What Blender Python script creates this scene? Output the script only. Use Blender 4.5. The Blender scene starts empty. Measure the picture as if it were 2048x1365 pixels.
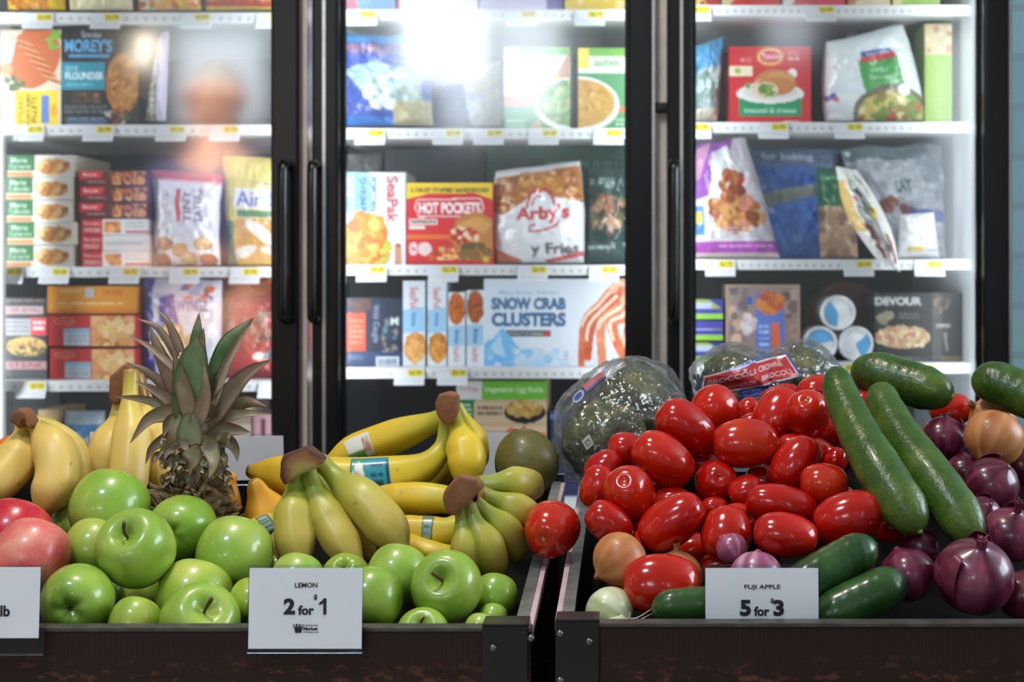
import bpy, math, random
import numpy as np
from mathutils import Vector

SC = bpy.context.scene
COL = SC.collection
random.seed(7)

# ------------------------------------------------------------------ camera
F = 2048 * 50.0 / 36.0            # focal length in pixels of the 2048 px wide frame
PPX, PPY, CZ = 1270.0, 560.0, 1.20
cam_d = bpy.data.cameras.new('camera')
cam_d.lens, cam_d.sensor_width = 50.0, 36.0
cam_d.shift_x = -(PPX - 1024.0) / 2048.0
cam_d.shift_y = -(682.5 - PPY) / 2048.0
cam_d.clip_start, cam_d.clip_end = 0.05, 60
cam_d.dof.use_dof = True
cam_d.dof.focus_distance = 1.54
cam_d.dof.aperture_fstop = 7.1
cam = bpy.data.objects.new('camera', cam_d)
cam.location = (0, 0, CZ)
cam.rotation_euler = (math.pi / 2, 0, 0)
COL.objects.link(cam)
SC.camera = cam

# ------------------------------------------------------------------ light and exposure
SC.view_settings.view_transform = 'Standard'
SC.view_settings.look = 'None'
SC.view_settings.gamma = 1.0
SC.view_settings.exposure = 0.0
SC.view_settings.use_curve_mapping = False
world = bpy.data.worlds.new('world')
SC.world = world
world.use_nodes = True
world.node_tree.nodes['Background'].inputs[0].default_value = (0.55, 0.66, 0.8, 1)
world.node_tree.nodes['Background'].inputs[1].default_value = 0.9


def area(name, loc, size, energy, color, target=None, direction=None, spread=180):
    d = bpy.data.lights.new(name, 'AREA')
    d.shape = 'RECTANGLE'
    d.size, d.size_y = size
    d.energy, d.color = energy, color
    d.spread = math.radians(spread)
    o = bpy.data.objects.new(name, d)
    o.location = loc
    v = Vector(direction) if direction else Vector(target) - Vector(loc)
    o.rotation_euler = v.to_track_quat('-Z', 'Y').to_euler()
    COL.objects.link(o)
    return o


# a ceiling lamp of the shop, then two added fill lamps
area('ceiling_lamp_bins', (-0.45, 1.35, 3.0), (0.28, 0.28), 25, (1.0, 0.90, 0.76), direction=(0, 0, -1))
area('front_fill_lamp', (-0.9, 0.2, 3.0), (0.35, 0.35), 22, (0.62, 0.81, 1.0), direction=(0, 0, -1))  # unseen blue-tinted fill, added to brighten the fronts of bins and cards
area('person_fill_spot', (-1.62, 2.1, 3.0), (0.2, 0.2), 55, (1.0, 0.97, 0.93), target=(-1.5, 1.05, 1.6), spread=50)  # narrow spot added only to light the mirrored person's face
DAY_SIDE = 11.0       # brightness of the daylit panes of the side window, built below
# LED strips standing behind the freezer's mullions
for x, dx, e in ((-1.53, .80, 4.4), (-0.70, -.80, 3.6), (-0.68, .80, 3.6), (0.045, -.80, 3.6), (0.065, .80, 3.6), (0.735, -.80, 2.6)):
    area('freezer_led', (x, 3.112, 1.42), (0.03, 1.30), e, (0.93, 0.97, 1.0), direction=(dx, 0.6, 0))


# ------------------------------------------------------------------ helpers
NUDGE = [0.0, 0.0]                # small sideways shift of the piece of produce being placed


def P(px, py, Y):
    """the point at depth Y that is seen at pixel (px, py)"""
    return np.array(((px + NUDGE[0] - PPX) * Y / F, Y, CZ - (py + NUDGE[1] - PPY) * Y / F))


def lin(c):
    c = np.asarray(c, dtype=float) / 255.0
    return np.where(c <= 0.04045, c / 12.92, ((c + 0.055) / 1.055) ** 2.4)


def L4(c):
    return (*[float(x) for x in lin(c)], 1.0)


def tag(o, label=None, cat=None, group=None, kind=None):
    if label: o['label'] = label
    if cat: o['category'] = cat
    if group: o['group'] = group
    if kind: o['kind'] = kind
    return o


def thing(name, base, label, cat, group=None):
    o = bpy.data.objects.new(name, None)
    o.empty_display_size = 0.02
    o.location = tuple(float(v) for v in base)
    COL.objects.link(o)
    return tag(o, label, cat, group)


def root_loc(o):
    p = Vector((0, 0, 0))
    while o is not None:
        p = p + o.location
        o = o.parent
    return np.array(p)


def mk(name, V, Fc, mats, parent=None, base=None, smooth=True, mi=None, attrs=None):
    """one mesh object from world-space points; its origin is base (or the parent's)"""
    V = np.asarray(V, dtype=float)
    if parent is not None:
        org = root_loc(parent)
        loc = np.zeros(3)
    else:
        org = np.array(base, dtype=float) if base is not None else np.array((V[:, 0].mean(), V[:, 1].mean(), V[:, 2].min()))
        loc = org
    me = bpy.data.meshes.new(name)
    me.from_pydata((V - org).tolist(), [], [list(map(int, f)) for f in Fc])
    for m in (mats if isinstance(mats, (list, tuple)) else [mats]):
        me.materials.append(m)
    if mi is not None:
        me.polygons.foreach_set('material_index', np.asarray(mi, dtype=np.int32))
    if smooth is True:
        me.polygons.foreach_set('use_smooth', np.ones(len(me.polygons), dtype=bool))
    if attrs:
        for k, a in attrs.items():
            a = np.asarray(a, dtype=np.float32)
            if a.ndim == 2:
                at = me.attributes.new(k, 'FLOAT_COLOR', 'POINT')
                if a.shape[1] == 3:
                    a = np.concatenate([a, np.ones((len(a), 1), np.float32)], axis=1)
                at.data.foreach_set('color', a.ravel())
            else:
                at = me.attributes.new(k, 'FLOAT', 'POINT')
                at.data.foreach_set('value', a)
    me.update()
    o = bpy.data.objects.new(name, me)
    o.location = tuple(loc)
    COL.objects.link(o)
    if parent is not None:
        o.parent = parent
    return o


def join(parts):
    """[(V, F)] -> V, F, part index per face"""
    Vs, Fs, mi, n = [], [], [], 0
    for k, (v, f) in enumerate(parts):
        Vs.append(np.asarray(v, dtype=float))
        Fs += [[int(i) + n for i in q] for q in f]
        mi += [k] * len(f)
        n += len(v)
    return np.concatenate(Vs), Fs, mi


def boxg(x0, x1, y0, y1, z0, z1, bev=0.0):
    """a box, its edges chamfered by bev"""
    if bev <= 0:
        V = [(x, y, z) for z in (z0, z1) for y in (y0, y1) for x in (x0, x1)]
        return np.array(V, dtype=float), [(0, 2, 3, 1), (4, 5, 7, 6), (0, 1, 5, 4), (2, 6, 7, 3), (0, 4, 6, 2), (1, 3, 7, 5)]
    import bmesh
    bm = bmesh.new()
    bmesh.ops.create_cube(bm, size=1.0)
    for v in bm.verts:
        v.co = ((x0 + x1) / 2 + v.co.x * (x1 - x0), (y0 + y1) / 2 + v.co.y * (y1 - y0), (z0 + z1) / 2 + v.co.z * (z1 - z0))
    bmesh.ops.bevel(bm, geom=bm.edges[:], offset=bev, segments=2, affect='EDGES', profile=0.5)
    bm.verts.index_update()
    V = np.array([v.co[:] for v in bm.verts])
    Fc = [[v.index for v in f.verts] for f in bm.faces]
    bm.free()
    return V, Fc


def catmull(pts, n):
    pts = np.asarray(pts, dtype=float)
    q = np.vstack([2 * pts[0] - pts[1], pts, 2 * pts[-1] - pts[-2]])
    out = []
    m = len(pts) - 1
    for t in np.linspace(0, m, n):
        i = min(int(t), m - 1)
        u = t - i
        a, b, c, d = q[i], q[i + 1], q[i + 2], q[i + 3]
        out.append(0.5 * (2 * b + (c - a) * u + (2 * a - 5 * b + 4 * c - d) * u * u + (3 * b - a - 3 * c + d) * u ** 3))
    return np.array(out)


def frame_from(axis):
    a = np.asarray(axis, dtype=float)
    a = a / np.linalg.norm(a)
    h = np.array((0, 0, 1.0)) if abs(a[2]) < 0.9 else np.array((1.0, 0, 0))
    u = np.cross(h, a); u /= np.linalg.norm(u)
    return u, np.cross(a, u), a


def lathe(prof, seg=32, n=None, c=(0, 0, 0), axis=(0, 0, 1), R=1.0, shape=None, spin=0.0):
    """revolve (radius, height) points about an axis; shape(theta, t, r, z) may change r"""
    prof = np.asarray(prof, dtype=float)
    if n: prof = catmull(prof, n)
    u, v, a = frame_from(axis)
    k = len(prof)
    th = np.linspace(0, 2 * math.pi, seg, endpoint=False) + spin
    V, T, A = [], [], []
    for i in range(k):
        r, z = max(prof[i][0], 0.0), prof[i][1]
        t = i / (k - 1)
        if i in (0, k - 1):
            V.append(np.array(c) + R * z * a); T.append(t); A.append(0)
            continue
        for h in th:
            rr, zz = (r, z) if shape is None else shape(h - spin, t, r, z)
            V.append(np.array(c) + R * (rr * math.cos(h) * u + rr * math.sin(h) * v + zz * a)); T.append(t); A.append(h)
    Fc = []
    for j in range(seg):
        Fc.append((0, 1 + (j + 1) % seg, 1 + j))
    for i in range(k - 3):
        b = 1 + i * seg
        for j in range(seg):
            j2 = (j + 1) % seg
            Fc.append((b + j, b + j2, b + seg + j2, b + seg + j))
    b = 1 + (k - 3) * seg
    for j in range(seg):
        Fc.append((b + j, b + (j + 1) % seg, len(V) - 1))
    return np.array(V), [f[::-1] for f in Fc], np.array(T)


def tube(path, rad, seg=12, cross=None, up=None, cap=True):
    """sweep a section along path; rad per point; cross(theta) scales the radius"""
    path = np.asarray(path, dtype=float)
    n = len(path)
    rad = np.broadcast_to(np.asarray(rad, dtype=float), (n,))
    tan = np.gradient(path, axis=0)
    tan /= np.linalg.norm(tan, axis=1)[:, None] + 1e-12
    u = frame_from(tan[0])[0] if up is None else np.array(up, dtype=float) - np.dot(up, tan[0]) * tan[0]
    u /= np.linalg.norm(u)
    V, T, A = [], [], []
    th = np.linspace(0, 2 * math.pi, seg, endpoint=False)
    for i in range(n):
        u = u - np.dot(u, tan[i]) * tan[i]
        u /= np.linalg.norm(u)
        w = np.cross(tan[i], u)
        for h in th:
            r = rad[i] * (1.0 if cross is None else cross(h, i / (n - 1)))
            V.append(path[i] + r * (math.cos(h) * u + math.sin(h) * w)); T.append(i / (n - 1))
    Fc = []
    for i in range(n - 1):
        for j in range(seg):
            j2 = (j + 1) % seg
            Fc.append((i * seg + j, i * seg + j2, (i + 1) * seg + j2, (i + 1) * seg + j))
    if cap:
        V.append(path[0]); T.append(0); a = len(V) - 1
        V.append(path[-1]); T.append(1); b = len(V) - 1
        for j in range(seg):
            Fc.append((a, (j + 1) % seg, j))
            Fc.append((b, (n - 1) * seg + j, (n - 1) * seg + (j + 1) % seg))
    return np.array(V), Fc, np.array(T)


# smooth value noise on points, for dents and crumples
def _h(i, j, k, s):
    x = (i.astype(np.int64) * 374761393 + j.astype(np.int64) * 668265263 + k.astype(np.int64) * 2147483647 + s * 974634777) & 0x7fffffff
    x = ((x ^ (x >> 13)) * 1274126177) & 0x7fffffff
    return ((x ^ (x >> 16)) & 0xffff) / 65535.0


def vnoise(p, scale=1.0, seed=0):
    p = np.asarray(p, dtype=float) * scale
    i = np.floor(p).astype(int)
    f = p - i
    f = f * f * (3 - 2 * f)
    r = 0
    for dx in (0, 1):
        for dy in (0, 1):
            for dz in (0, 1):
                w = (f[:, 0] if dx else 1 - f[:, 0]) * (f[:, 1] if dy else 1 - f[:, 1]) * (f[:, 2] if dz else 1 - f[:, 2])
                r = r + w * _h(i[:, 0] + dx, i[:, 1] + dy, i[:, 2] + dz, seed)
    return r * 2 - 1


# ------------------------------------------------------------------ lettering
TXT = bpy.data.scenes.new('lettering_bench')
_glyph = {}


def text_tris(s, bold=0.0):
    """(points, triangles) of a line of lettering, height of a capital = 1, starting at x = 0"""
    key = (s, bold)
    if key in _glyph: return _glyph[key]
    cu = bpy.data.curves.new('t', 'FONT')
    cu.body = s
    cu.resolution_u = 4
    cu.offset = bold
    ob = bpy.data.objects.new('t', cu)
    TXT.collection.objects.link(ob)
    vl = TXT.view_layers[0]
    vl.update()
    ev = ob.evaluated_get(vl.depsgraph)
    me = ev.to_mesh()
    me.calc_loop_triangles()
    v = np.array([p.co[:2] for p in me.vertices]) / 0.69
    t = np.array([list(q.vertices) for q in me.loop_triangles])
    ev.to_mesh_clear()
    bpy.data.objects.remove(ob)
    bpy.data.curves.remove(cu)
    v[:, 0] -= v[:, 0].min()
    _glyph[key] = (v, t)
    return v, t


# ------------------------------------------------------------------ printed artwork
class Art:
    """flat artwork of a package front: sRGB cells, u to the right, v downwards, both 0..1"""

    def __init__(s, w, h, col):
        s.w, s.h = max(int(w), 4), max(int(h), 4)
        s.a = np.empty((s.h, s.w, 3)); s.a[:] = col
        s.u, s.v = np.meshgrid((np.arange(s.w)) / (s.w - 1), (np.arange(s.h)) / (s.h - 1))

    def rect(s, x0, y0, x1, y1, col):
        m = (s.u >= x0) & (s.u <= x1) & (s.v >= y0) & (s.v <= y1)
        s.a[m] = col
        return s

    def ell(s, cx, cy, rx, ry, col, rot=0):
        c, n = math.cos(math.radians(rot)), math.sin(math.radians(rot))
        k = s.h / s.w
        dx, dy = s.u - cx, (s.v - cy) * k
        m = ((dx * c + dy * n) / rx) ** 2 + ((-dx * n + dy * c) / (ry * k)) ** 2 <= 1
        s.a[m] = col
        return s

    def ring(s, cx, cy, rx, ry, w, col, y1=9.0):
        d = np.sqrt(((s.u - cx) / rx) ** 2 + ((s.v - cy) / ry) ** 2)
        s.a[(abs(d - 1) < w) & (s.v < y1)] = col
        return s

    def poly(s, pts, col):
        m = np.zeros_like(s.u, dtype=bool)
        n = len(pts)
        for i in range(n):
            (x0, y0), (x1, y1) = pts[i], pts[(i + 1) % n]
            if y0 == y1: continue
            c = (s.v >= min(y0, y1)) & (s.v < max(y0, y1)) & (s.u < x0 + (s.v - y0) * (x1 - x0) / (y1 - y0))
            m ^= c
        s.a[m] = col
        return s

    def stroke(s, pts, w, col, n=70):
        """a line of even width through the points"""
        for x, y in catmull([(a, b) for a, b in pts], n):
            s.ell(x, y, w, w * s.w / s.h, col)
        return s

    def food(s, cx, cy, rx, ry, cols, n=40, size=0.06, seed=1, base=None, asp=1.0):
        """many small dabs inside an ellipse: a picture of food"""
        r = random.Random(seed)
        if base is not None: s.ell(cx, cy, rx, ry, base)
        for _ in range(n):
            a, d = r.uniform(0, 6.283), math.sqrt(r.random())
            k = r.uniform(0.6, 1.3) * size
            s.ell(cx + rx * d * math.cos(a) * 0.92, cy + ry * d * math.sin(a) * 0.92, k, k * s.w / s.h * asp * r.uniform(0.6, 1.1),
                  np.clip(np.array(r.choice(cols)) + r.uniform(-14, 14), 0, 255), r.uniform(0, 180))
        return s

    def dabs(s, x0, y0, x1, y1, cols, n=40, size=0.06, seed=1, asp=1.0):
        r = random.Random(seed)
        for _ in range(n):
            k = r.uniform(0.6, 1.3) * size
            cx, cy = r.uniform(x0, x1), r.uniform(y0, y1)
            m0 = s.a.copy()
            s.ell(cx, cy, k, k * s.w / s.h * asp * r.uniform(0.6, 1.1), np.clip(np.array(r.choice(cols)) + r.uniform(-14, 14), 0, 255), r.uniform(0, 180))
            out = ~((s.u >= x0) & (s.u <= x1) & (s.v >= y0) & (s.v <= y1))
            s.a[out] = m0[out]
        return s

    def text(s, txt, x0, y0, x1, y1, col, rot=0, bold=0.01):
        """letters stretched to fill the box; rot 90 reads upwards, -90 downwards"""
        v, t = text_tris(txt, bold)
        lo, hi = v.min(0), v.max(0)
        q = (v - lo) / (hi - lo)
        if rot == 0: x, y = q[:, 0], 1 - q[:, 1]
        elif rot == 90: x, y = 1 - q[:, 1], 1 - q[:, 0]
        else: x, y = q[:, 1], q[:, 0]
        if rot == 90: x = 1 - q[:, 1]
        X = (x0 + x * (x1 - x0)) * (s.w - 1)
        Y = (y0 + y * (y1 - y0)) * (s.h - 1)
        S = 3
        cov = np.zeros((s.h * S, s.w * S), dtype=bool)
        X = (X + 0.5) * S; Y = (Y + 0.5) * S
        for a, b, c in t:
            xs, ys = X[[a, b, c]], Y[[a, b, c]]
            i0, i1 = max(int(xs.min()), 0), min(int(xs.max()) + 2, s.w * S)
            j0, j1 = max(int(ys.min()), 0), min(int(ys.max()) + 2, s.h * S)
            if i1 <= i0 or j1 <= j0: continue
            gx, gy = np.meshgrid(np.arange(i0, i1) + 0.5, np.arange(j0, j1) + 0.5)
            d = (ys[1] - ys[2]) * (xs[0] - xs[2]) + (xs[2] - xs[1]) * (ys[0] - ys[2])
            if abs(d) < 1e-9: continue
            l0 = ((ys[1] - ys[2]) * (gx - xs[2]) + (xs[2] - xs[1]) * (gy - ys[2])) / d
            l1 = ((ys[2] - ys[0]) * (gx - xs[2]) + (xs[0] - xs[2]) * (gy - ys[2])) / d
            cov[j0:j1, i0:i1] |= (l0 >= -0.001) & (l1 >= -0.001) & (l0 + l1 <= 1.001)
        k = cov.reshape(s.h, S, s.w, S).mean(axis=(1, 3))[..., None]
        s.a = s.a * (1 - k) + np.array(col, dtype=float) * k
        return s

    def lines(s, x0, y0, x1, y1, n, col, seed=0):
        """rows of print too small to read"""
        r = random.Random(seed)
        hh = (y1 - y0) / n
        for i in range(n):
            x = x0
            while x < x1:
                w = r.uniform(0.1, 0.3) * (x1 - x0)
                s.rect(x, y0 + i * hh, min(x + w, x1), y0 + i * hh + hh * 0.5, col)
                x += w + 0.04 * (x1 - x0)
        return s

    def linear(s):
        return lin(s.a)


# ------------------------------------------------------------------ materials
def nodes(name):
    m = bpy.data.materials.new(name)
    m.use_nodes = True
    nt = m.node_tree
    return m, nt, nt.nodes['Principled BSDF'], nt.nodes.new, nt.links.new


def setp(b, **kw):
    for k, v in kw.items():
        b.inputs[{'rough': 'Roughness', 'metal': 'Metallic', 'coat': 'Coat Weight', 'coatr': 'Coat Roughness', 'spec': 'Specular IOR Level',
                  'sss': 'Subsurface Weight', 'col': 'Base Color', 'trans': 'Transmission Weight', 'ior': 'IOR', 'alpha': 'Alpha',
                  'sheen': 'Sheen Weight'}[k]].default_value = v


def ramp(N, stops):
    r = N('ShaderNodeValToRGB')
    e = r.color_ramp.elements
    while len(e) < len(stops): e.new(0.5)
    for x, (p, c) in zip(e, stops):
        x.position = p
        x.color = L4(c)
    return r


def noise(N, K, scale, detail=3.0, coord='Object', rough=0.5, nt=None):
    t = N('ShaderNodeTexCoord')
    n = N('ShaderNodeTexNoise')
    n.inputs['Scale'].default_value = scale
    n.inputs['Detail'].default_value = detail
    n.inputs['Roughness'].default_value = rough
    K(t.outputs[coord], n.inputs['Vector'])
    return n


def bump(N, K, b, height, strength=0.2, dist=0.002):
    n = N('ShaderNodeBump')
    n.inputs['Strength'].default_value = strength
    n.inputs['Distance'].default_value = dist
    K(height, n.inputs['Height'])
    K(n.outputs[0], b.inputs['Normal'])


def plain(name, col, rough=0.5, metal=0.0, coat=0.0, var=0.12, scale=30.0, bmp=0.0, spec=0.5):
    """one colour with a faint mottling of its own"""
    m, nt, b, N, K = nodes(name)
    c = np.array(col, dtype=float)
    n = noise(N, K, scale)
    r = ramp(N, [(0.3, np.clip(c * (1 - var), 0, 255)), (0.7, np.clip(c * (1 + var * 0.6), 0, 255))])
    K(n.outputs['Fac'], r.inputs[0])
    K(r.outputs[0], b.inputs['Base Color'])
    setp(b, rough=rough, metal=metal, coat=coat, spec=spec)
    if bmp: bump(N, K, b, n.outputs['Fac'], bmp)
    return m


def printed(name, rough, coat, bmp=0.0, bscale=30):
    """paper board or film carrying the artwork in the attribute 'print'"""
    m, nt, b, N, K = nodes(name)
    a = N('ShaderNodeAttribute'); a.attribute_name = 'print'
    K(a.outputs['Color'], b.inputs['Base Color'])
    setp(b, rough=rough, coat=coat)
    if bmp:
        n = noise(N, K, bscale, 2.0)
        bump(N, K, b, n.outputs['Fac'], bmp, 0.01)
    return m


M = {}
M['carton'] = printed('printed_carton', 0.45, 0.1)
M['film'] = printed('printed_film', 0.28, 0.3, 0.35, 28)
M['tagpaper'] = printed('printed_paper', 0.7, 0.0)
M['black_metal'] = plain('black_metal', (20, 20, 22), 0.35, 0.0, 0.2, spec=0.4)
M['door_black'] = plain('black_door_frame', (11, 11, 12), 0.32, 0.0, 0.1, spec=0.35)
M['handle'] = plain('black_handle', (9, 9, 10), 0.25, 0.0, 0.2)
M['chrome'] = plain('pale_metal_trim', (205, 205, 200), 0.3, 0.9, 0, 0.05)
M['mullion'] = plain('grey_mullion', (240, 226, 216), 0.4, 0.1, 0, 0.05)
M['shelf'] = plain('white_enamel', (228, 230, 232), 0.4, 0, 0.1, 0.03)
M['interior'] = plain('white_liner', (215, 220, 225), 0.5, 0, 0, 0.03)
M['backpanel'] = plain('dark_back_panel', (36, 40, 46), 0.6, 0, 0, 0.1, 8)
M['zinc'] = plain('galvanised_rail', (128, 132, 134), 0.42, 0.55, 0, 0.18, 60, 0.05)
M['gap_backing'] = plain('black_gap_backing', (9, 8, 8), 0.85, 0, 0, 0.2, spec=0.2)  # near-black sheet made up to stand for the shade between the fruit
M['screw'] = plain('screw_head', (120, 120, 118), 0.35, 0.8)
M['ink'] = plain('black_ink', (30, 28, 34), 0.6, 0, 0, 0.02)
M['card'] = plain('white_card', (243, 245, 250), 0.55, 0, 0, 0.015, 4)

# ================================================================== the room
def brick_mat(name, c1, c2):
    m, nt, b, N, K = nodes(name)
    t = N('ShaderNodeTexCoord')
    mp = N('ShaderNodeMapping')
    mp.inputs['Rotation'].default_value = (math.pi / 2, 0, 0)
    K(t.outputs['Object'], mp.inputs['Vector'])
    br = N('ShaderNodeTexBrick')
    br.inputs['Scale'].default_value = 2.4
    br.inputs['Color1'].default_value = L4(c1)
    br.inputs['Color2'].default_value = L4(c2)
    br.inputs['Mortar'].default_value = L4(np.array(c1) * 0.9)
    K(mp.outputs[0], br.inputs['Vector'])
    K(br.outputs['Color'], b.inputs['Base Color'])
    bump(N, K, b, br.outputs['Fac'], -0.5, 0.004)
    setp(b, rough=0.55)
    return m


def struct(name, V, Fc, m):
    return tag(mk(name, V, Fc, m, smooth=False), kind='structure')


X0, X1, YF, YB, ZC = -4.6, 3.6, -4.0, 4.1, 3.15
M['floor'] = plain('polished_floor', (150, 145, 138), 0.25, 0, 0.2, 0.1, 3)
M['ceil'] = plain('pale_ceiling', (205, 205, 202), 0.8, 0, 0, 0.04)
M['wallp'] = plain('pale_wall_paint', (206, 205, 200), 0.8, 0, 0, 0.04)
M['teal'] = brick_mat('teal_painted_brick', (128, 160, 170), (120, 153, 164))


def daylight(name, col, k):
    m = bpy.data.materials.new(name)
    m.use_nodes = True
    nt = m.node_tree
    nt.nodes.remove(nt.nodes['Principled BSDF'])
    em = nt.nodes.new('ShaderNodeEmission')
    em.inputs[0].default_value = (*col, 1)
    em.inputs[1].default_value = k
    nt.links.new(em.outputs[0], nt.nodes['Material Output'].inputs[0])
    return m


M['day_side'] = daylight('daylight_side_pane', (0.78, 0.89, 1.0), DAY_SIDE)

struct('floor', *boxg(X0, X1, YF, YB, -0.1, 0), M['floor'])
struct('ceiling', *boxg(X0, X1, YF, YB, ZC, ZC + 0.1), M['ceil'])
struct('wall_back', *boxg(X0, X1, YB, YB + 0.1, 0, ZC), M['wallp'])
struct('wall_left', *boxg(X0 - 0.1, X0, YF, YB, 0, ZC), M['wallp'])


def wall_with_holes(name, axis, at, thick, lo, hi, holes, m):
    """a wall across [lo, hi] with window openings (a0, a1, z0, z1)"""
    cuts = sorted({lo, hi, *[h[0] for h in holes], *[h[1] for h in holes]})
    parts = []
    for a, b in zip(cuts[:-1], cuts[1:]):
        hs = sorted((h for h in holes if h[0] <= a and h[1] >= b), key=lambda h: h[2])
        edges = [0.0] + [v for h in hs for v in (h[2], h[3])] + [ZC]
        for z0, z1 in zip(edges[0::2], edges[1::2]):
            parts.append(boxg(a, b, at, at + thick, z0, z1) if axis == 'x' else boxg(at, at + thick, a, b, z0, z1))
    V, Fc, _ = join(parts)
    struct(name, V, Fc, m)


front_holes = [(-3.285, -2.59, 2.30, 2.98, 6.5), (-1.67, -1.02, 2.62, 3.12, 15.0), (-0.98, -0.48, 2.30, 3.12, 7.0), (-1.40, -1.02, 2.22, 2.58, 5.5),
               (-0.35, -0.27, 2.73, 3.02, 12.0), (0.92, 1.31, 2.80, 3.10, 4.0), (2.17, 2.50, 1.2, 3.0, 4.0)]   # last: how bright the day behind it is
side_holes = [(0.5, 3.3, 1.45, 2.95)]
wall_with_holes('wall_front', 'x', YF - 0.12, 0.12, X0, X1, front_holes, M['wallp'])
wall_with_holes('wall_right', 'y', X1, 0.12, YF, YB, side_holes, M['wallp'])
k = 0
for a, b, z0, z1, kk in front_holes:
    k += 1
    V, Fc, _ = join([boxg(a, b, YF - 0.1, YF - 0.02, z0, z0 + 0.02), boxg(a, b, YF - 0.1, YF - 0.02, z1 - 0.02, z1),
                     boxg(a, a + 0.02, YF - 0.1, YF - 0.02, z0, z1), boxg(b - 0.05, b, YF - 0.1, YF - 0.02, z0, z1),
                     boxg(a, b, YF - 0.1, YF - 0.08, z0, z0 + 0.02)])
    w = struct('window_%d' % k, V, Fc, M['black_metal'])
    mk('pane', *boxg(a, b, YF - 0.09, YF - 0.08, z0, z1), daylight('daylight_front_pane', (0.82, 0.91, 1.0), kk), w, smooth=False)
for a, b, z0, z1 in side_holes:
    k += 1
    V, Fc, _ = join([boxg(X1 + 0.02, X1 + 0.1, a, b, z0, z0 + 0.05), boxg(X1 + 0.02, X1 + 0.1, a, b, z1 - 0.05, z1),
                     boxg(X1 + 0.02, X1 + 0.1, a, a + 0.05, z0, z1), boxg(X1 + 0.02, X1 + 0.1, b - 0.05, b, z0, z1)])
    w = struct('window_%d' % k, V, Fc, M['black_metal'])
    mk('pane', *boxg(X1 + 0.08, X1 + 0.09, a, b, z0, z1), M['day_side'], w, smooth=False)
# the painted brick wall the freezer is let into
XW = P(2019, 500, 3.0)[0]
struct('wall_side', *boxg(XW, X1, 2.98, 3.12, 0, ZC), M['teal'])
struct('wall_over_freezer', *boxg(X0, XW, 3.0, 3.12, 2.2, ZC), M['wallp'])

# ================================================================== the freezer
YG, YS, YP = 3.05, 3.22, 3.285           # glass, shelf front, product fronts
ZTOP, ZDECK = 2.15, 0.70
fx0, fx1 = -1.56, 0.757
freezer = thing('display_freezer', (-0.35, 3.4, 0), 'long upright freezer with black-framed glass doors and white shelves', 'freezer')


def zpx(py, Y):
    return CZ - (py - PPY) * Y / F


mk('back_panel', *boxg(fx0 - 0.6, fx1, 3.86, 3.90, 0, ZTOP), M['backpanel'], freezer, smooth=False)
mk('liner_side', *boxg(fx1, fx1 + 0.03, 3.10, 3.90, 0, ZTOP), M['interior'], freezer, smooth=False)
mk('liner_side', *boxg(fx0 - 0.03, fx0, 3.10, 3.86, 0, ZTOP), M['interior'], freezer, smooth=False)
mk('liner_top', *boxg(fx0 - 0.6, fx1, 3.10, 3.90, ZTOP, ZTOP + 0.04), M['interior'], freezer, smooth=False)
mk('deck', *boxg(fx0 - 0.03, fx1, 3.10, 3.86, ZDECK - 0.05, ZDECK), M['interior'], freezer, smooth=False)
mk('base', *boxg(fx0 - 0.6, XW, 2.97, 3.90, 0, 0.30), M['black_metal'], freezer, smooth=False)

mk('shelf_upright', *boxg((-14 - PPX) * 3.19 / F, (8 - PPX) * 3.19 / F, 3.185, 3.20, ZDECK, zpx(272, 3.19), 0.002), M['shelf'], freezer, smooth=False)

# doors: outer pixel edges at depth 3.02, and the glass between
DOORS = [(-215, 604, -150, 548), (629, 1311, 682, 1256), (1334, 2017, 1386, 1962)]
m, nt, b, N, K = nodes('freezer_glass')
nt.nodes.remove(b)
tr = N('ShaderNodeBsdfTransparent'); tr.inputs[0].default_value = (0.95, 0.97, 0.97, 1)
gl = N('ShaderNodeBsdfGlossy'); gl.inputs['Roughness'].default_value = 0.095
fr = N('ShaderNodeFresnel'); fr.inputs[0].default_value = 2.0
mx = N('ShaderNodeMixShader')
K(fr.outputs[0], mx.inputs[0]); K(tr.outputs[0], mx.inputs[1]); K(gl.outputs[0], mx.inputs[2])
K(mx.outputs[0], nt.nodes['Material Output'].inputs[0])
M['glass'] = m

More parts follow.
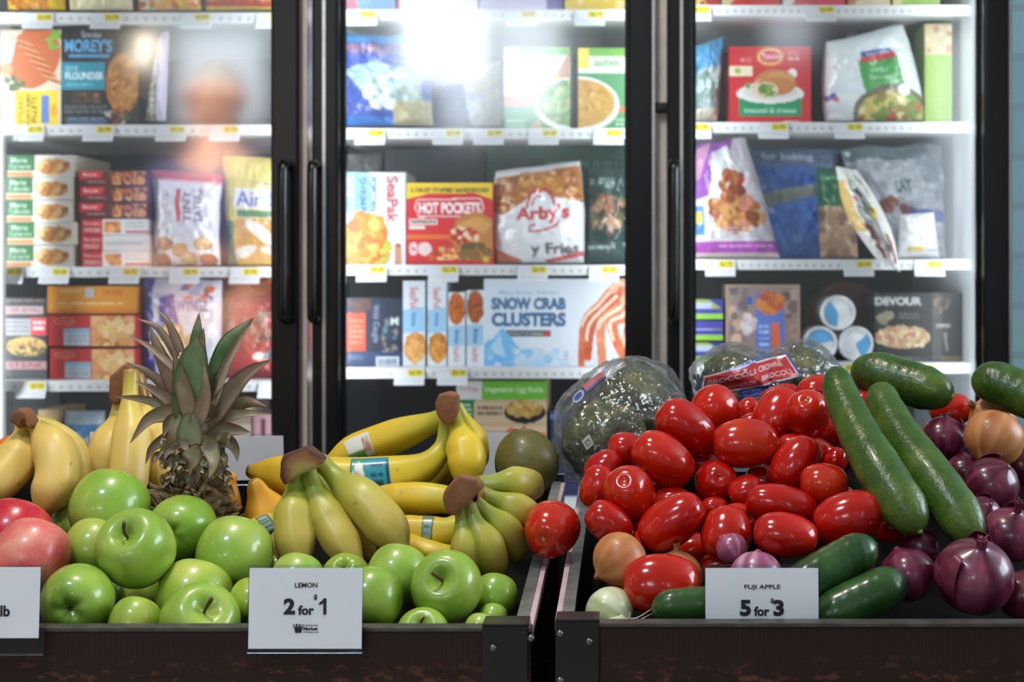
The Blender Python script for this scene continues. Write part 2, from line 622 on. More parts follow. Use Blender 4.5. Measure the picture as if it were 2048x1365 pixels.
px2 = lambda px, Y=3.02: (px - PPX) * Y / F
for o0, o1, g0, g1 in DOORS:
    a, b_, c, d = px2(o0), px2(o1), px2(g0), px2(g1)
    V, Fc, _ = join([boxg(a, c, 2.99, 3.07, 0.32, ZTOP, 0.006), boxg(d, b_, 2.99, 3.07, 0.32, ZTOP, 0.006),
                     boxg(c, d, 2.992, 3.068, 0.32, 0.40, 0.006), boxg(c, d, 2.992, 3.068, ZTOP - 0.07, ZTOP, 0.006)])
    dr = mk('door', V, Fc, M['door_black'], freezer, smooth=False)
    mk('pane', *boxg(c - 0.004, d + 0.004, YG - 0.003, YG + 0.003, 0.40, ZTOP - 0.07), M['glass'], dr, smooth=False)
    V, Fc, _ = join([boxg(c, c + 0.007, 3.035, 3.046, 0.40, ZTOP - 0.07), boxg(d - 0.007, d, 3.035, 3.046, 0.40, ZTOP - 0.07)])
    mk('gasket', V, Fc, M['black_metal'], dr, smooth=False)
    # a bright trim line down the stile
    xs = {629: 655, 1334: 1362, -215: -190}[o0]
    mk('trim_strip', *boxg(px2(xs - 3.0), px2(xs + 3.0), 2.984, 2.992, 0.34, ZTOP), M['chrome'], dr, smooth=False)
    if o0 != -215:
        mk('trim_strip', *boxg(px2(o1 - 7), px2(o1 - 2), 2.984, 2.992, 0.34, ZTOP), M['chrome'], dr, smooth=False)
    # handle: a tall black grip standing off the stile
    hx = {-215: 583, 629: 640, 1334: 1346}[o0]
    zt, zb = zpx(326, 2.95), zpx(640, 2.95)
    path = [(px2(hx), 2.992, zt), (px2(hx), 2.955, zt - 0.004), (px2(hx), 2.945, zt - 0.03), (px2(hx), 2.945, (zt + zb) / 2),
            (px2(hx), 2.945, zb + 0.03), (px2(hx), 2.955, zb + 0.004), (px2(hx), 2.992, zb)]
    V, Fc, _ = tube(catmull(path, 40), 0.011, 12)
    mk('handle', V, Fc, M['handle'], dr)
for xc in (616, 1322):
    mk('mullion', *boxg(px2(xc - 10, 3.08), px2(xc + 10, 3.08), 3.025, 3.10, 0.32, ZTOP), M['mullion'], freezer, smooth=False)
mk('door_latch', *boxg(px2(1311), px2(1335), 2.995, 3.03, zpx(223, 3.0), zpx(205, 3.0), 0.003), M['black_metal'], freezer, smooth=False)
mk('jamb', *boxg(px2(2017), XW + 0.02, 2.985, 3.10, 0.3, ZTOP, 0.004), M['door_black'], freezer, smooth=False)

# shelves with their price rails and price tags
BAYS = [(fx0, px2(585, YS)), (px2(655, YS), px2(1290, YS)), (px2(1352, YS), fx1)]
SHELF_PY = [[27, 251, 535, 763], [21, 258, 531, 737], [12, 246, 520, 727]]
TAGS = [[[80, 215, 395, 545], [62, 200, 345, 452], [20, 112, 252, 372, 492], [66, 548]],
        [[726, 870, 1046, 1180], [742, 897, 978, 1088, 1217], [745, 888, 1066, 1208], [820, 906]],
        [[1392, 1640], [1392, 1546, 1697], [1440, 1716, 1857], [1692, 1840]]]
SZ = [[zpx(p, YS) for p in r] + [ZDECK] for r in SHELF_PY]
rt = random.Random(3)
for bay in range(3):
    x0, x1 = BAYS[bay]
    for r in range(4):
        z = SZ[bay][r]
        sh = mk('shelf', *boxg(x0, x1, YS, 3.80, z - 0.014, z), M['shelf'], freezer, smooth=False)
        a = Art(260, 7, (232, 235, 238))
        for i in range(2, 258, 7):
            a.a[3:5, i:i + 3] = (188, 194, 200)
        Vr, Fr = [], []
        z0, z1 = z - 0.0225, z + 0.001
        g = [(x0 + (x1 - x0) * i / (a.w - 1), YS - 0.006, z1 + (z0 - z1) * j / (a.h - 1)) for j in range(a.h) for i in range(a.w)]
        Fr = [(j * a.w + i, (j + 1) * a.w + i, (j + 1) * a.w + i + 1, j * a.w + i + 1) for j in range(a.h - 1) for i in range(a.w - 1)]
        n = len(g)
        bk = [(x, YS, zz) for x, zz in ((x0, z1), (x1, z1), (x1, z0), (x0, z0))]
        ci = [0, a.w - 1, n - 1, n - a.w]
        Fr += [(n, n + 1, n + 2, n + 3)] + [(ci[i], ci[(i + 1) % 4], n + (i + 1) % 4, n + i) for i in range(4)]
        at = np.concatenate([a.linear().reshape(-1, 3), np.tile(lin((228, 230, 232)), (4, 1))])
        mk('price_rail', g + bk, Fr, M['tagpaper'], sh, smooth=False, attrs={'print': at})
        for tx in TAGS[bay][r]:
            w, h = 60, 31
            a = Art(30, 15, (226, 229, 238))
            ye = (236, 222, 52)
            a.rect(0.42, 0.05, 0.95, 0.48, ye).text('$%d.%02d' % (rt.randint(2, 9), rt.choice((49, 79, 99))), 0.5, 0.12, 0.9, 0.42, (120, 110, 40))
            a.lines(0.08, 0.6, 0.9, 0.9, 2, (205, 208, 214), int(tx))
            xa, xb = px2(tx - w / 2, YS), px2(tx + w / 2, YS)
            zt_ = z - 0.001
            g = [(xa + (xb - xa) * i / (a.w - 1), YS - 0.008 - 0.010 * (j / (a.h - 1)) ** 2, zt_ - 0.036 * j / (a.h - 1)) for j in range(a.h) for i in range(a.w)]
            Fr = [(j * a.w + i, (j + 1) * a.w + i, (j + 1) * a.w + i + 1, j * a.w + i + 1) for j in range(a.h - 1) for i in range(a.w - 1)]
            tg = mk('price_tag', g, Fr, M['tagpaper'], sh, smooth=False, attrs={'print': a.linear().reshape(-1, 3)})
            sd = tg.modifiers.new('thickness', 'SOLIDIFY'); sd.thickness = 0.0012


# ================================================================== packages
def carton(name, x0, y0, x1, shelf, art, label, cat='box', Y=YP, depth=0.16, side=(200, 200, 200), yaw=0.0, group=None, z0=None, mat='carton', cell=2.2, h=None):
    """a printed box standing on a shelf; x0, x1 and the top y0 read at its front"""
    zb = SZ[shelf[0]][shelf[1]] + 0.0006 if z0 is None else z0 + 0.0006
    A, B = P(x0, y0, Y), P(x1, y0, Y)
    zt = A[2] if h is None else zb + h
    hw = (zt - zb) * F / Y
    W, H = int((x1 - x0) / cell), int(hw / cell)
    a = Art(W, H, (255, 255, 255))
    art(a)
    g = np.array([(A[0] + (B[0] - A[0]) * i / (a.w - 1), Y, zt + (zb - zt) * j / (a.h - 1)) for j in range(a.h) for i in range(a.w)])
    Fc = [(j * a.w + i, (j + 1) * a.w + i, (j + 1) * a.w + i + 1, j * a.w + i + 1) for j in range(a.h - 1) for i in range(a.w - 1)]
    n = len(g)
    # sides: the front's rim folded back, then a back board
    rim = [i for i in range(a.w)] + [j * a.w + a.w - 1 for j in range(1, a.h)] + [(a.h - 1) * a.w + i for i in range(a.w - 2, -1, -1)] + [j * a.w for j in range(a.h - 2, 0, -1)]
    nr = len(rim)
    r2 = g[rim] + np.array((0, 0.002, 0))
    r3 = g[rim] + np.array((0, depth, 0))
    V = np.concatenate([g, r2, r3])
    for i in range(nr):
        j = (i + 1) % nr
        Fc.append((rim[i], rim[j], n + j, n + i))
        Fc.append((n + i, n + j, n + nr + j, n + nr + i))
    Fc.append([n + nr + i for i in range(nr)])
    c = a.linear().reshape(-1, 3)
    col = np.concatenate([c, c[rim] * 0.5 + 0.5 * lin(side), np.tile(lin(side), (nr, 1))])
    if yaw:
        ce = np.array(((A[0] + B[0]) / 2, Y + depth / 2, 0))
        cs, sn = math.cos(math.radians(yaw)), math.sin(math.radians(yaw))
        d = V - ce
        V = ce + np.stack([d[:, 0] * cs - d[:, 1] * sn, d[:, 0] * sn + d[:, 1] * cs, d[:, 2]], axis=1)
    o = mk(name, V, Fc, M[mat], smooth=False, attrs={'print': col}, base=((A[0] + B[0]) / 2, Y + depth / 2, zb))
    return tag(o, label, cat, group)


def bag(name, quad, art, label, cat='bag', Y=YP + 0.03, bulge=0.035, back=(210, 210, 215), crumple=0.006, seed=0, group=None, waist=0.0, rag=0.0, mat='film', cell=2.4, lean=0.0, hang=False):
    """a printed film bag: quad = pixel corners tl, tr, br, bl; it swells towards the middle"""
    tl, tr, br, bl = [np.array(q, dtype=float) for q in quad]
    bl[1] -= 3.5; br[1] -= 3.5
    W = int(max(np.linalg.norm(tr - tl), np.linalg.norm(br - bl)) / cell)
    H = int(max(np.linalg.norm(bl - tl), np.linalg.norm(br - tr)) / cell)
    a = Art(W, H, (255, 255, 255))
    art(a)
    u, v = a.u.ravel(), a.v.ravel()
    px = ((1 - u) * (1 - v))[:, None] * tl + (u * (1 - v))[:, None] * tr + (u * v)[:, None] * br + ((1 - u) * v)[:, None] * bl
    wd = np.linalg.norm(tr - tl)
    q3 = np.stack([u * 3, v * 4, np.full_like(u, seed * 1.7)], axis=1)
    px[:, 0] += (u - 0.5) * 2 * wd * (-0.03 * np.sin(v * math.pi) * waist) + rag * vnoise(q3, 1.5, seed)
    px[:, 1] += rag * vnoise(q3, 1.2, seed + 5) * (1 - v)
    s = np.clip((1 - np.abs(2 * u - 1) ** 2.6) * (1 - np.abs(2 * v - 1) ** 3.2), 0, 1) ** 0.7
    edge = np.clip(np.minimum.reduce([u, 1 - u, v, 1 - v]) / 0.06, 0, 1)
    cr = crumple * (vnoise(q3, 2.2, seed) + 0.6 * vnoise(q3, 5.0, seed + 1)) * edge
    Yv = Y + lean * (1 - v)
    dep = Yv - bulge * s + cr
    fr = np.stack([(px[:, 0] - PPX) * Yv / F, dep, CZ - (px[:, 1] - PPY) * Yv / F], axis=1)
    bk = fr.copy()
    bk[:, 1] = Yv + bulge * 0.8 * s - cr
    bay = 0 if px[:, 0].mean() < 600 else 1 if px[:, 0].mean() < 1320 else 2
    zs = [z_ for z_ in SZ[bay] if z_ < fr[:, 2].min() + .06]
    if zs and not hang: fr[:, 2] = np.maximum(fr[:, 2], max(zs) + .0008); bk[:, 2] = np.maximum(bk[:, 2], max(zs) + .0008)
    w, h = a.w, a.h
    idx = np.arange(w * h).reshape(h, w)
    inner = np.zeros((h, w), dtype=bool); inner[1:-1, 1:-1] = True
    bi = idx.copy()
    bi[inner] = w * h + np.arange(inner.sum())
    V = np.concatenate([fr, bk[inner.ravel()]])
    Fc = [(idx[j, i], idx[j + 1, i], idx[j + 1, i + 1], idx[j, i + 1]) for j in range(h - 1) for i in range(w - 1)]
    Fc += [(bi[j, i + 1], bi[j + 1, i + 1], bi[j + 1, i], bi[j, i]) for j in range(h - 1) for i in range(w - 1)]
    col = np.concatenate([a.linear().reshape(-1, 3), np.tile(lin(back), (inner.sum(), 1))])
    o = mk(name, V, Fc, M[mat], attrs={'print': col})
    return tag(o, label, cat, group)


BROWNS = [(196, 120, 52), (214, 148, 72), (170, 92, 40), (226, 170, 96)]
FRY = [(222, 140, 40), (236, 164, 62), (204, 116, 30), (244, 184, 90)]
GREENS = [(96, 140, 60), (120, 160, 76), (150, 176, 90), (84, 120, 52)]
WHT, NAVY = (238, 239, 242), (28, 38, 66)

# ---- left bay, top shelf: only the feet of the packages come into the picture
bag('frozen_bag', [(14, -140), (128, -140), (132, 24), (16, 24)], lambda a: (a.rect(0, 0, 1, 1, (238, 200, 40)), a.food(0.4, 0.75, 0.45, 0.3, FRY, 30, 0.09, 4)), 'yellow bag on the top shelf in the corner of the freezer')
bag('frozen_bag', [(136, -150), (268, -150), (266, 24), (140, 24)], lambda a: (a.rect(0, 0, 1, 1, (236, 226, 190)), a.rect(0, 0.7, 1, 0.85, (220, 190, 80))), 'cream bag on the top shelf beside a yellow bag')
bag('frozen_bag', [(276, -150), (400, -150), (402, 24), (278, 24)], lambda a: (a.rect(0, 0, 1, 1, (240, 208, 60)), a.rect(0, 0.5, 0.5, 1, (230, 226, 210)), a.dabs(0, 0.8, 1, 1, FRY, 20, 0.08, 2)), 'yellow and white bag on the top shelf')
bag('frozen_bag', [(408, -150), (546, -150), (544, 24), (412, 24)], lambda a: (a.rect(0, 0, 1, 1, (236, 196, 50)), a.rect(0, 0.9, 1, 0.96, (190, 60, 40))), 'yellow bag with a red line on the top shelf by the door handle')


# ---- left bay, second shelf
def art_salmon(a):
    a.rect(0, 0, 1, 1, (226, 214, 190)).rect(0, 0, 0.1, 1, (214, 206, 196))
    a.ell(0.55, 0.28, 0.42, 0.33, (200, 106, 56), 25)
    for i in range(6):
        a.ell(0.36 + 0.1 * i, 0.12 + 0.075 * i, 0.2, 0.014, (226, 148, 96), 20)
        a.ell(0.40 + 0.1 * i, 0.15 + 0.075 * i, 0.16, 0.01, (162, 74, 34), 20)
    a.poly([(0.0, 0.34), (0.3, 0.02), (0.18, 0.34)], (206, 204, 202))
    a.food(0.9, 0.1, 0.12, 0.09, [(90, 150, 40), (130, 180, 60)], 14, 0.05, 2)
    a.food(0.22, 0.55, 0.18, 0.07, [(80, 104, 60), (100, 120, 70)], 14, 0.05, 5)
    a.ell(0.1, 0.4, 0.11, 0.06, (226, 150, 106))
    a.rect(0.25, 0.62, 0.96, 1, (246, 214, 26))
    a.text('STEAKS', 0.3, 0.67, 0.38, 0.95, (190, 70, 40), 90).text('ATLANTIC SALMON', 0.42, 0.65, 0.5, 0.97, (60, 50, 20), 90).text('FILLETS', 0.52, 0.68, 0.6, 0.94, (60, 50, 20), 90)
    a.rect(0.68, 0.67, 0.8, 0.95, (90, 130, 210)).ell(0.88, 0.82, 0.05, 0.06, (240, 170, 40))


carton('frozen_meal_box', 0, 60, 122, (0, 1), art_salmon, 'box with grilled salmon picture and a yellow block, upright on a shelf', side=(214, 200, 170))


def art_flounder(a):
    a.rect(0, 0, 1, 1, (24, 27, 32))
    a.poly([(0, 0.1), (0.25, 0.02), (0.7, 0.03), (1, 0.14), (1, 0), (0, 0)], (14, 16, 20))
    a.text('Smoke', 0.26, 0.04, 0.52, 0.11, (220, 224, 228))
    a.text("MOREY'S", 0.04, 0.12, 0.66, 0.25, (96, 176, 226), bold=0.04)
    a.rect(0.1, 0.27, 0.62, 0.30, (80, 150, 200))
    a.rect(0, 0.35, 0.57, 0.62, (28, 142, 168))
    a.text('SOY', 0.05, 0.385, 0.22, 0.43, (220, 236, 240)).text('FLOUNDER', 0.05, 0.445, 0.55, 0.52, (244, 248, 250), bold=0.03).text('CRISP & CRUNCHY', 0.06, 0.55, 0.42, 0.585, (210, 230, 236))
    a.food(0.8, 0.56, 0.22, 0.3, [(184, 118, 44), (206, 146, 68), (156, 92, 34)], 160, 0.032, 8, (176, 112, 44))
    a.food(0.74, 0.88, 0.2, 0.07, [(150, 60, 60), (70, 90, 50), (190, 180, 170)], 22, 0.04, 9)
    a.rect(0.14, 0.64, 0.5, 0.75, (92, 66, 44)).dabs(0.16, 0.65, 0.48, 0.74, [(140, 96, 60), (60, 48, 40)], 26, 0.04, 3)
    a.lines(0.04, 0.78, 0.6, 0.86, 3, (96, 104, 112), 4).rect(0.04, 0.88, 0.62, 1, (40, 62, 84)).lines(0.08, 0.9, 0.56, 0.98, 3, (110, 136, 160), 6)


carton('frozen_meal_box', 123, 54, 276, (0, 1), art_flounder, 'black box with a teal panel and a picture of breaded fish', side=(26, 28, 34))
bag('frozen_bag', [(322, 64), (338, 60), (332, 246), (290, 246)], lambda a: (a.rect(0, 0, 1, 1, (206, 196, 226)), a.rect(0, 0.52, 0.6, 1, (150, 150, 130)), a.dabs(0, 0.55, 0.6, 1, [(90, 96, 80), (196, 180, 190), (140, 150, 120)], 40, 0.13, 3)), 'slim lavender bag turned edge-on beside a black fish box', Y=YP + 0.02, bulge=0.03, seed=3)

# ---- left bay, third shelf: stacks of flat boxes, two bags


def art_green(a):
    a.rect(0, 0, 1, 1, (232, 224, 206)).rect(0, 0, 0.4, 0.72, (46, 116, 66)).rect(0, 0.76, 0.38, 0.98, (206, 146, 96))
    a.text('Marie', 0.06, 0.1, 0.3, 0.34, (222, 232, 218)).text('Callender', 0.04, 0.4, 0.36, 0.62, (222, 232, 218))
    a.rect(0.42, 0.0, 0.98, 1, (236, 232, 226))
    a.food(0.68, 0.52, 0.25, 0.36, [(222, 170, 92), (204, 140, 70), (236, 200, 140), (180, 110, 60)], 40, 0.045, 6, (214, 162, 100))


z = SZ[0][2]
hb = 0.0522
for i in range(5):
    where = ['bottom box of', 'second box up in', 'middle box of', 'fourth box up in', 'top box of'][i]
    x0, x1 = [(12, 148), (14, 153), (13, 147), (12, 146), (14, 150)][i]
    carton('frozen_pie_box', x0, 535 - 46.0 * (i + 1) + 1.5, x1, None, art_green, where + ' the stack of green and cream boxes', z0=z + i * hb, side=(220, 214, 190), depth=0.22, Y=YP + [0, -.004, .003, 0, .004][i], group='stacked green and cream boxes', h=hb - .0012)


def art_red(a):
    a.rect(0, 0, 1, 1, (86, 26, 30)).poly([(0, 0), (0.36, 0), (0.32, 0.5), (0, 0.56)], (204, 36, 44))
    a.text('Boyer', 0.06, 0.1, 0.28, 0.42, (246, 220, 220), bold=0.02).lines(0.12, 0.66, 0.38, 0.86, 1, (190, 150, 150))
    a.dabs(0.46, 0.04, 0.98, 0.9, [(216, 148, 80), (226, 170, 100), (190, 110, 60), (120, 50, 40)], 40, 0.055, 5)


def art_redwhite(k):
    def f(a):
        a.rect(0, 0, 1, 1, (228, 226, 222)).rect(0, 0, 0.32, 1, (190, 44, 50)).text('Banquet', 0.04, 0.15, 0.3, 0.42, (240, 220, 216)).lines(0.04, 0.55, 0.28, 0.85, 2, (230, 190, 186), k)
        if k != 1:
            a.dabs(0.34, 0.1, 0.6, 0.85, [(220, 140, 70), (230, 160, 90), (196, 110, 60)], 16, 0.07, k)
            a.lines(0.66, 0.2, 0.95, 0.6, 2, (160, 160, 160), k).rect(0.66, 0.72, 1, 0.9, (200, 60, 60))
        else:
            a.rect(0.34, 0.2, 1, 1, (216, 214, 210)).rect(0.36, 0.45, 0.9, 0.56, (186, 182, 176))
    return f


hr = 0.0374
for i in range(6):
    where = ['bottom', 'second lowest', 'third lowest', 'third', 'second', 'top'][i]
    x0, x1 = [(163, 296), (162, 297), (163, 295), (158, 296), (160, 297), (158, 294)][i]
    if i < 3:
        carton('frozen_meal_box', x0, 535 - 33.2 * (i + 1) + 1.2, x1, None, art_redwhite(i), where + ' red and white box in the stack under dark red boxes', z0=z + i * hr, side=(200, 190, 186), depth=0.2, group='stacked red boxes', h=hr - .0012)
    else:
        carton('frozen_meal_box', x0, 535 - 33.2 * (i + 1) + 1.2, x1, None, art_red, {3: 'lowest', 4: 'middle', 5: 'topmost'}[i] + ' of three dark red boxes stacked on red and white ones', z0=z + i * hr, side=(90, 30, 32), depth=0.2, group='stacked red boxes', h=hr - .0012)


def art_potato(a):
    a.rect(0, 0, 1, 1, (226, 224, 230)).rect(0, 0, 1, 0.1, (196, 62, 66)).rect(0, 0.1, 1, 0.12, (226, 170, 176))
    a.rect(0.40, 0.2, 0.46, 0.55, (206, 70, 46))
    a.text('TINY', 0.5, 0.2, 0.62, 0.55, (128, 92, 96), 90, 0.02).text('TATERS', 0.66, 0.18, 0.78, 0.55, (128, 92, 96), 90, 0.02).text('GOLD', 0.18, 0.26, 0.3, 0.5, (196, 180, 188), 90)
    for x, y, c in ((0.2, 0.78, (176, 128, 84)), (0.78, 0.77, (214, 178, 120)), (0.16, 0.95, (160, 100, 62)), (0.44, 0.84, (206, 160, 92)), (0.84, 0.95, (170, 98, 54)), (0.56, 0.93, (206, 176, 120))):
        a.ell(x, y, 0.13, 0.075, np.array(c) * 0.8).ell(x - 0.01, y - 0.008, 0.115, 0.064, c)
        a.ell(x - 0.02, y - 0.02, 0.06, 0.03, np.clip(np.array(c) * 1.1, 0, 255))
    a.rect(0.0, 0.8, 0.08, 0.92, (80, 140, 80))


bag('frozen_bag', [(301, 338), (445, 350), (443, 534), (308, 534)], art_potato, 'white bag with a red top band and small potatoes pictured', seed=2, waist=1, rag=2)


def art_air(a):
    a.rect(0, 0, 1, 1, (238, 230, 196)).rect(0, 0, 1, 0.3, (232, 214, 96)).rect(0, 0.0, 0.22, 1, (214, 194, 50)).rect(0.22, 0.3, 1, 0.47, (240, 238, 232))
    a.text('Air F', 0.24, 0.32, 0.98, 0.46, (96, 110, 190)).text('fryer', 0.52, 0.22, 0.92, 0.28, (150, 150, 190)).rect(0.26, 0.49, 1, 0.56, (110, 150, 100))
    a.rect(0.22, 0.57, 1, 0.96, (226, 172, 96)).ell(0.66, 0.7, 0.32, 0.055, (244, 240, 234), 40).ell(0.36, 0.88, 0.24, 0.05, (240, 236, 226), -20).ell(0.85, 0.87, 0.2, 0.04, (240, 236, 226), 10)
    a.rect(0.0, 0.6, 0.2, 1, (110, 140, 120)).rect(0.2, 0.96, 1, 1, (230, 206, 70))


bag('frozen_bag', [(446, 312), (566, 318), (564, 534), (456, 534)], art_air, 'yellow bag with blue script lettering and white sausages pictured', seed=5, rag=2, Y=YP + 0.045)

# ---- left bay, fourth shelf
def art_bowl(a):
    a.rect(0, 0, 1, 1, (46, 44, 48)).lines(0.05, 0.02, 0.95, 0.08, 1, (120, 110, 112), 1).rect(0.02, 0.1, 0.9, 0.2, (196, 178, 182)).text('CAFE BOWLS', 0.06, 0.12, 0.86, 0.18, (150, 60, 70))
    a.rect(0.0, 0.26, 0.62, 0.46, (176, 178, 182)).lines(0.04, 0.28, 0.58, 0.45, 3, (140, 142, 146), 2).rect(0.62, 0.25, 1, 0.46, (224, 68, 84)).lines(0.68, 0.29, 0.95, 0.43, 2, (250, 220, 220), 2)
    a.food(0.52, 0.6, 0.46, 0.12, [(214, 176, 96), (120, 74, 48), (90, 96, 60), (196, 148, 80)], 50, 0.055, 4, (214, 180, 106))
    a.rect(0.04, 0.78, 0.98, 0.88, (190, 150, 156)).text('STEAK', 0.1, 0.8, 0.9, 0.86, (130, 40, 50)).rect(0, 0.9, 1, 1, (70, 72, 76))


carton('frozen_meal_box', 8, 596, 94, (0, 3), art_bowl, 'dark box with a bowl picture and a pink panel, beside red boxes', side=(40, 40, 44))


def art_strips(a):
    a.rect(0, 0, 1, 1, (200, 34, 46)).ell(0.17, 0.2, 0.12, 0.13, (236, 150, 60)).ell(0.17, 0.2, 0.1, 0.1, (206, 40, 48)).text('Tyson', 0.1, 0.15, 0.24, 0.26, (246, 226, 216))
    a.rect(0.17, 0.44, 0.46, 0.98, (190, 206, 220)).rect(0.17, 0.44, 0.46, 0.58, (140, 192, 222)).lines(0.22, 0.66, 0.44, 0.92, 2, (160, 170, 184), 2)
    a.rect(0.47, 0.02, 0.96, 1, (222, 178, 116))
    a.dabs(0.47, 0.02, 0.96, 1, [(236, 190, 122), (220, 150, 84), (244, 214, 160), (196, 118, 60), (230, 160, 110)], 46, 0.06, 9)


z4 = SZ[0][3]
carton('frozen_chicken_box', 100, 698, 276, None, art_strips, 'lower of two red boxes with crumbed chicken pictured', z0=z4, side=(180, 40, 46), group='red chicken boxes')
carton('frozen_chicken_box', 97, 631, 277, None, art_strips, 'upper of two red boxes with crumbed chicken pictured', z0=z4 + 0.0762, side=(180, 40, 46), group='red chicken boxes', Y=YP - 0.003)
carton('frozen_meal_box', 95, 573, 272, None, lambda a: (a.rect(0, 0, 1, 1, (236, 158, 40)), a.rect(0, 0.86, 1, 1, (226, 130, 40)), a.rect(0.43, 0.08, 0.52, 0.4, (200, 206, 210)), a.lines(0.15, 0.12, 0.38, 0.34, 1, (246, 200, 130), 2), a.text('CHICKEN', 0.62, 0.12, 0.84, 0.32, (206, 80, 60)), a.lines(0.12, 0.6, 0.85, 0.76, 1, (250, 206, 140), 3)), 'orange box lying on top of two red chicken boxes', z0=z4 + 0.1515, side=(220, 140, 40))


def art_wings(a):
    a.rect(0, 0, 1, 1, (206, 208, 226)).poly([(0, 0), (0.16, 0), (0.2, 1), (0, 1)], (44, 66, 168)).poly([(0.25, 0.2), (0.5, 0.12), (0.7, 0.6), (0.3, 0.62)], (52, 68, 176)).poly([(0.4, 0.02), (1, 0.05), (0.98, 0.95), (0.62, 0.8)], (222, 226, 240))
    a.text('WYNGZ', 0.48, 0.2, 0.86, 0.32, (70, 84, 170), bold=0.03).dabs(0.45, 0.03, 0.92, 0.2, [(80, 90, 160), (230, 120, 60), (190, 196, 220)], 20, 0.05, 3).ell(0.86, 0.1, 0.07, 0.035, (222, 110, 50))
    a.food(0.42, 0.62, 0.3, 0.16, [(228, 196, 140), (240, 214, 170), (206, 160, 100)], 30, 0.08, 4).food(0.5, 0.9, 0.3, 0.1, [(228, 206, 160), (240, 224, 190)], 20, 0.08, 6)


bag('frozen_bag', [(286, 556), (444, 560), (444, 762), (286, 762)], art_wings, 'blue and white bag with pale nuggets behind the pineapple leaves', seed=6, rag=2)
bag('frozen_bag', [(456, 592), (566, 590), (566, 762), (452, 762)], lambda a: (a.rect(0, 0, 1, 1, (146, 26, 38)), a.food(0.72, 0.4, 0.24, 0.22, [(120, 96, 86), (150, 130, 110), (90, 60, 56), (160, 40, 50)], 60, 0.05, 3), a.rect(0, 0.66, 1, 0.86, (186, 36, 44)), a.ell(0.62, 0.72, 0.09, 0.045, (226, 226, 224)), a.poly([(0.7, 0.7), (1, 0.58), (1, 0.66), (0.74, 0.76)], (40, 120, 140)), a.lines(0.1, 0.1, 0.6, 0.3, 3, (170, 60, 66), 4)), 'dark red bag with grey and white dots by the door edge', seed=7, rag=2)
bag('frozen_bag', [(448, 552), (568, 552), (566, 640), (450, 640)], lambda a: (a.rect(0, 0, 1, 1, (206, 104, 36)), a.rect(0, 0.72, 1, 1, (140, 52, 40)), a.dabs(0, 0, 1, 0.7, [(226, 130, 50), (186, 84, 30)], 24, 0.1, 3)), 'orange bag behind the dark red bag', Y=YP + 0.13, seed=8)

# ---- left bay, deck
carton('frozen_meal_box', 76, 820, 118, (0, 4), lambda a: (a.rect(0, 0, 1, 1, (196, 166, 120)), a.ell(0.65, 0.15, 0.25, 0.06, (226, 206, 90)), a.dabs(0, 0.2, 1, 0.6, [(206, 160, 110), (180, 130, 90)], 20, 0.15, 2)), 'tan box low in the freezer behind the banana stem', side=(160, 130, 90))
bag('frozen_bag', [(128, 822), (210, 822), (214, 985), (128, 985)], lambda a: (a.rect(0, 0, 1, 1, (190, 210, 226)), a.rect(0, 0.16, 1, 0.3, (70, 150, 206)), a.food(0.5, 0.5, 0.4, 0.22, [(190, 182, 170), (214, 206, 196), (160, 156, 150)], 40, 0.09, 3), a.rect(0, 0.75, 1, 1, (200, 120, 160))), 'light blue bag low in the freezer beside a tan box', seed=9)
carton('frozen_meal_box', 506, 830, 556, (0, 4), lambda a: (a.rect(0, 0, 1, 1, (206, 160, 172)), a.rect(0.3, 0.05, 0.5, 0.3, (120, 60, 80)), a.rect(0.0, 0, 0.12, 1, (190, 140, 150))), 'pinkish box low in the freezer by the door frame', side=(150, 110, 120))
carton('frozen_meal_box', 455, 812, 502, (0, 4), lambda a: (a.rect(0, 0, 1, 1, (206, 190, 170)), a.rect(0, 0.1, 1, 0.2, (170, 150, 130))), 'beige box low in the freezer beside a pinkish box', side=(150, 140, 120))

# ---- middle bay, top shelf feet
carton('frozen_meal_box', 688, -150, 790, (1, 0), lambda a: (a.rect(0, 0, 1, 1, (120, 160, 220)), a.rect(0, 0.6, 0.25, 1, (214, 90, 110))), 'light blue and pink box on the top shelf, middle door', side=(150, 170, 210))
carton('frozen_meal_box', 794, -150, 955, (1, 0), lambda a: (a.rect(0, 0, 1, 1, (226, 216, 230)), a.rect(0, 0.7, 1, 1, (236, 230, 236)), a.rect(0, 0.5, 0.04, 1, (200, 40, 60))), 'pale lilac box on the top shelf, middle door', side=(220, 214, 226))
carton('frozen_meal_box', 960, -150, 1125, (1, 0), lambda a: (a.rect(0, 0, 1, 1, (204, 196, 226)), a.rect(0.8, 0.5, 1, 1, (70, 56, 140))), 'lilac box with a purple corner on the top shelf', side=(180, 170, 214))
carton('frozen_meal_box', 1130, -150, 1256, (1, 0), lambda a: (a.rect(0, 0, 1, 1, (222, 190, 70)), a.dabs(0.2, 0.7, 1, 1, [(196, 160, 110), (230, 206, 140)], 16, 0.08, 3)), 'golden box on the top shelf, middle door', side=(200, 170, 70))

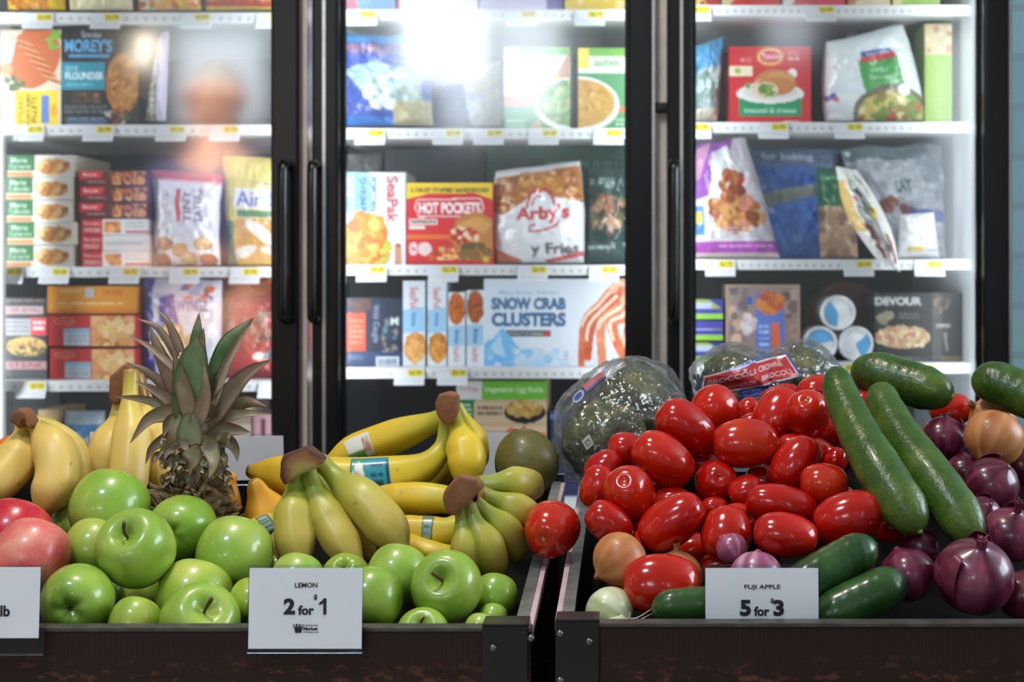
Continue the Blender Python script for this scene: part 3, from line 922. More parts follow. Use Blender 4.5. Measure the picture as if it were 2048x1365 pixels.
# ---- middle bay, second shelf
bag('frozen_bag', [(686, 68), (862, 72), (868, 256), (690, 256)], lambda a: (a.rect(0, 0, 1, 1, (70, 92, 176)), a.rect(0, 0, 1, 0.1, (70, 150, 214)), a.text('FISH FILLETS', 0.05, 0.12, 0.7, 0.22, (230, 150, 120)), a.poly([(0, 0.4), (0.4, 0.3), (0.9, 0.5), (0.9, 0.85), (0.4, 0.8)], (160, 190, 200)), a.food(0.55, 0.6, 0.3, 0.2, [(180, 200, 190), (150, 180, 190), (210, 220, 220)], 30, 0.08, 2), a.rect(0, 0.9, 0.55, 1, (60, 120, 200)), a.poly([(0.55, 0.75), (1, 0.72), (1, 1), (0.55, 1)], (190, 180, 140))), 'crumpled blue bag with a silvery picture beside the tall handles', seed=11, rag=3, crumple=0.012)
bag('frozen_bag', [(860, 150), (1000, 120), (1004, 256), (852, 256)], lambda a: (a.rect(0, 0, 1, 1, (172, 184, 206)), a.poly([(0, 0.3), (0.5, 0.3), (0.6, 1), (0, 1)], (52, 74, 140)), a.rect(0.6, 0, 1, 0.5, (190, 170, 150)), a.dabs(0.6, 0.4, 1, 1, [(214, 200, 186), (196, 190, 190)], 16, 0.1, 2)), 'pale and navy bag behind the bright reflection', seed=12, rag=3, Y=YP + 0.11)


def art_steam(k):
    def f(a):
        a.rect(0, 0, 1, 1, (232, 236, 226)).rect(0, 0, 1, 0.1, (120, 184, 80)).rect(0, 0, 0.2, 0.25, (240, 220, 90)).text('steamers' if k == 0 else 'Southwest', 0.3, 0.12, 0.8, 0.22, (86, 150, 70))
        if k == 0:
            a.rect(0, 0.57, 1, 0.7, (232, 120, 86)).rect(0, 0.7, 1, 1, (52, 140, 80)).poly([(1.0, 0.05), (0.7, 0.42), (1, 0.45)], (190, 140, 100)).poly([(0.95, 0.4), (0.7, 0.3), (0.78, 0.48)], (244, 210, 60))
            a.ell(1.06, 0.68, 0.6, 0.32, (236, 238, 236)).food(1.06, 0.66, 0.54, 0.28, [(110, 160, 70), (140, 184, 90), (90, 136, 54), (190, 200, 110)], 150, 0.045, 3, (116, 160, 76)).poly([(0.35, 1), (0.52, 0.85), (0.6, 1)], (206, 150, 96)).lines(0.05, 0.86, 0.32, 0.96, 2, (180, 220, 190), 3)
        else:
            a.rect(0, 0.3, 1, 1, (92, 160, 110)).rect(0.7, 0.7, 1, 0.76, (224, 120, 80)).ell(0.0, 0.68, 0.78, 0.34, (232, 232, 226)).food(0.0, 0.66, 0.7, 0.29, [(206, 160, 84), (222, 182, 104), (190, 140, 66)], 140, 0.045, 4, (206, 164, 90)).lines(0.72, 0.85, 0.98, 0.96, 2, (190, 220, 196), 3)
    return f


carton('frozen_vegetable_box', 1008, 94, 1140, (1, 1), art_steam(0), 'green box with a bowl of green vegetables cut by its edge', side=(60, 130, 80), depth=0.14)
carton('frozen_vegetable_box', 1156, 96, 1262, (1, 1), art_steam(1), 'green box with a bowl of yellow grains cut by its edge', side=(60, 130, 80), depth=0.14)

# ---- middle bay, third shelf
def art_popcorn(a):
    a.rect(0, 0, 1, 1, (226, 232, 240)).rect(0, 0, 0.42, 0.44, (150, 200, 232)).rect(0, 0, 0.08, 0.4, (100, 150, 200)).rect(0.2, 0, 0.24, 0.44, (100, 180, 230))
    a.text('SeaPak', 0.70, 0.04, 0.88, 0.54, (190, 46, 56), -90, 0.02).text('POPCORN', 0.42, 0.05, 0.54, 0.42, (44, 104, 176), -90, 0.03).text('SHRIMP', 0.25, 0.05, 0.38, 0.42, (44, 104, 176), -90, 0.03).text('OVEN', 0.05, 0.05, 0.12, 0.25, (240, 244, 250), -90)
    a.food(0.38, 0.66, 0.34, 0.22, FRY, 60, 0.085, 3, (210, 124, 36)).food(0.35, 0.9, 0.4, 0.13, FRY, 50, 0.085, 5, (210, 124, 36)).food(0.7, 0.86, 0.08, 0.12, [(190, 196, 60)], 10, 0.05, 2).rect(0.83, 0.78, 0.93, 1, (206, 150, 120)).rect(0.85, 0.76, 0.91, 0.8, (190, 60, 50))


carton('frozen_shrimp_box', 686, 345, 811, (1, 2), art_popcorn, 'white and light blue box with orange popcorn shrimp pictured', side=(210, 220, 230))


def art_pockets(a):
    a.rect(0, 0, 1, 1, (212, 30, 42)).poly([(0, 0), (1, 0), (1, 0.2), (0.78, 0.12), (0.25, 0.13), (0, 0.2)], (240, 206, 40)).text('2 CRUST STUFFED SANDWICHES', 0.05, 0.065, 0.95, 0.11, (40, 34, 26), bold=0.03)
    a.poly([(0.12, 0.2), (0.86, 0.18), (0.9, 0.3), (0.86, 0.41), (0.14, 0.42), (0.09, 0.3)], (236, 220, 220)).poly([(0.13, 0.215), (0.85, 0.195), (0.88, 0.3), (0.85, 0.395), (0.145, 0.405), (0.105, 0.3)], (206, 32, 44))
    a.text('HOT POCKETS', 0.14, 0.235, 0.855, 0.375, (246, 244, 244), bold=0.05)
    a.rect(0.03, 0.44, 0.36, 0.5, (236, 226, 220)).rect(0.03, 0.52, 0.22, 0.56, (232, 220, 214)).text('PEPPERONI', 0.05, 0.45, 0.34, 0.49, (50, 40, 40), bold=0.03).rect(0, 0.63, 0.5, 0.68, (226, 110, 40))
    a.poly([(0.5, 0.7), (0.58, 0.42), (0.8, 0.34), (1, 0.44), (1, 0.9), (0.7, 0.95)], (196, 126, 56)).poly([(0.6, 0.5), (0.82, 0.4), (0.98, 0.5), (0.9, 0.62)], (216, 156, 84))
    a.food(0.68, 0.64, 0.18, 0.1, [(200, 60, 40), (240, 220, 180), (170, 40, 30)], 26, 0.035, 3, (214, 120, 70)).food(0.46, 0.86, 0.22, 0.1, [(216, 90, 50), (236, 180, 110), (190, 60, 40)], 36, 0.04, 4).food(0.8, 0.85, 0.2, 0.12, [(110, 100, 40), (150, 100, 50), (90, 80, 40)], 24, 0.05, 5).ell(0.08, 0.8, 0.05, 0.08, (236, 214, 214)).ell(0.21, 0.8, 0.08, 0.08, (236, 214, 214)).text('6g', 0.05, 0.77, 0.11, 0.83, (190, 40, 50)).rect(0, 0.94, 1, 1, (190, 24, 36)).ell(0.92, 0.93, 0.04, 0.04, (200, 196, 50))


carton('frozen_sandwich_box', 813, 366, 986, (1, 2), art_pockets, 'red box with a yellow top band and stuffed sandwiches pictured', side=(180, 30, 40))


def art_fries(a):
    a.rect(0, 0, 1, 1, (228, 230, 236)).rect(0, 0, 1, 0.07, (214, 214, 218))
    a.poly([(0.02, 0.08), (1, 0.05), (1, 0.42), (0.86, 0.38), (0.6, 0.33), (0.36, 0.36), (0.12, 0.5), (0, 0.45)], (184, 116, 52)).dabs(0.04, 0.08, 0.95, 0.3, [(206, 146, 70), (156, 88, 36), (226, 176, 104), (180, 110, 50)], 70, 0.05, 7).dabs(0.04, 0.3, 0.24, 0.44, [(206, 146, 70), (156, 88, 36)], 14, 0.05, 8).dabs(0.82, 0.3, 0.98, 0.4, [(206, 146, 70), (156, 88, 36)], 12, 0.05, 8)
    RD = (196, 46, 58)
    a.ell(0.53, 0.45, 0.2, 0.17, (228, 230, 236))
    a.stroke([(0.38, 0.44), (0.395, 0.36), (0.43, 0.29), (0.48, 0.255), (0.53, 0.28), (0.58, 0.25), (0.635, 0.29), (0.675, 0.36), (0.69, 0.43)], .014, RD)
    a.stroke([(0.44, 0.42), (0.45, 0.36), (0.49, 0.315), (0.53, 0.335)], .009, RD, 40)
    a.text("Arby's", 0.27, 0.42, 0.83, 0.6, RD, bold=0.03)
    a.stroke([(0.47, 0.61), (0.415, 0.63), (0.42, 0.675), (0.5, 0.675), (0.6, 0.655), (0.69, 0.62), (0.72, 0.58)], .012, RD)
    a.text('y Fries', 0.42, 0.80, 0.93, 0.94, (70, 62, 74), bold=0.03)
    a.poly([(0, 0.84), (0.3, 0.97), (0.3, 1), (0, 1)], (206, 120, 90)).poly([(0.55, 0.97), (1, 0.88), (1, 0.93), (0.6, 1)], (206, 80, 80))


bag('frozen_bag', [(991, 342), (1160, 321), (1168, 530), (994, 530)], art_fries, 'white bag topped with curly fries and red lettering', seed=14, rag=3, waist=-1.0, bulge=0.045)
bag('frozen_bag', [(1172, 338), (1268, 330), (1268, 530), (1168, 530)], lambda a: (a.rect(0, 0, 1, 1, (28, 62, 60)), a.food(0.5, 0.5, 0.42, 0.2, [(150, 96, 70), (110, 110, 76), (176, 140, 110), (96, 60, 50)], 60, 0.08, 3), a.lines(0.1, 0.12, 0.6, 0.2, 2, (120, 150, 144), 2), a.rect(0, 0.78, 1, 1, (52, 80, 78)), a.lines(0.1, 0.82, 0.6, 0.9, 1, (170, 190, 180), 2)), 'dark green bag with a stir-fry picture at the edge of the middle door', seed=15, rag=2, Y=YP + 0.05)
carton('frozen_meal_box', 975, 294, 1262, (1, 2), lambda a: (a.rect(0, 0, 1, 1, (10, 62, 48)), a.rect(0.0, 0, 1, 0.1, (18, 78, 62)), a.lines(0.4, 0.12, 0.9, 0.2, 1, (60, 120, 100), 2)), 'deep green box standing behind the curly fries bag', Y=3.47, side=(20, 60, 50))
carton('frozen_meal_box', 770, 298, 965, (1, 2), lambda a: (a.rect(0, 0, 1, 1, (28, 36, 50)), a.rect(0, 0.3, 1, 0.36, (90, 90, 40))), 'dark navy box standing behind the red sandwich box', Y=3.46, side=(40, 44, 56))
bag('frozen_bag', [(694, 308), (768, 306), (772, 520), (690, 520)], lambda a: (a.rect(0, 0, 1, 1, (128, 130, 132)), a.dabs(0, 0, 1, 1, [(150, 152, 154), (104, 108, 110)], 16, 0.2, 2)), 'grey bag standing behind the popcorn shrimp box', Y=3.52, seed=16)

# ---- middle bay, fourth shelf
def art_navy(a):
    a.rect(0, 0, 1, 1, (28, 40, 68)).rect(0, 0.22, 0.34, 0.78, (222, 76, 40)).lines(0.05, 0.32, 0.3, 0.7, 5, (236, 140, 110), 3).poly([(0, 0.05), (0.4, 0.0), (0.45, 0.16), (0.2, 0.24)], (92, 60, 54))
    a.text('Wild Caught', 0.44, 0.1, 0.58, 0.66, (170, 184, 206), -90).dabs(0.62, 0.3, 0.9, 0.8, [(90, 130, 150), (130, 130, 120), (50, 70, 100)], 22, 0.05, 3).text('M', 0.78, 0.28, 0.92, 0.4, (220, 226, 236), bold=0.03).rect(0, 0.8, 1, 1, (44, 70, 116)).rect(0.52, 0.86, 0.92, 1, (226, 232, 240)).text('||||||||', 0.56, 0.89, 0.88, 0.98, (70, 90, 130), bold=0.02).lines(0.04, 0.84, 0.3, 0.92, 2, (120, 140, 180), 2)


carton('frozen_fish_box', 690, 596, 802, (1, 3), art_navy, 'navy box with an orange panel beside slim white boxes', side=(30, 40, 66), yaw=3)


def art_slim(k, cols):
    def f(a):
        a.rect(0, 0, 1, 1, (222, 232, 242))
        if k == 0:
            a.text('SeaPak', 0.32, 0.07, 0.68, 0.34, (200, 90, 96), -90).poly([(0, 0.34), (1, 0.3), (1, 0.6), (0, 0.62)], (150, 200, 234)).text('Shrimp', 0.34, 0.37, 0.6, 0.53, (60, 110, 180), -90, 0.03).food(0.55, 0.78, 0.5, 0.18, cols, 50, 0.13, 5, cols[0])
        else:
            a.food(0.5, 0.22, 0.48, 0.22, cols, 50, 0.13, 7, cols[0]).poly([(0, 0.46), (1, 0.44), (1, 0.72), (0, 0.74)], (160, 204, 234)).text('Shrimp', 0.32, 0.5, 0.66, 0.7, (60, 110, 180), -90, 0.03).text('SeaPak', 0.34, 0.74, 0.66, 0.95, (200, 100, 110), -90).rect(0.46, 0.05, 0.62, 0.18, (200, 60, 60))
    return f


carton('frozen_shrimp_box', 806, 562, 850, (1, 3), art_slim(0, [(222, 160, 84), (232, 180, 104), (206, 140, 66)]), 'first slim upright shrimp box next to the navy box', side=(200, 214, 230), group='slim upright shrimp boxes')
carton('frozen_shrimp_box', 855, 563, 893, (1, 3), art_slim(0, [(206, 132, 50), (220, 156, 74), (180, 106, 36)]), 'second slim shrimp box from the navy box', side=(190, 206, 226), group='slim upright shrimp boxes')
carton('frozen_shrimp_box', 896, 585, 930, (1, 3), art_slim(1, [(200, 110, 32), (222, 140, 50), (180, 90, 26)]), 'shorter slim shrimp box with its food picture at the top, third from the navy box', side=(190, 206, 226), group='slim upright shrimp boxes')
carton('frozen_shrimp_box', 933, 581, 968, (1, 3), art_slim(1, [(176, 92, 40), (196, 120, 56), (150, 76, 34)]), 'slim shrimp box touching the wide crab box', side=(190, 206, 226), group='slim upright shrimp boxes')


def art_crab(a):
    a.rect(0, 0, 1, 1, (216, 228, 242)).rect(0.3, 0, 1, 1, (224, 233, 244))
    a.text('Mike Arctic Atlantic', 0.1, 0.13, 0.5, 0.18, (150, 190, 220), bold=0.01)
    a.text('SNOW CRAB', 0.05, 0.215, 0.545, 0.355, (44, 96, 142), bold=0.05).text('CLUSTERS', 0.05, 0.385, 0.545, 0.545, (44, 96, 142), bold=0.05)
    a.rect(0.15, 0.59, 0.445, 0.665, (60, 66, 80)).text('PRODUCT OF CANADA', 0.16, 0.612, 0.4, 0.645, (226, 230, 236), bold=0.02).rect(0.405, 0.6, 0.44, 0.655, (206, 50, 60))
    a.poly([(0, 0.74), (0.03, 0.70), (0.06, 0.69), (0.09, 0.63), (0.11, 0.58), (0.13, 0.56), (0.15, 0.62), (0.18, 0.66), (0.21, 0.75), (0.26, 0.82), (0.32, 0.93), (0.36, 1), (0, 1)], (112, 186, 240))
    a.poly([(0.04, 0.78), (0.08, 0.70), (0.11, 0.62), (0.12, 0.75), (0.15, 0.9), (0.08, 0.86)], (176, 216, 244)).poly([(0.17, 0.72), (0.2, 0.8), (0.26, 0.95), (0.2, 0.92)], (150, 204, 242)).poly([(0.15, 1), (0.24, 0.86), (0.30, 0.80), (0.36, 0.78), (0.42, 0.84), (0.5, 0.9), (0.6, 1)], (194, 220, 242)).dabs(0.02, 0.8, 0.5, 1, [(206, 226, 244), (150, 204, 240)], 16, 0.03, 3)
    sh = [(222, 116, 74), (208, 92, 56), (232, 146, 106), (238, 176, 140)]

    def leg(pts, w, c):
        q = catmull(pts, 64)
        for i, (x, y) in enumerate(q):
            k = w * (1 - .5 * i / 63)
            a.ell(x, y, k, k * 1.7, np.array(sh[c]) * (.92 + .1 * (i % 9 < 2)))
        for i, (x, y) in enumerate(q[:48]):
            a.ell(x - w * .35, y, w * .2, w * .4, (240, 214, 190))
    leg([(0.95, 0.02), (0.86, 0.14), (0.78, 0.3), (0.70, 0.42), (0.66, 0.6), (0.65, 0.98)], .044, 0)
    leg([(0.90, 0.2), (0.80, 0.36), (0.72, 0.52), (0.70, 0.7), (0.695, 0.9)], .046, 1)
    leg([(0.98, 0.12), (0.95, 0.3), (0.84, 0.42), (0.78, 0.56), (0.79, 0.98)], .054, 2)
    leg([(0.99, 0.3), (0.94, 0.42), (0.86, 0.5), (0.88, 0.7), (0.96, 0.99)], .052, 0)
    leg([(1.0, 0.45), (0.96, 0.6), (0.95, 0.75), (0.99, 0.9)], .040, 1)
    leg([(0.86, 0.12), (0.9, 0.05), (0.97, 0.1), (0.92, 0.24)], .03, 3)
    a.lines(0.53, 0.83, 0.56, 0.95, 3, (150, 170, 206), 2)


carton('frozen_crab_box', 968, 558, 1268, (1, 3), art_crab, 'wide pale blue crab box with orange crab legs pictured', side=(200, 216, 232), cell=1.8)

# ---- middle bay, deck
def art_rolls(a):
    a.rect(0, 0, 1, 1, (206, 176, 140)).rect(0, 0, 0.28, 0.16, (226, 226, 226)).text('Kellogg', 0.04, 0.05, 0.24, 0.09, (214, 120, 140)).rect(0.28, 0, 1, 0.16, (112, 190, 64)).text('Vegetable Egg Rolls', 0.3, 0.05, 0.96, 0.11, (232, 244, 220), bold=0.02)
    a.rect(0, 0.16, 0.2, 0.5, (40, 120, 72)).lines(0.03, 0.2, 0.17, 0.32, 3, (190, 220, 196), 2).rect(0.2, 0.18, 1, 0.36, (216, 190, 158)).lines(0.23, 0.22, 0.5, 0.32, 2, (130, 104, 84), 4)
    a.ell(0.76, 0.27, 0.23, 0.1, (36, 34, 34)).food(0.76, 0.24, 0.2, 0.07, [(206, 170, 96), (186, 140, 70), (222, 190, 126)], 26, 0.04, 3, (196, 156, 90)).rect(0.2, 0.39, 1, 0.6, (226, 196, 166)).food(0.75, 0.48, 0.24, 0.06, [(206, 90, 56), (222, 130, 80)], 20, 0.045, 5)


carton('frozen_egg_roll_box', 913, 763, 1093, (1, 4), art_rolls, 'box with a bright green banner low in the freezer behind the mango', side=(190, 160, 120))
carton('frozen_meal_box', 1100, 822, 1180, (1, 4), lambda a: (a.rect(0, 0, 1, 1, (40, 52, 92)), a.rect(0, 0.03, 0.3, 0.1, (90, 120, 190))), 'dark blue box low in the freezer behind the broccoli bag', side=(30, 40, 70))

# ---- right bay, top shelf feet
for x0, x1, c1, c2, w in ((1392, 1440, (226, 200, 120), (180, 60, 50), 'yellow'), (1444, 1560, (214, 196, 150), (210, 50, 50), 'beige and red'), (1566, 1690, (230, 224, 222), (206, 60, 80), 'white and pink'), (1696, 1780, (196, 130, 90), (226, 210, 180), 'brown'), (1786, 1880, (226, 214, 160), (160, 190, 90), 'pale yellow')):
    carton('frozen_meal_box', x0, -150, x1, (2, 0), (lambda a, c1=c1, c2=c2: (a.rect(0, 0, 1, 1, c1), a.rect(0.6, 0.7, 1, 1, c2), a.dabs(0, 0.8, 0.6, 1, [c1, c2], 8, 0.1, 2))), w + ' box on the top shelf behind the far door', side=c1)

# ---- right bay, second shelf
bag('frozen_bag', [(1390, 92), (1450, 72), (1436, 246), (1388, 246)], lambda a: (a.rect(0, 0, 1, 1, (150, 176, 186)), a.rect(0, 0, 1, 0.35, (84, 156, 206)), a.dabs(0, 0.35, 1, 1, [(176, 196, 200), (120, 150, 140), (196, 206, 206)], 30, 0.2, 3), a.rect(0, 0.85, 1, 1, (214, 206, 190))), 'blue-topped clear bag beside the red chicken plate box', seed=18, rag=3)


def art_plate(a):
    a.rect(0, 0, 1, 1, (206, 42, 52)).ell(0.5, 0.13, 0.17, 0.12, (232, 150, 50)).ell(0.5, 0.13, 0.145, 0.095, (246, 206, 170)).ell(0.5, 0.13, 0.13, 0.08, (206, 46, 50)).text('Tyson', 0.39, 0.09, 0.61, 0.18, (250, 240, 236), bold=0.03)
    a.rect(0, 0.24, 0.28, 0.37, (236, 226, 196)).ell(0.1, 0.305, 0.04, 0.035, (160, 180, 60)).text('MADE', 0.14, 0.14, 0.27, 0.2, (240, 190, 190)).text('REAL', 0.72, 0.06, 0.85, 0.11, (240, 180, 180)).lines(0.72, 0.14, 0.86, 0.2, 1, (240, 180, 180), 3).ell(0.77, 0.34, 0.06, 0.06, (244, 240, 236))
    a.ell(0.5, 0.6, 0.41, 0.15, (236, 236, 234)).ell(0.5, 0.58, 0.34, 0.1, (222, 222, 218)).ell(0.56, 0.46, 0.26, 0.17, (196, 128, 72)).ell(0.62, 0.4, 0.18, 0.08, (214, 152, 92)).ell(0.44, 0.54, 0.17, 0.13, (232, 206, 178)).food(0.46, 0.55, 0.11, 0.09, GREENS + [(222, 214, 180)], 26, 0.03, 4, (110, 130, 76)).food(0.26, 0.52, 0.06, 0.05, GREENS, 8, 0.03, 5)
    a.poly([(0.11, 0.66), (0.89, 0.66), (0.88, 0.88), (0.12, 0.88)], (34, 150, 100)).ell(0.5, 0.62, 0.36, 0.1, (236, 236, 234)).ell(0.5, 0.58, 0.33, 0.09, (220, 220, 216)).ell(0.56, 0.5, 0.24, 0.12, (196, 128, 72)).ell(0.44, 0.55, 0.16, 0.1, (232, 206, 178)).food(0.46, 0.55, 0.11, 0.08, GREENS + [(222, 214, 180)], 26, 0.03, 4, (110, 130, 76)).text('broccoli & cheese', 0.18, 0.77, 0.82, 0.84, (220, 240, 228), bold=0.02).rect(0.66, 0.93, 0.86, 0.99, (236, 190, 190))


carton('frozen_chicken_box', 1459, 93, 1622, (2, 1), art_plate, 'red box with a stuffed chicken plate pictured over a green strip', side=(186, 40, 50))


def art_salad(a):
    a.rect(0, 0, 1, 1, (226, 234, 238)).poly([(0.36, 0.32), (0.78, 0.3), (0.82, 0.75), (0.4, 0.75)], (80, 160, 90)).text('Wild', 0.47, 0.42, 0.65, 0.48, (196, 226, 196)).text('Broccoli', 0.46, 0.5, 0.74, 0.56, (196, 226, 196)).lines(0.45, 0.59, 0.74, 0.66, 2, (140, 196, 144), 3)
    a.rect(0.4, 0.22, 0.74, 0.29, (56, 92, 160)).poly([(0.38, 0.29), (0.76, 0.26), (0.76, 0.33), (0.38, 0.36)], (196, 70, 80)).text('birch', 0.46, 0.23, 0.7, 0.285, (220, 230, 240))
    a.ell(0.66, 0.92, 0.38, 0.3, (120, 112, 100)).food(0.66, 0.95, 0.34, 0.26, [(206, 190, 110), (120, 156, 70), (222, 214, 160), (186, 70, 60), (170, 150, 90)], 110, 0.045, 6, (186, 170, 104)).ell(0.8, 0.68, 0.065, 0.06, (240, 240, 238)).poly([(0, 0.7), (0.12, 0.66), (0.14, 0.74), (0.04, 0.78)], (90, 100, 170)).poly([(0.06, 0.75), (0.16, 0.72), (0.14, 0.8)], (206, 110, 120))


bag('frozen_bag', [(1652, 84), (1806, 48), (1850, 246), (1650, 246)], art_salad, 'white bag with a green panel over a pasta salad bowl', seed=19, rag=4, bulge=0.045, waist=-1.6)
bag('frozen_bag', [(1694, 64), (1768, 62), (1800, 246), (1670, 246)], lambda a: (a.rect(0, 0, 1, 1, (150, 156, 172)), a.dabs(0, 0, 1, 1, [(176, 180, 196), (110, 118, 130)], 16, 0.14, 4)), 'crumpled grey bag top behind the white salad bag', seed=20, rag=4, Y=3.46)
carton('frozen_meal_box', 1850, 48, 1904, (2, 1), lambda a: (a.rect(0, 0, 1, 1, (160, 200, 70)), a.rect(0, 0, 1, 0.3, (226, 206, 160)), a.dabs(0, 0.02, 1, 0.28, [(206, 150, 110), (236, 220, 190)], 12, 0.14, 3), a.lines(0.4, 0.35, 0.7, 0.95, 10, (190, 216, 120), 3)), 'lime green box standing against the white freezer wall', Y=YP + 0.02, side=(170, 206, 90), depth=0.12)

# ---- right bay, third shelf
def art_meat(a):
    a.rect(0, 0, 1, 1, (222, 216, 226)).poly([(0, 0.0), (0.75, 0), (0.3, 0.45), (0, 0.5)], (150, 84, 178)).poly([(0.3, 0.1), (0.62, 0.05), (0.72, 0.4), (0.2, 0.55)], (226, 228, 236)).poly([(0, 0.05), (0.3, 0.0), (0.1, 0.3), (0, 0.35)], (206, 150, 190))
    a.food(0.58, 0.42, 0.22, 0.15, [(186, 110, 56), (150, 80, 48), (206, 150, 80), (170, 60, 50)], 40, 0.06, 3).food(0.56, 0.6, 0.36, 0.16, [(186, 116, 60), (150, 84, 50), (214, 160, 96), (196, 120, 100)], 70, 0.07, 4)
    a.rect(0, 0.55, 0.14, 0.8, (70, 140, 206)).rect(0.02, 0.6, 0.1, 0.7, (230, 200, 70)).rect(0, 0.86, 1, 0.96, (176, 70, 184)).lines(0.3, 0.89, 0.95, 0.93, 1, (226, 170, 226), 3).rect(0, 0.96, 1, 1, (224, 206, 200)).lines(0.2, 0.74, 0.8, 0.84, 3, (206, 196, 206), 2)


bag('frozen_bag', [(1392, 288), (1490, 276), (1560, 520), (1388, 520)], art_meat, 'purple and white bag with browned chicken pieces pictured', seed=21, rag=3, waist=-1)
bag('frozen_bag', [(1496, 294), (1680, 298), (1640, 522), (1540, 522)], lambda a: (a.rect(0, 0, 1, 1, (60, 104, 186)), a.rect(0, 0, 1, 0.18, (90, 112, 142)), a.text('for baking', 0.12, 0.05, 0.7, 0.14, (200, 210, 222), bold=0.02), a.poly([(0.0, 0.42), (1, 0.3), (1, 0.4), (0, 0.55)], (140, 146, 140)), a.poly([(0, 0.55), (1, 0.42), (1, 1), (0, 1)], (74, 124, 214)), a.ell(0.5, 0.82, 0.08, 0.04, (130, 170, 230))), 'blue bag with pale lettering between two patterned bags', Y=YP + 0.13, seed=22, rag=2)
bag('frozen_bag', [(1632, 336), (1712, 336), (1716, 520), (1640, 520)], lambda a: (a.rect(0, 0, 1, 1, (20, 96, 60)), a.text('Garden', 0.1, 0.08, 0.6, 0.14, (160, 200, 170)), a.rect(0, 0.42, 1, 1, (150, 120, 92)), a.dabs(0, 0.42, 1, 1, [(176, 140, 110), (124, 92, 70)], 20, 0.14, 3)), 'green and brown bag half hidden by the leaning white bag', seed=23, Y=YP + 0.06)
bag('frozen_bag', [(1676, 296), (1886, 286), (1890, 520), (1780, 520)], lambda a: (a.rect(0, 0, 1, 1, (170, 176, 184)), a.rect(0, 0, 1, 0.12, (104, 120, 128)), a.text('LAY', 0.42, 0.3, 0.62, 0.42, (70, 92, 100), bold=0.03), a.food(0.3, 0.52, 0.12, 0.06, [(110, 62, 50), (130, 80, 66)], 10, 0.05, 2), a.food(0.5, 0.62, 0.1, 0.06, [(120, 66, 54)], 8, 0.05, 3), a.poly([(0.5, 0.56), (1, 0.6), (1, 0.7), (0.6, 0.68)], (60, 84, 160)), a.food(0.62, 0.72, 0.1, 0.06, [(120, 76, 64)], 8, 0.05, 4), a.dabs(0.7, 0, 1, 0.5, [(150, 160, 170), (120, 136, 146)], 14, 0.1, 5)), 'grey-white bag slumped against the freezer wall', Y=YP + 0.10, seed=24, rag=4, crumple=0.012)
bag('frozen_bag', [(1800, 430), (1868, 424), (1880, 520), (1796, 520)], lambda a: (a.rect(0, 0, 1, 1, (232, 232, 236)), a.rect(0.2, 0.75, 0.6, 0.84, (226, 196, 110)), a.rect(0.6, 0.8, 0.9, 0.86, (150, 180, 220))), 'small white bag lying beside the leaning white bag', Y=YP + 0.0, seed=25, bulge=0.03)
bag('frozen_bag', [(1672, 334), (1712, 338), (1800, 548), (1752, 520)], lambda a: (a.rect(0, 0, 1, 1, (226, 226, 222)), a.rect(0, 0.15, 0.22, 0.7, (226, 190, 110)), a.poly([(0.3, 0.25), (0.55, 0.2), (0.5, 0.32)], (80, 84, 90)), a.poly([(0.5, 0.42), (0.75, 0.4), (0.7, 0.5), (0.55, 0.55)], (236, 200, 80)), a.poly([(0.2, 0.6), (0.36, 0.6), (0.5, 0.95), (0.36, 0.95)], (150, 66, 44)), a.poly([(0.64, 0.66), (0.8, 0.66), (0.9, 0.95), (0.76, 0.95)], (150, 66, 44)), a.poly([(0.24, 0.3), (0.36, 0.32), (0.3, 0.42)], (206, 60, 50))), 'white bag with red-brown streaks leaning out over the shelf edge', Y=YP - 0.11, seed=26, rag=2, bulge=0.05, waist=-16, lean=0.05, hang=True)

# ---- right bay, fourth shelf
zr = SZ[2][3]
def art_purple(c):
    def f(a):
        a.rect(0, 0, 1, 1, (62, 56, 150)).poly([(0, 0), (0.5, 0), (1, 0.5), (0, 0.4)], (150, 170, 60)).rect(0, 0.15, 0.6, 0.45, (176, 190, 226)).rect(0, 0.75, 1, 1, (140, 196, 70))
        if c: a.rect(0, 0, 1, 0.4, (70, 64, 160))
    return f


for i in range(3):
    carton('frozen_meal_box', 1388, 727 - 43 * (i + 1) + 1.5, 1446, None, art_purple(i % 2), ['lowest', 'middle', 'topmost'][i] + ' of three purple and green boxes in the far bay', z0=zr + i * 0.0487, side=(80, 80, 150), group='purple and green boxes')


def art_pretzel(a):
    a.rect(0, 0, 1, 1, (176, 150, 130)).rect(0.03, 0.02, 0.97, 0.98, (150, 128, 120)).dabs(0.04, 0.04, 0.3, 0.96, [(120, 100, 110), (190, 160, 130), (150, 130, 140)], 20, 0.08, 2).dabs(0.7, 0.04, 0.96, 0.96, [(110, 84, 90), (170, 140, 130)], 20, 0.08, 3)
    a.poly([(0.4, 0.1), (0.78, 0.14), (0.8, 0.98), (0.4, 0.98)], (92, 120, 200)).food(0.6, 0.24, 0.18, 0.15, [(214, 130, 50), (196, 80, 50), (170, 90, 50)], 36, 0.045, 3, (206, 110, 50)).poly([(0.62, 0.5), (0.72, 0.5), (0.74, 1), (0.62, 1)], (222, 110, 70)).rect(0.28, 0.15, 0.36, 0.26, (50, 96, 180)).food(0.3, 0.5, 0.1, 0.16, [(214, 200, 206), (190, 170, 176)], 20, 0.05, 4).lines(0.44, 0.52, 0.58, 0.92, 5, (170, 200, 236), 4)


carton('frozen_meal_box', 1452, 570, 1600, (2, 3), art_pretzel, 'brown and blue box in the far bay beside purple boxes', side=(150, 126, 106))


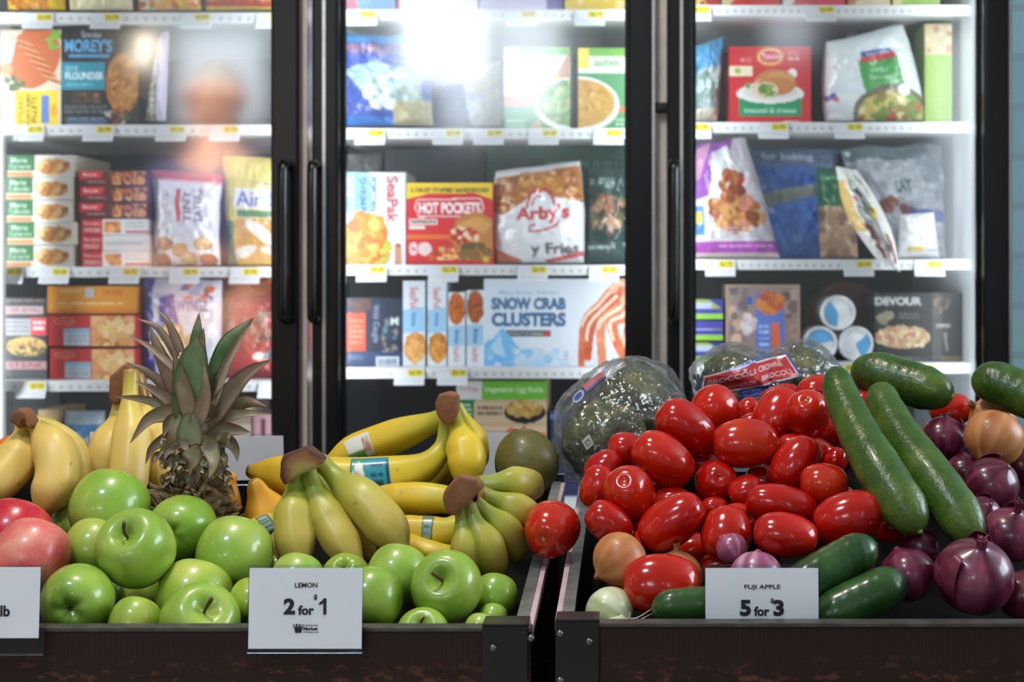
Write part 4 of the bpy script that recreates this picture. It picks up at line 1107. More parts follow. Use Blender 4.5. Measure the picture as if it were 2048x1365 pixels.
def art_devour(a):
    a.rect(0, 0, 1, 1, (36, 38, 42)).text('DEVOUR', 0.0, 0.06, 0.54, 0.185, (206, 206, 202), bold=0.05).food(0.13, 0.36, 0.09, 0.07, [(120, 112, 96), (140, 130, 110)], 12, 0.04, 2).lines(0.28, 0.3, 0.5, 0.4, 2, (120, 122, 122), 4)
    a.food(0.32, 0.65, 0.32, 0.16, [(206, 184, 140), (222, 204, 164), (180, 150, 104), (190, 130, 110)], 100, 0.035, 5, (196, 172, 130)).food(0.76, 0.2, 0.12, 0.13, [(90, 70, 60), (60, 54, 50), (130, 100, 80)], 26, 0.04, 6).rect(0.7, 0.45, 0.87, 0.52, (120, 120, 120)).lines(0.72, 0.46, 0.86, 0.51, 1, (200, 200, 200), 3).poly([(0.78, 0.58), (0.82, 0.58), (0.84, 0.85), (0.82, 0.85)], (130, 130, 130))
    a.rect(0, 0.92, 1, 1, (66, 64, 62)).lines(0.1, 0.94, 0.5, 0.97, 1, (130, 130, 130), 3).rect(0.75, 0.92, 1, 1, (110, 96, 70))


carton('frozen_meal_box', 1750, 586, 1924, (2, 3), art_devour, 'black box with pasta pictured and big white lettering', side=(34, 36, 40))

# tubs lying on their sides, pale blue and white lids towards the glass; a brown one behind
M['tub'] = plain('white_tub', (226, 228, 232), 0.4)
M['tubblue'] = plain('blue_tub_print', (90, 168, 220), 0.4)
M['tubbrown'] = plain('brown_tub', (112, 62, 46), 0.45)


def tub(px, py, r, Y, lab, body, patch):
    R = r * Y / F
    c = P(px, py, Y)
    t = thing('ice_cream_tub', (c[0], c[1] + 0.06, c[2] - R), lab, 'tub', 'round tubs on their sides')
    V, Fc, _ = lathe([(0, 0), (R * .8, 0), (R * .9, .004), (R * .92, .13), (R * .85, .135), (0, .135)], 36, None, c + np.array((0, 0.012, 0)), (0, 1, 0))
    mk('cup', V, Fc, body, t)
    V, Fc, _ = lathe([(0, -.003), (R * .8, -.003), (R * .84, -.007), (R * .97, -.008), (R, -.004), (R, .014), (R * .9, .016), (0, .016)], 40, None, c, (0, 1, 0))
    lid = mk('lid', V, Fc, body, t, smooth=False)
    if patch is not None:
        n, a0, a1 = 14, *patch
        pts = [(0, 0)] + [(0.79 * math.cos(a0 + (a1 - a0) * i / n), 0.79 * math.sin(a0 + (a1 - a0) * i / n)) for i in range(n + 1)]
        V = [c + np.array((R * x, -0.0042, R * z_)) for x, z_ in pts] + [c + np.array((R * x, -0.0028, R * z_)) for x, z_ in pts]
        m_ = len(pts)
        mk('print', V, [list(range(m_)), list(range(2 * m_ - 1, m_ - 1, -1))] + [(i, (i + 1) % m_, m_ + (i + 1) % m_, m_ + i) for i in range(m_)], M['tubblue'], t, smooth=False)


def rz(r, Y): return zr + 0.0008 + r * Y / F
YT = YP + 0.01
tub(1640, PPY + (CZ - rz(35, YT)) * F / YT, 35, YT, 'round blue-printed tub lying low beside the brown and blue box', M['tub'], (0.3, 3.6))
tub(1712, PPY + (CZ - rz(35, YT)) * F / YT, 35, YT, 'round white tub lying beside the black pasta box', M['tub'], (-1.2, 0.7))
tub(1676, PPY + (CZ - rz(35, YT)) * F / YT - 62, 35, YT, 'white and blue tub lying on top of two others', M['tub'], (2.2, 4.6))
Yb = YP + 0.2
tub(1690, PPY + (CZ - rz(76, Yb)) * F / Yb, 76, Yb, 'big brown tub behind the blue and white tubs', M['tubbrown'], None)

# ================================================================== produce bins
m, nt, b, N, K = nodes('dark_wood_board')
tc = N('ShaderNodeTexCoord')
wv = N('ShaderNodeTexWave'); wv.bands_direction = 'X'
wv.inputs['Scale'].default_value = 62; wv.inputs['Distortion'].default_value = 0.6; wv.inputs['Detail'].default_value = 2
K(tc.outputs['Object'], wv.inputs['Vector'])
mp = N('ShaderNodeMapping'); mp.inputs['Scale'].default_value = (1.0, 1.0, 2.2)
K(tc.outputs['Object'], mp.inputs['Vector'])
n1 = N('ShaderNodeTexNoise'); n1.inputs['Scale'].default_value = 46; n1.inputs['Detail'].default_value = 6; n1.inputs['Roughness'].default_value = 0.7
K(mp.outputs[0], n1.inputs['Vector'])
r1 = ramp(N, [(0.0, (36, 22, 18)), (0.54, (44, 28, 22)), (0.62, (112, 62, 46)), (1.0, (140, 84, 62))])
K(n1.outputs['Fac'], r1.inputs[0])
r0 = ramp(N, [(0.0, (38, 21, 17)), (1.0, (47, 27, 22))])
K(wv.outputs['Fac'], r0.inputs[0])
n2 = N('ShaderNodeTexNoise'); n2.inputs['Scale'].default_value = 7; n2.inputs['Detail'].default_value = 2
K(tc.outputs['Object'], n2.inputs['Vector'])
sp = N('ShaderNodeSeparateXYZ'); K(tc.outputs['Object'], sp.inputs[0])
mr = N('ShaderNodeMapRange')                 # the board is rougher and chipped lower down
mr.inputs['From Min'].default_value = 0.842; mr.inputs['From Max'].default_value = 0.815
K(sp.outputs['Z'], mr.inputs['Value'])
ad = N('ShaderNodeMath'); ad.operation = 'MULTIPLY'; K(mr.outputs[0], ad.inputs[0]); K(n2.outputs['Fac'], ad.inputs[1])
ad2 = N('ShaderNodeMath'); ad2.operation = 'MULTIPLY'; ad2.inputs[1].default_value = 1.7; ad2.use_clamp = True; K(ad.outputs[0], ad2.inputs[0])
mxc = N('ShaderNodeMix'); mxc.data_type = 'RGBA'
K(ad2.outputs[0], mxc.inputs['Factor']); K(r0.outputs[0], mxc.inputs[6]); K(r1.outputs[0], mxc.inputs[7])
K(mxc.outputs[2], b.inputs['Base Color'])
bump(N, K, b, n1.outputs['Fac'], 0.25, 0.002)
setp(b, rough=0.6, spec=0.3)
M['board'] = m
M['rim'] = plain('dull_rim', (84, 80, 76), 0.45, 0.4, 0, 0.2, 50)
M['strip'] = plain('pale_pink_label_strip', (206, 178, 184), 0.5, 0, 0, 0.06)
M['acrylic'] = bpy.data.materials.new('clear_acrylic')
m = M['acrylic']; m.use_nodes = True; nt = m.node_tree; nt.nodes.remove(nt.nodes['Principled BSDF'])
tr = nt.nodes.new('ShaderNodeBsdfTransparent'); tr.inputs[0].default_value = (0.86, 0.9, 0.94, 1)
gl = nt.nodes.new('ShaderNodeBsdfGlossy'); gl.inputs['Roughness'].default_value = 0.06
fr = nt.nodes.new('ShaderNodeFresnel'); fr.inputs[0].default_value = 1.5
mx = nt.nodes.new('ShaderNodeMixShader')
nt.links.new(fr.outputs[0], mx.inputs[0]); nt.links.new(tr.outputs[0], mx.inputs[1]); nt.links.new(gl.outputs[0], mx.inputs[2])
nt.links.new(mx.outputs[0], nt.nodes['Material Output'].inputs[0])

YFR, YBK = 1.38, 2.02


def heapY(py): return 1.44 + (1200 - py) * 0.0009
def rail_z(Y, zf): return zf + (Y - YFR) * 0.075


def produce_bin(name, xa, xb, zf, label, cut, inner, cap):
    """an open display bin: cut = px range of the black corner bracket on the front, inner: -1 or 1, the side facing the gap"""
    t = thing(name, ((xa + xb) / 2, 1.7, 0), label, 'produce bin', 'produce display bins')
    z0 = 0.58
    mk('front_panel', *boxg(xa, xb, YFR - 0.010, YFR + 0.004, z0, zf - 0.004, 0.001), M['board'], t, smooth=False)
    mk('front_rail', *boxg(xa, xb, YFR - 0.012, YFR + 0.006, zf - 0.004, zf, 0.0008), M['rim'], t, smooth=False)
    c0, c1 = [(p - PPX) * YFR / F for p in cut]
    V, Fc, _ = join([boxg(c0, c1, YFR - 0.014, YFR - 0.0105, z0, zf + 0.003, 0.001), boxg(c0, c1, YFR - 0.014, YFR + 0.02, zf + 0.0005, zf + 0.004, 0.001)])
    cb = mk('corner_bracket', V, Fc, M['black_metal'], t, smooth=False)
    for sx, sy in ([(986, 1297), (1062, 1277)] if inner > 0 else [(1178, 1284), (1120, 1268), (1120, 1362)]):
        c = P(sx, sy, YFR - 0.014)
        V, Fc, _ = lathe([(0, -.003), (.0018, -.0028), (.0034, -.0012), (.0036, 0.0005), (0, 0.0005)], 14, None, c, (0, 1, 0))
        mk('screw', V, Fc, M['screw'], cb)
    for side in (-1, 1):
        x = xb if side > 0 else xa
        o, i = (x, x - side * 0.012)
        V = []
        for xx in (o, i):
            V += [(xx, YFR, z0), (xx, YBK, z0), (xx, YBK, rail_z(YBK, zf) - .006), (xx, YFR, zf - .006)]
        Fc = [(0, 1, 2, 3), (7, 6, 5, 4)] + [(k, 4 + k, 4 + (k + 1) % 4, (k + 1) % 4) for k in range(4)]
        mk('side_panel', V, Fc, M['black_metal'], t, smooth=False)

        def sloped(a, c, dz0, dz1):
            V = []
            for xx in (a, c):
                V += [(xx, YFR + .006, zf + dz0), (xx, YBK, rail_z(YBK, zf) + dz0), (xx, YBK, rail_z(YBK, zf) + dz1), (xx, YFR + .006, zf + dz1)]
            return V, [(0, 1, 2, 3), (7, 6, 5, 4)] + [(k, 4 + k, 4 + (k + 1) % 4, (k + 1) % 4) for k in range(4)]
        mk('side_rail', *sloped(x - side * 0.0165, x - side * 0.0045, -.006, 0.0), M['zinc'], t, smooth=False)
        if side == inner:
            mk('label_strip', *sloped(x - side * 0.0042, x + side * 0.0012, -.012, -.0015), M['strip'], t, smooth=False)
    mk('back_panel', *boxg(xa, xb, YBK, YBK + .012, z0, rail_z(YBK, zf) + .01), M['black_metal'], t, smooth=False)
    mk('plinth', *boxg(xa + .02, xb - .02, YFR + .02, YBK - .02, 0, z0 + .02), M['black_metal'], t, smooth=False)
    # added black sheet under the produce, humped at the back, keeping gaps dark
    nx, ny = 40, 26
    V = []
    for j in range(ny):
        Y = YFR + .005 + (YBK - YFR - .006) * j / (ny - 1)
        py = 1200 - (Y - 1.44) / 0.0009
        zc = min(CZ - (py - PPY) * Y / F - 0.080, cap)
        for i in range(nx):
            x = xa + .0125 + (xb - xa - .025) * i / (nx - 1)
            e = min((x - xa) / (0.10 if inner > 0 or Y < 1.72 else 0.10 + min((Y - 1.72) * 2, .24)), (xb - x) / 0.10)
            k = min(max(e, 0), 1); k = k * k * (3 - 2 * k)
            kb = min(max((YBK - Y) / 0.12, 0), 1)
            lo = rail_z(Y, zf) - 0.075
            V.append((x, Y, max(lo + (max(zc, lo) - lo) * k * kb, z0 + .03) if Y > 1.43 else min(zf - 0.085, lo)))
    Fc = [(j * nx + i, j * nx + i + 1, (j + 1) * nx + i + 1, (j + 1) * nx + i) for j in range(ny - 1) for i in range(nx - 1)]
    lm = mk('gap_backing', V, Fc, M['gap_backing'], t)
    return t


ZF1 = CZ - (1250 - PPY) * YFR / F
ZF2 = CZ - (1241 - PPY) * YFR / F
produce_bin('produce_bin', -0.90, -0.1005, ZF1, 'dark wooden bin holding apples, bananas and a pineapple', (967, 1058), 1, 0.800)
produce_bin('produce_bin', -0.0767, 0.74, ZF2, 'dark wooden bin holding tomatoes, onions and cucumbers', (1112, 1199), -1, 0.985)

# ================================================================== produce materials
def fruit_mat(name, stops, nscale, rough, coat, spots=None, bmp=0.0, bscale=60, sss=0.0, coatr=0.08):
    """skin colour from a slow noise (shifted per object), with fine lenticels"""
    m, nt, b, N, K = nodes(name)
    oi = N('ShaderNodeObjectInfo')
    tc = N('ShaderNodeTexCoord')
    va = N('ShaderNodeVectorMath'); va.operation = 'ADD'
    K(tc.outputs['Object'], va.inputs[0])
    cx = N('ShaderNodeCombineXYZ'); K(oi.outputs['Random'], cx.inputs[0]); K(oi.outputs['Random'], cx.inputs[2])
    vs = N('ShaderNodeVectorMath'); vs.operation = 'SCALE'; vs.inputs['Scale'].default_value = 7.0; K(cx.outputs[0], vs.inputs[0])
    K(vs.outputs[0], va.inputs[1])
    n = N('ShaderNodeTexNoise'); n.inputs['Scale'].default_value = nscale; n.inputs['Detail'].default_value = 3
    K(va.outputs[0], n.inputs['Vector'])
    r = ramp(N, stops); K(n.outputs['Fac'], r.inputs[0])
    out = r.outputs[0]
    mu = N('ShaderNodeMix'); mu.data_type = 'RGBA'; mu.blend_type = 'MULTIPLY'; mu.inputs['Factor'].default_value = 1.0
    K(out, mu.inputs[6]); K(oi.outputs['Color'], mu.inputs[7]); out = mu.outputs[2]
    if spots:
        v = N('ShaderNodeTexVoronoi'); v.inputs['Scale'].default_value = spots[0]
        K(va.outputs[0], v.inputs['Vector'])
        lt = N('ShaderNodeMath'); lt.operation = 'LESS_THAN'; lt.inputs[1].default_value = spots[1]; K(v.outputs['Distance'], lt.inputs[0])
        ml = N('ShaderNodeMath'); ml.operation = 'MULTIPLY'; ml.inputs[1].default_value = spots[3]; K(lt.outputs[0], ml.inputs[0])
        mc = N('ShaderNodeMix'); mc.data_type = 'RGBA'; K(ml.outputs[0], mc.inputs['Factor']); K(out, mc.inputs[6]); mc.inputs[7].default_value = L4(spots[2])
        out = mc.outputs[2]
    K(out, b.inputs['Base Color'])
    setp(b, rough=rough, coat=coat, coatr=coatr)
    if sss:
        setp(b, sss=sss); b.inputs['Subsurface Radius'].default_value = (0.012, 0.006, 0.003); b.inputs['Subsurface Scale'].default_value = 0.5
    if bmp:
        nb = N('ShaderNodeTexNoise'); nb.inputs['Scale'].default_value = bscale; nb.inputs['Detail'].default_value = 4
        K(tc.outputs['Object'], nb.inputs['Vector'])
        bump(N, K, b, nb.outputs['Fac'], bmp, 0.002)
    return m


M['apple'] = fruit_mat('green_apple_skin', [(0.3, (126, 164, 50)), (0.5, (144, 178, 62)), (0.72, (176, 194, 88))], 16, 0.36, 0.55, (480, 0.2, (196, 208, 140), 0.35))
M['redapple'] = fruit_mat('red_apple_skin', [(0.3, (178, 20, 40)), (0.55, (196, 34, 54)), (0.75, (214, 74, 80))], 20, 0.3, 0.3, (420, 0.2, (226, 150, 140), 0.5))
M['pinkapple'] = fruit_mat('pink_apple_skin', [(0.28, (206, 64, 74)), (0.5, (222, 112, 104)), (0.75, (232, 170, 140))], 24, 0.36, 0.2, (420, 0.22, (240, 200, 170), 0.5))
M['stem'] = plain('woody_stem', (86, 62, 42), 0.7, 0, 0, 0.25, 200)
M['calyx'] = plain('dry_calyx', (70, 72, 40), 0.8, 0, 0, 0.3, 200)
M['tomato'] = fruit_mat('tomato_skin', [(0.3, (178, 17, 7)), (0.55, (194, 25, 9)), (0.8, (210, 54, 17))], 14, 0.17, 0.4, None, sss=0.04, coatr=0.05)
M['scar'] = plain('tomato_stem_scar', (176, 160, 92), 0.7, 0, 0, 0.3, 300)
M['mango'] = fruit_mat('mango_skin', [(0.3, (86, 82, 34)), (0.55, (100, 94, 42)), (0.8, (126, 112, 56))], 18, 0.45, 0.1, (500, 0.2, (140, 130, 70), 0.5))
M['orange'] = fruit_mat('orange_skin', [(0.3, (226, 100, 20)), (0.7, (240, 128, 40))], 20, 0.4, 0.2, None, 0.4, 260)
M['squash'] = fruit_mat('yellow_squash_skin', [(0.3, (234, 150, 30)), (0.55, (240, 170, 48)), (0.8, (244, 196, 90))], 14, 0.35, 0.2)
M['cuke'] = fruit_mat('cucumber_skin', [(0.3, (42, 74, 20)), (0.5, (58, 90, 28)), (0.75, (96, 116, 42))], 26, 0.32, 0.12, (300, 0.2, (130, 150, 80), 0.4), 0.5, 190)
M['zuke'] = fruit_mat('dark_squash_skin', [(0.3, (30, 62, 26)), (0.55, (40, 76, 32)), (0.8, (62, 98, 44))], 24, 0.3, 0.25, (520, 0.18, (100, 130, 80), 0.35), 0.1, 150)
M['cukeend'] = plain('pale_green_end', (150, 160, 80), 0.6, 0, 0, 0.3, 200)


def skin_streak(name, stops, rough, coat):
    """onion skin: colour by the streaks down the bulb"""
    m, nt, b, N, K = nodes(name)
    a = N('ShaderNodeAttribute'); a.attribute_name = 'streak'
    n = noise(N, K, 40, 4)
    mi = N('ShaderNodeMix'); mi.data_type = 'FLOAT'; mi.inputs[0].default_value = 0.35
    K(a.outputs['Fac'], mi.inputs[2]); K(n.outputs['Fac'], mi.inputs[3])
    r = ramp(N, stops); K(mi.outputs[0], r.inputs[0]); K(r.outputs[0], b.inputs['Base Color'])
    setp(b, rough=rough, coat=coat)
    bump(N, K, b, a.outputs['Fac'], 0.15, 0.001)
    return m


M['onion'] = skin_streak('yellow_onion_skin', [(0.2, (166, 98, 52)), (0.5, (196, 128, 76)), (0.8, (214, 156, 104))], 0.42, 0.1)
M['redonion'] = skin_streak('red_onion_skin', [(0.2, (64, 16, 36)), (0.5, (98, 28, 56)), (0.85, (146, 72, 98))], 0.28, 0.3)
M['pinkonion'] = skin_streak('pale_red_onion_skin', [(0.2, (120, 44, 84)), (0.5, (170, 96, 130)), (0.8, (214, 176, 196))], 0.28, 0.3)
M['whiteonion'] = skin_streak('white_onion_skin', [(0.2, (176, 184, 132)), (0.5, (206, 212, 170)), (0.8, (228, 230, 206))], 0.3, 0.25)
M['husk'] = plain('dry_onion_husk', (160, 104, 66), 0.6, 0, 0, 0.3, 120)
M['redhusk'] = plain('dry_red_onion_husk', (112, 40, 62), 0.4, 0, 0.1, 0.25, 90)
M['roots'] = plain('pale_roots', (222, 220, 206), 0.6, 0, 0, 0.1, 100)


def banana_mat(name, stops, freckle=0.4):
    m, nt, b, N, K = nodes(name)
    a = N('ShaderNodeAttribute'); a.attribute_name = 'along'
    n = noise(N, K, 20, 3)
    ad = N('ShaderNodeMath'); ad.operation = 'MULTIPLY_ADD'; ad.inputs[1].default_value = 0.16; K(n.outputs['Fac'], ad.inputs[0])
    sb = N('ShaderNodeMath'); sb.operation = 'SUBTRACT'; sb.inputs[1].default_value = 0.08; K(a.outputs['Fac'], sb.inputs[0]); K(sb.outputs[0], ad.inputs[2])
    r = ramp(N, stops); K(ad.outputs[0], r.inputs[0])
    n2 = noise(N, K, 70, 2)
    r2 = ramp(N, [(0.70, (0, 0, 0)), (0.78, (255, 255, 255))]); K(n2.outputs['Fac'], r2.inputs[0])
    ml = N('ShaderNodeMath'); ml.operation = 'MULTIPLY'; ml.inputs[1].default_value = freckle; K(r2.outputs[0], ml.inputs[0])
    mc = N('ShaderNodeMix'); mc.data_type = 'RGBA'; K(ml.outputs[0], mc.inputs['Factor']); K(r.outputs[0], mc.inputs[6]); mc.inputs[7].default_value = L4((130, 92, 40))
    K(mc.outputs[2], b.inputs['Base Color'])
    setp(b, rough=0.42, coat=0.12, coatr=0.25)
    return m


TIPC = (64, 52, 34)
M['banana_ripe'] = banana_mat('ripe_banana_skin', [(0.0, (146, 112, 54)), (0.07, (190, 170, 64)), (0.15, (212, 188, 84)), (0.4, (228, 196, 104)), (0.9, (224, 190, 100)), (0.975, (196, 160, 70)), (1.0, TIPC)], 0.6)
M['banana_mid'] = banana_mat('yellow_banana_skin', [(0.0, (150, 128, 56)), (0.06, (176, 176, 54)), (0.2, (204, 186, 52)), (0.45, (228, 196, 48)), (0.88, (226, 190, 44)), (0.965, (190, 160, 50)), (1.0, TIPC)], 0.35)
M['banana_green'] = banana_mat('greenish_banana_skin', [(0.0, (150, 128, 66)), (0.06, (150, 156, 66)), (0.22, (152, 162, 58)), (0.45, (188, 176, 72)), (0.85, (204, 178, 84)), (0.965, (170, 154, 68)), (1.0, TIPC)], 0.5)
m, nt, b, N, K = nodes('banana_crown')
at_ = N('ShaderNodeAttribute'); at_.attribute_name = 'cut'
n_ = noise(N, K, 75, 4)
ad = N('ShaderNodeMath'); ad.operation = 'MULTIPLY_ADD'; ad.inputs[1].default_value = .5; K(n_.outputs['Fac'], ad.inputs[0]); K(at_.outputs['Fac'], ad.inputs[2])
r_ = ramp(N, [(.2, (170, 158, 84)), (.48, (176, 146, 86)), (.75, (150, 98, 60)), (1.0, (120, 76, 50)), (1.2, (84, 54, 38))]); K(ad.outputs[0], r_.inputs[0])
K(r_.outputs[0], b.inputs['Base Color']); setp(b, rough=.7)
bump(N, K, b, n_.outputs['Fac'], .35)
M['crown'] = m
M['stickerpaper'] = printed('sticker_paper', 0.35, 0.2)

# ================================================================== placing the produce
FIXED = set()     # what stands where it is and is not slid
ITEMS = []        # each: [build(s), sphere list, depth factor]


def item(build, prox, fixed=False):
    ITEMS.append([build, [(P(x, y, Y), r * Y / F) for x, y, Y, r in prox], 1.0])
    if fixed: FIXED.add(len(ITEMS) - 1)


def settle(rounds=420, lim=0.10, side=7.0):
    """let neighbouring fruit slide apart, mostly in depth, until they only touch"""
    base, own, rad = [], [], []
    for i, (_b, pr, _s) in enumerate(ITEMS):
        for p, r in pr:
            base.append(p - np.array((0, 0, CZ))); own.append(i); rad.append(r)
    base, own, rad = np.array(base), np.array(own), np.array(rad)
    n = len(ITEMS)
    s, off = np.ones(n), np.zeros((n, 2))
    same = own[:, None] == own[None]
    for it in range(rounds):
        q = base.copy()
        q[:, 0] += off[own, 0] * base[:, 1] / F
        q[:, 2] -= off[own, 1] * base[:, 1] / F
        q *= s[own][:, None]
        rr = rad * s[own]
        dv = q[:, None] - q[None]
        d = np.linalg.norm(dv, axis=2)
        pen = rr[:, None] + rr[None] - d
        pen[same] = -1
        I, J = np.nonzero(np.triu(pen > 0.0004))
        mv, mo = np.zeros(n), np.zeros((n, 2))
        for a, b_ in zip(I, J):
            u = dv[a, b_] / max(d[a, b_], 1e-5)
            k = min(pen[a, b_], .012)
            for w, sg in ((own[a], 1), (own[b_], -1)):
                far = sg * dv[a, b_][1] > 0
                mv[w] += (1 if far else -1) * k * max(abs(u[1]), .25) * .16 / 1.6
                mo[w] += sg * np.array((u[0], -u[2])) * k * .05 * F / 1.6
        back = 1.399 + rr - q[:, 1]                 # nothing goes through the front board
        for a in np.nonzero(back > 0)[0]: mv[own[a]] += back[a] * .3 / 1.4
        for w in FIXED: mv[w] = 0; mo[w] = 0
        s = np.clip(s + np.clip(mv, -.008, .008), 1 - lim, 1 + lim)
        off = np.clip(off + np.clip(mo, -1, 1), -side, side)
    for i in range(n): ITEMS[i][2] = (s[i], off[i])


def build_all():
    for bld, pr, (s, off) in ITEMS:
        NUDGE[0], NUDGE[1] = off
        bld(s)
    NUDGE[0] = NUDGE[1] = 0.0


APROF = [(0, .60), (.10, .64), (.22, .76), (.40, .86), (.62, .83), (.84, .62), (.96, .28), (.985, -.05), (.91, -.42), (.74, -.70), (.50, -.86), (.30, -.88), (.16, -.79), (.06, -.72), (0, -.71)]


def apple(px, py, r, label, pole=None, Y=None, mat='apple', tint=(1, 1, 1), squash=1.0, name='green_apple', group='green apples', stemdir=(0.1, 0.3), seed=0, heap=heapY):
    """pole = (dx, dy, 'stem' or 'calyx'): where that end shows, in radii from the middle of the picture of the apple"""
    Y = heap(py) if Y is None else Y

    def build(s):
        y = Y * s
        R = r * y / F * 1.01
        c = P(px, py, y)
        if pole is None: ax = np.array((0.15, 0.55, 0.8))
        else:
            dx, dy = pole[0], -pole[1]
            ax = np.array((dx, -math.sqrt(max(0.02, 1 - dx * dx - dy * dy)), dy))
            if pole[2] == 'calyx': ax = -ax
        ax = ax / np.linalg.norm(ax)
        rd = random.Random(seed + int(px * 7 + py))
        ph, am = rd.uniform(0, 6), rd.uniform(0.008, 0.022)

        def shp(h, t, rr, z): return rr * (1 + am * math.cos(2 * h + ph) + 0.012 * math.cos(5 * h) * t), z * squash + (0.02 * math.cos(5 * h) if t > 0.72 else 0)
        V, Fc, T = lathe(APROF, 40, 34, c, ax, R, shp)
        t = thing(name, (c[0], c[1], V[:, 2].min()), label, 'apple', group)
        o = mk('flesh', V, Fc, M[mat], t); o.name = 'skin'
        o.color = (*tint, 1)
        if pole is not None and pole[2] == 'stem':
            u, v, a = frame_from(ax)
            st = c + ax * R * 0.60 * squash
            e = np.array((stemdir[0], -0.15, stemdir[1])); e = e / np.linalg.norm(e)
            L = R * 0.42
            V, Fc, _ = tube(catmull([st - ax * R * .03, st + ax * L * .45, st + ax * L * .8 + e * L * .15, st + ax * L * 1.0 + e * L * .5], 12), np.linspace(.036, .05, 12) * R, 8)
            mk('stem', V, Fc, M['stem'], t)
        elif pole is not None:
            en = c - ax * R * .70 * squash
            parts = []
            u, v, a = frame_from(-ax)
            for k in range(5):
                h = k * 1.2566 + ph
                d = math.cos(h) * u + math.sin(h) * v
                parts.append(tube(catmull([en + d * R * .03, en + d * R * .07 - ax * R * .04, en + d * R * .10 - ax * R * .03], 6), np.linspace(.035, .008, 6) * R, 6)[:2])
            V, Fc, _ = join(parts)
            mk('calyx', V, Fc, M['calyx'], t)
    item(build, [(px, py, Y, r * 0.97)])


# ---- green apples
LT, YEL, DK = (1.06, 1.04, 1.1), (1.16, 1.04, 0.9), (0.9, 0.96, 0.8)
apple(275, 1098, 77, 'green apple with an upright stem, at the middle of the pile', (-0.08, -0.62, 'stem'), 1.50, stemdir=(0.25, 0.7))
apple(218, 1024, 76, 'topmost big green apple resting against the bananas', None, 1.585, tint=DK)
apple(186, 1092, 60, 'green apple with a faint blush tucked behind the one with the upright stem', None, 1.555, tint=(1.08, 1, .95))
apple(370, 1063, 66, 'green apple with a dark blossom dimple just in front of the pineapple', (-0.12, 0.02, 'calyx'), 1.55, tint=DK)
apple(461, 1117, 75, 'shiny green apple with a blue-white glint below the pineapple', None, 1.53)
apple(155, 1202, 72, 'green apple showing its blossom end, beside the card reading lb', (0.12, 0.06, 'calyx'), 1.445)
apple(394, 1188, 74, 'pale green apple behind the one whose stem pokes up at the bin edge', None, 1.49, tint=YEL)
apple(392, 1240, 79, 'green apple with a short stem poking up, at the front edge of the bin', (0.40, -0.60, 'stem'), 1.434, tint=LT, stemdir=(0.7, 1))
apple(275, 1246, 51, 'small yellow-green apple low against the front edge', None, 1.43, tint=YEL)
apple(496, 1206, 44, 'yellowish apple half hidden by the lemon card', None, 1.46, tint=(1.3, 1.08, .8))
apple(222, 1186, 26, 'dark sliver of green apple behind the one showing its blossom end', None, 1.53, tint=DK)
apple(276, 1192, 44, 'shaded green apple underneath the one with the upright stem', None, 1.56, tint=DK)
apple(150, 1046, 50, 'pale green apple edge squeezed between bananas and the topmost apple', None, 1.64, tint=LT)
apple(600, 1160, 52, 'green apple top showing above the lemon card, under the banana', None, 1.515)
apple(686, 1158, 50, 'yellow-green apple with its calyx up, just above the lemon card', (-0.02, -0.72, 'calyx'), 1.525, tint=YEL)
apple(790, 1152, 61, 'pale green apple behind two others beneath the banana tips', None, 1.51, tint=LT)
apple(744, 1198, 63, 'bright green apple against the edge of the lemon card', None, 1.46)
apple(888, 1181, 72, 'large green apple with a stem slanting out of a deep dimple', (-0.10, -0.45, 'stem'), 1.45, stemdir=(-0.9, 0.6))
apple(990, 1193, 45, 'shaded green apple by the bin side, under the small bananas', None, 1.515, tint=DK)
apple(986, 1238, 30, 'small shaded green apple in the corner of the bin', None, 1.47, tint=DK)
apple(852, 1268, 56, 'green apple sunk low at the front edge, its stem tilted', (0.0, -0.72, 'stem'), 1.425, stemdir=(0.6, 0.6))
apple(960, 1262, 34, 'pale green apple barely rising above the rim near the bracket', None, 1.41, tint=LT)
apple(546, 1128, 22, 'sliver of green apple between the shiny apple and the banana', None, 1.58)
apple(30, 1076, 77, 'bright red apple behind a pink one', None, 1.55, 'redapple', name='red_apple', group='red apples')
apple(54, 1122, 76, 'pink-red apple beside the green ones, above the lb card', None, 1.475, 'pinkapple', name='red_apple', group='red apples')
apple(-62, 1180, 70, 'red apple behind the lb card at the picture edge', None, 1.46, 'pinkapple', name='red_apple', group='red apples')

# ---- tomatoes
TPROF = [(0, .90), (.12, .955), (.35, .97), (.62, .84), (.85, .56), (.97, .20), (1.0, -.08), (.96, -.40), (.82, -.70), (.58, -.91), (.30, -.99), (0, -1.0)]


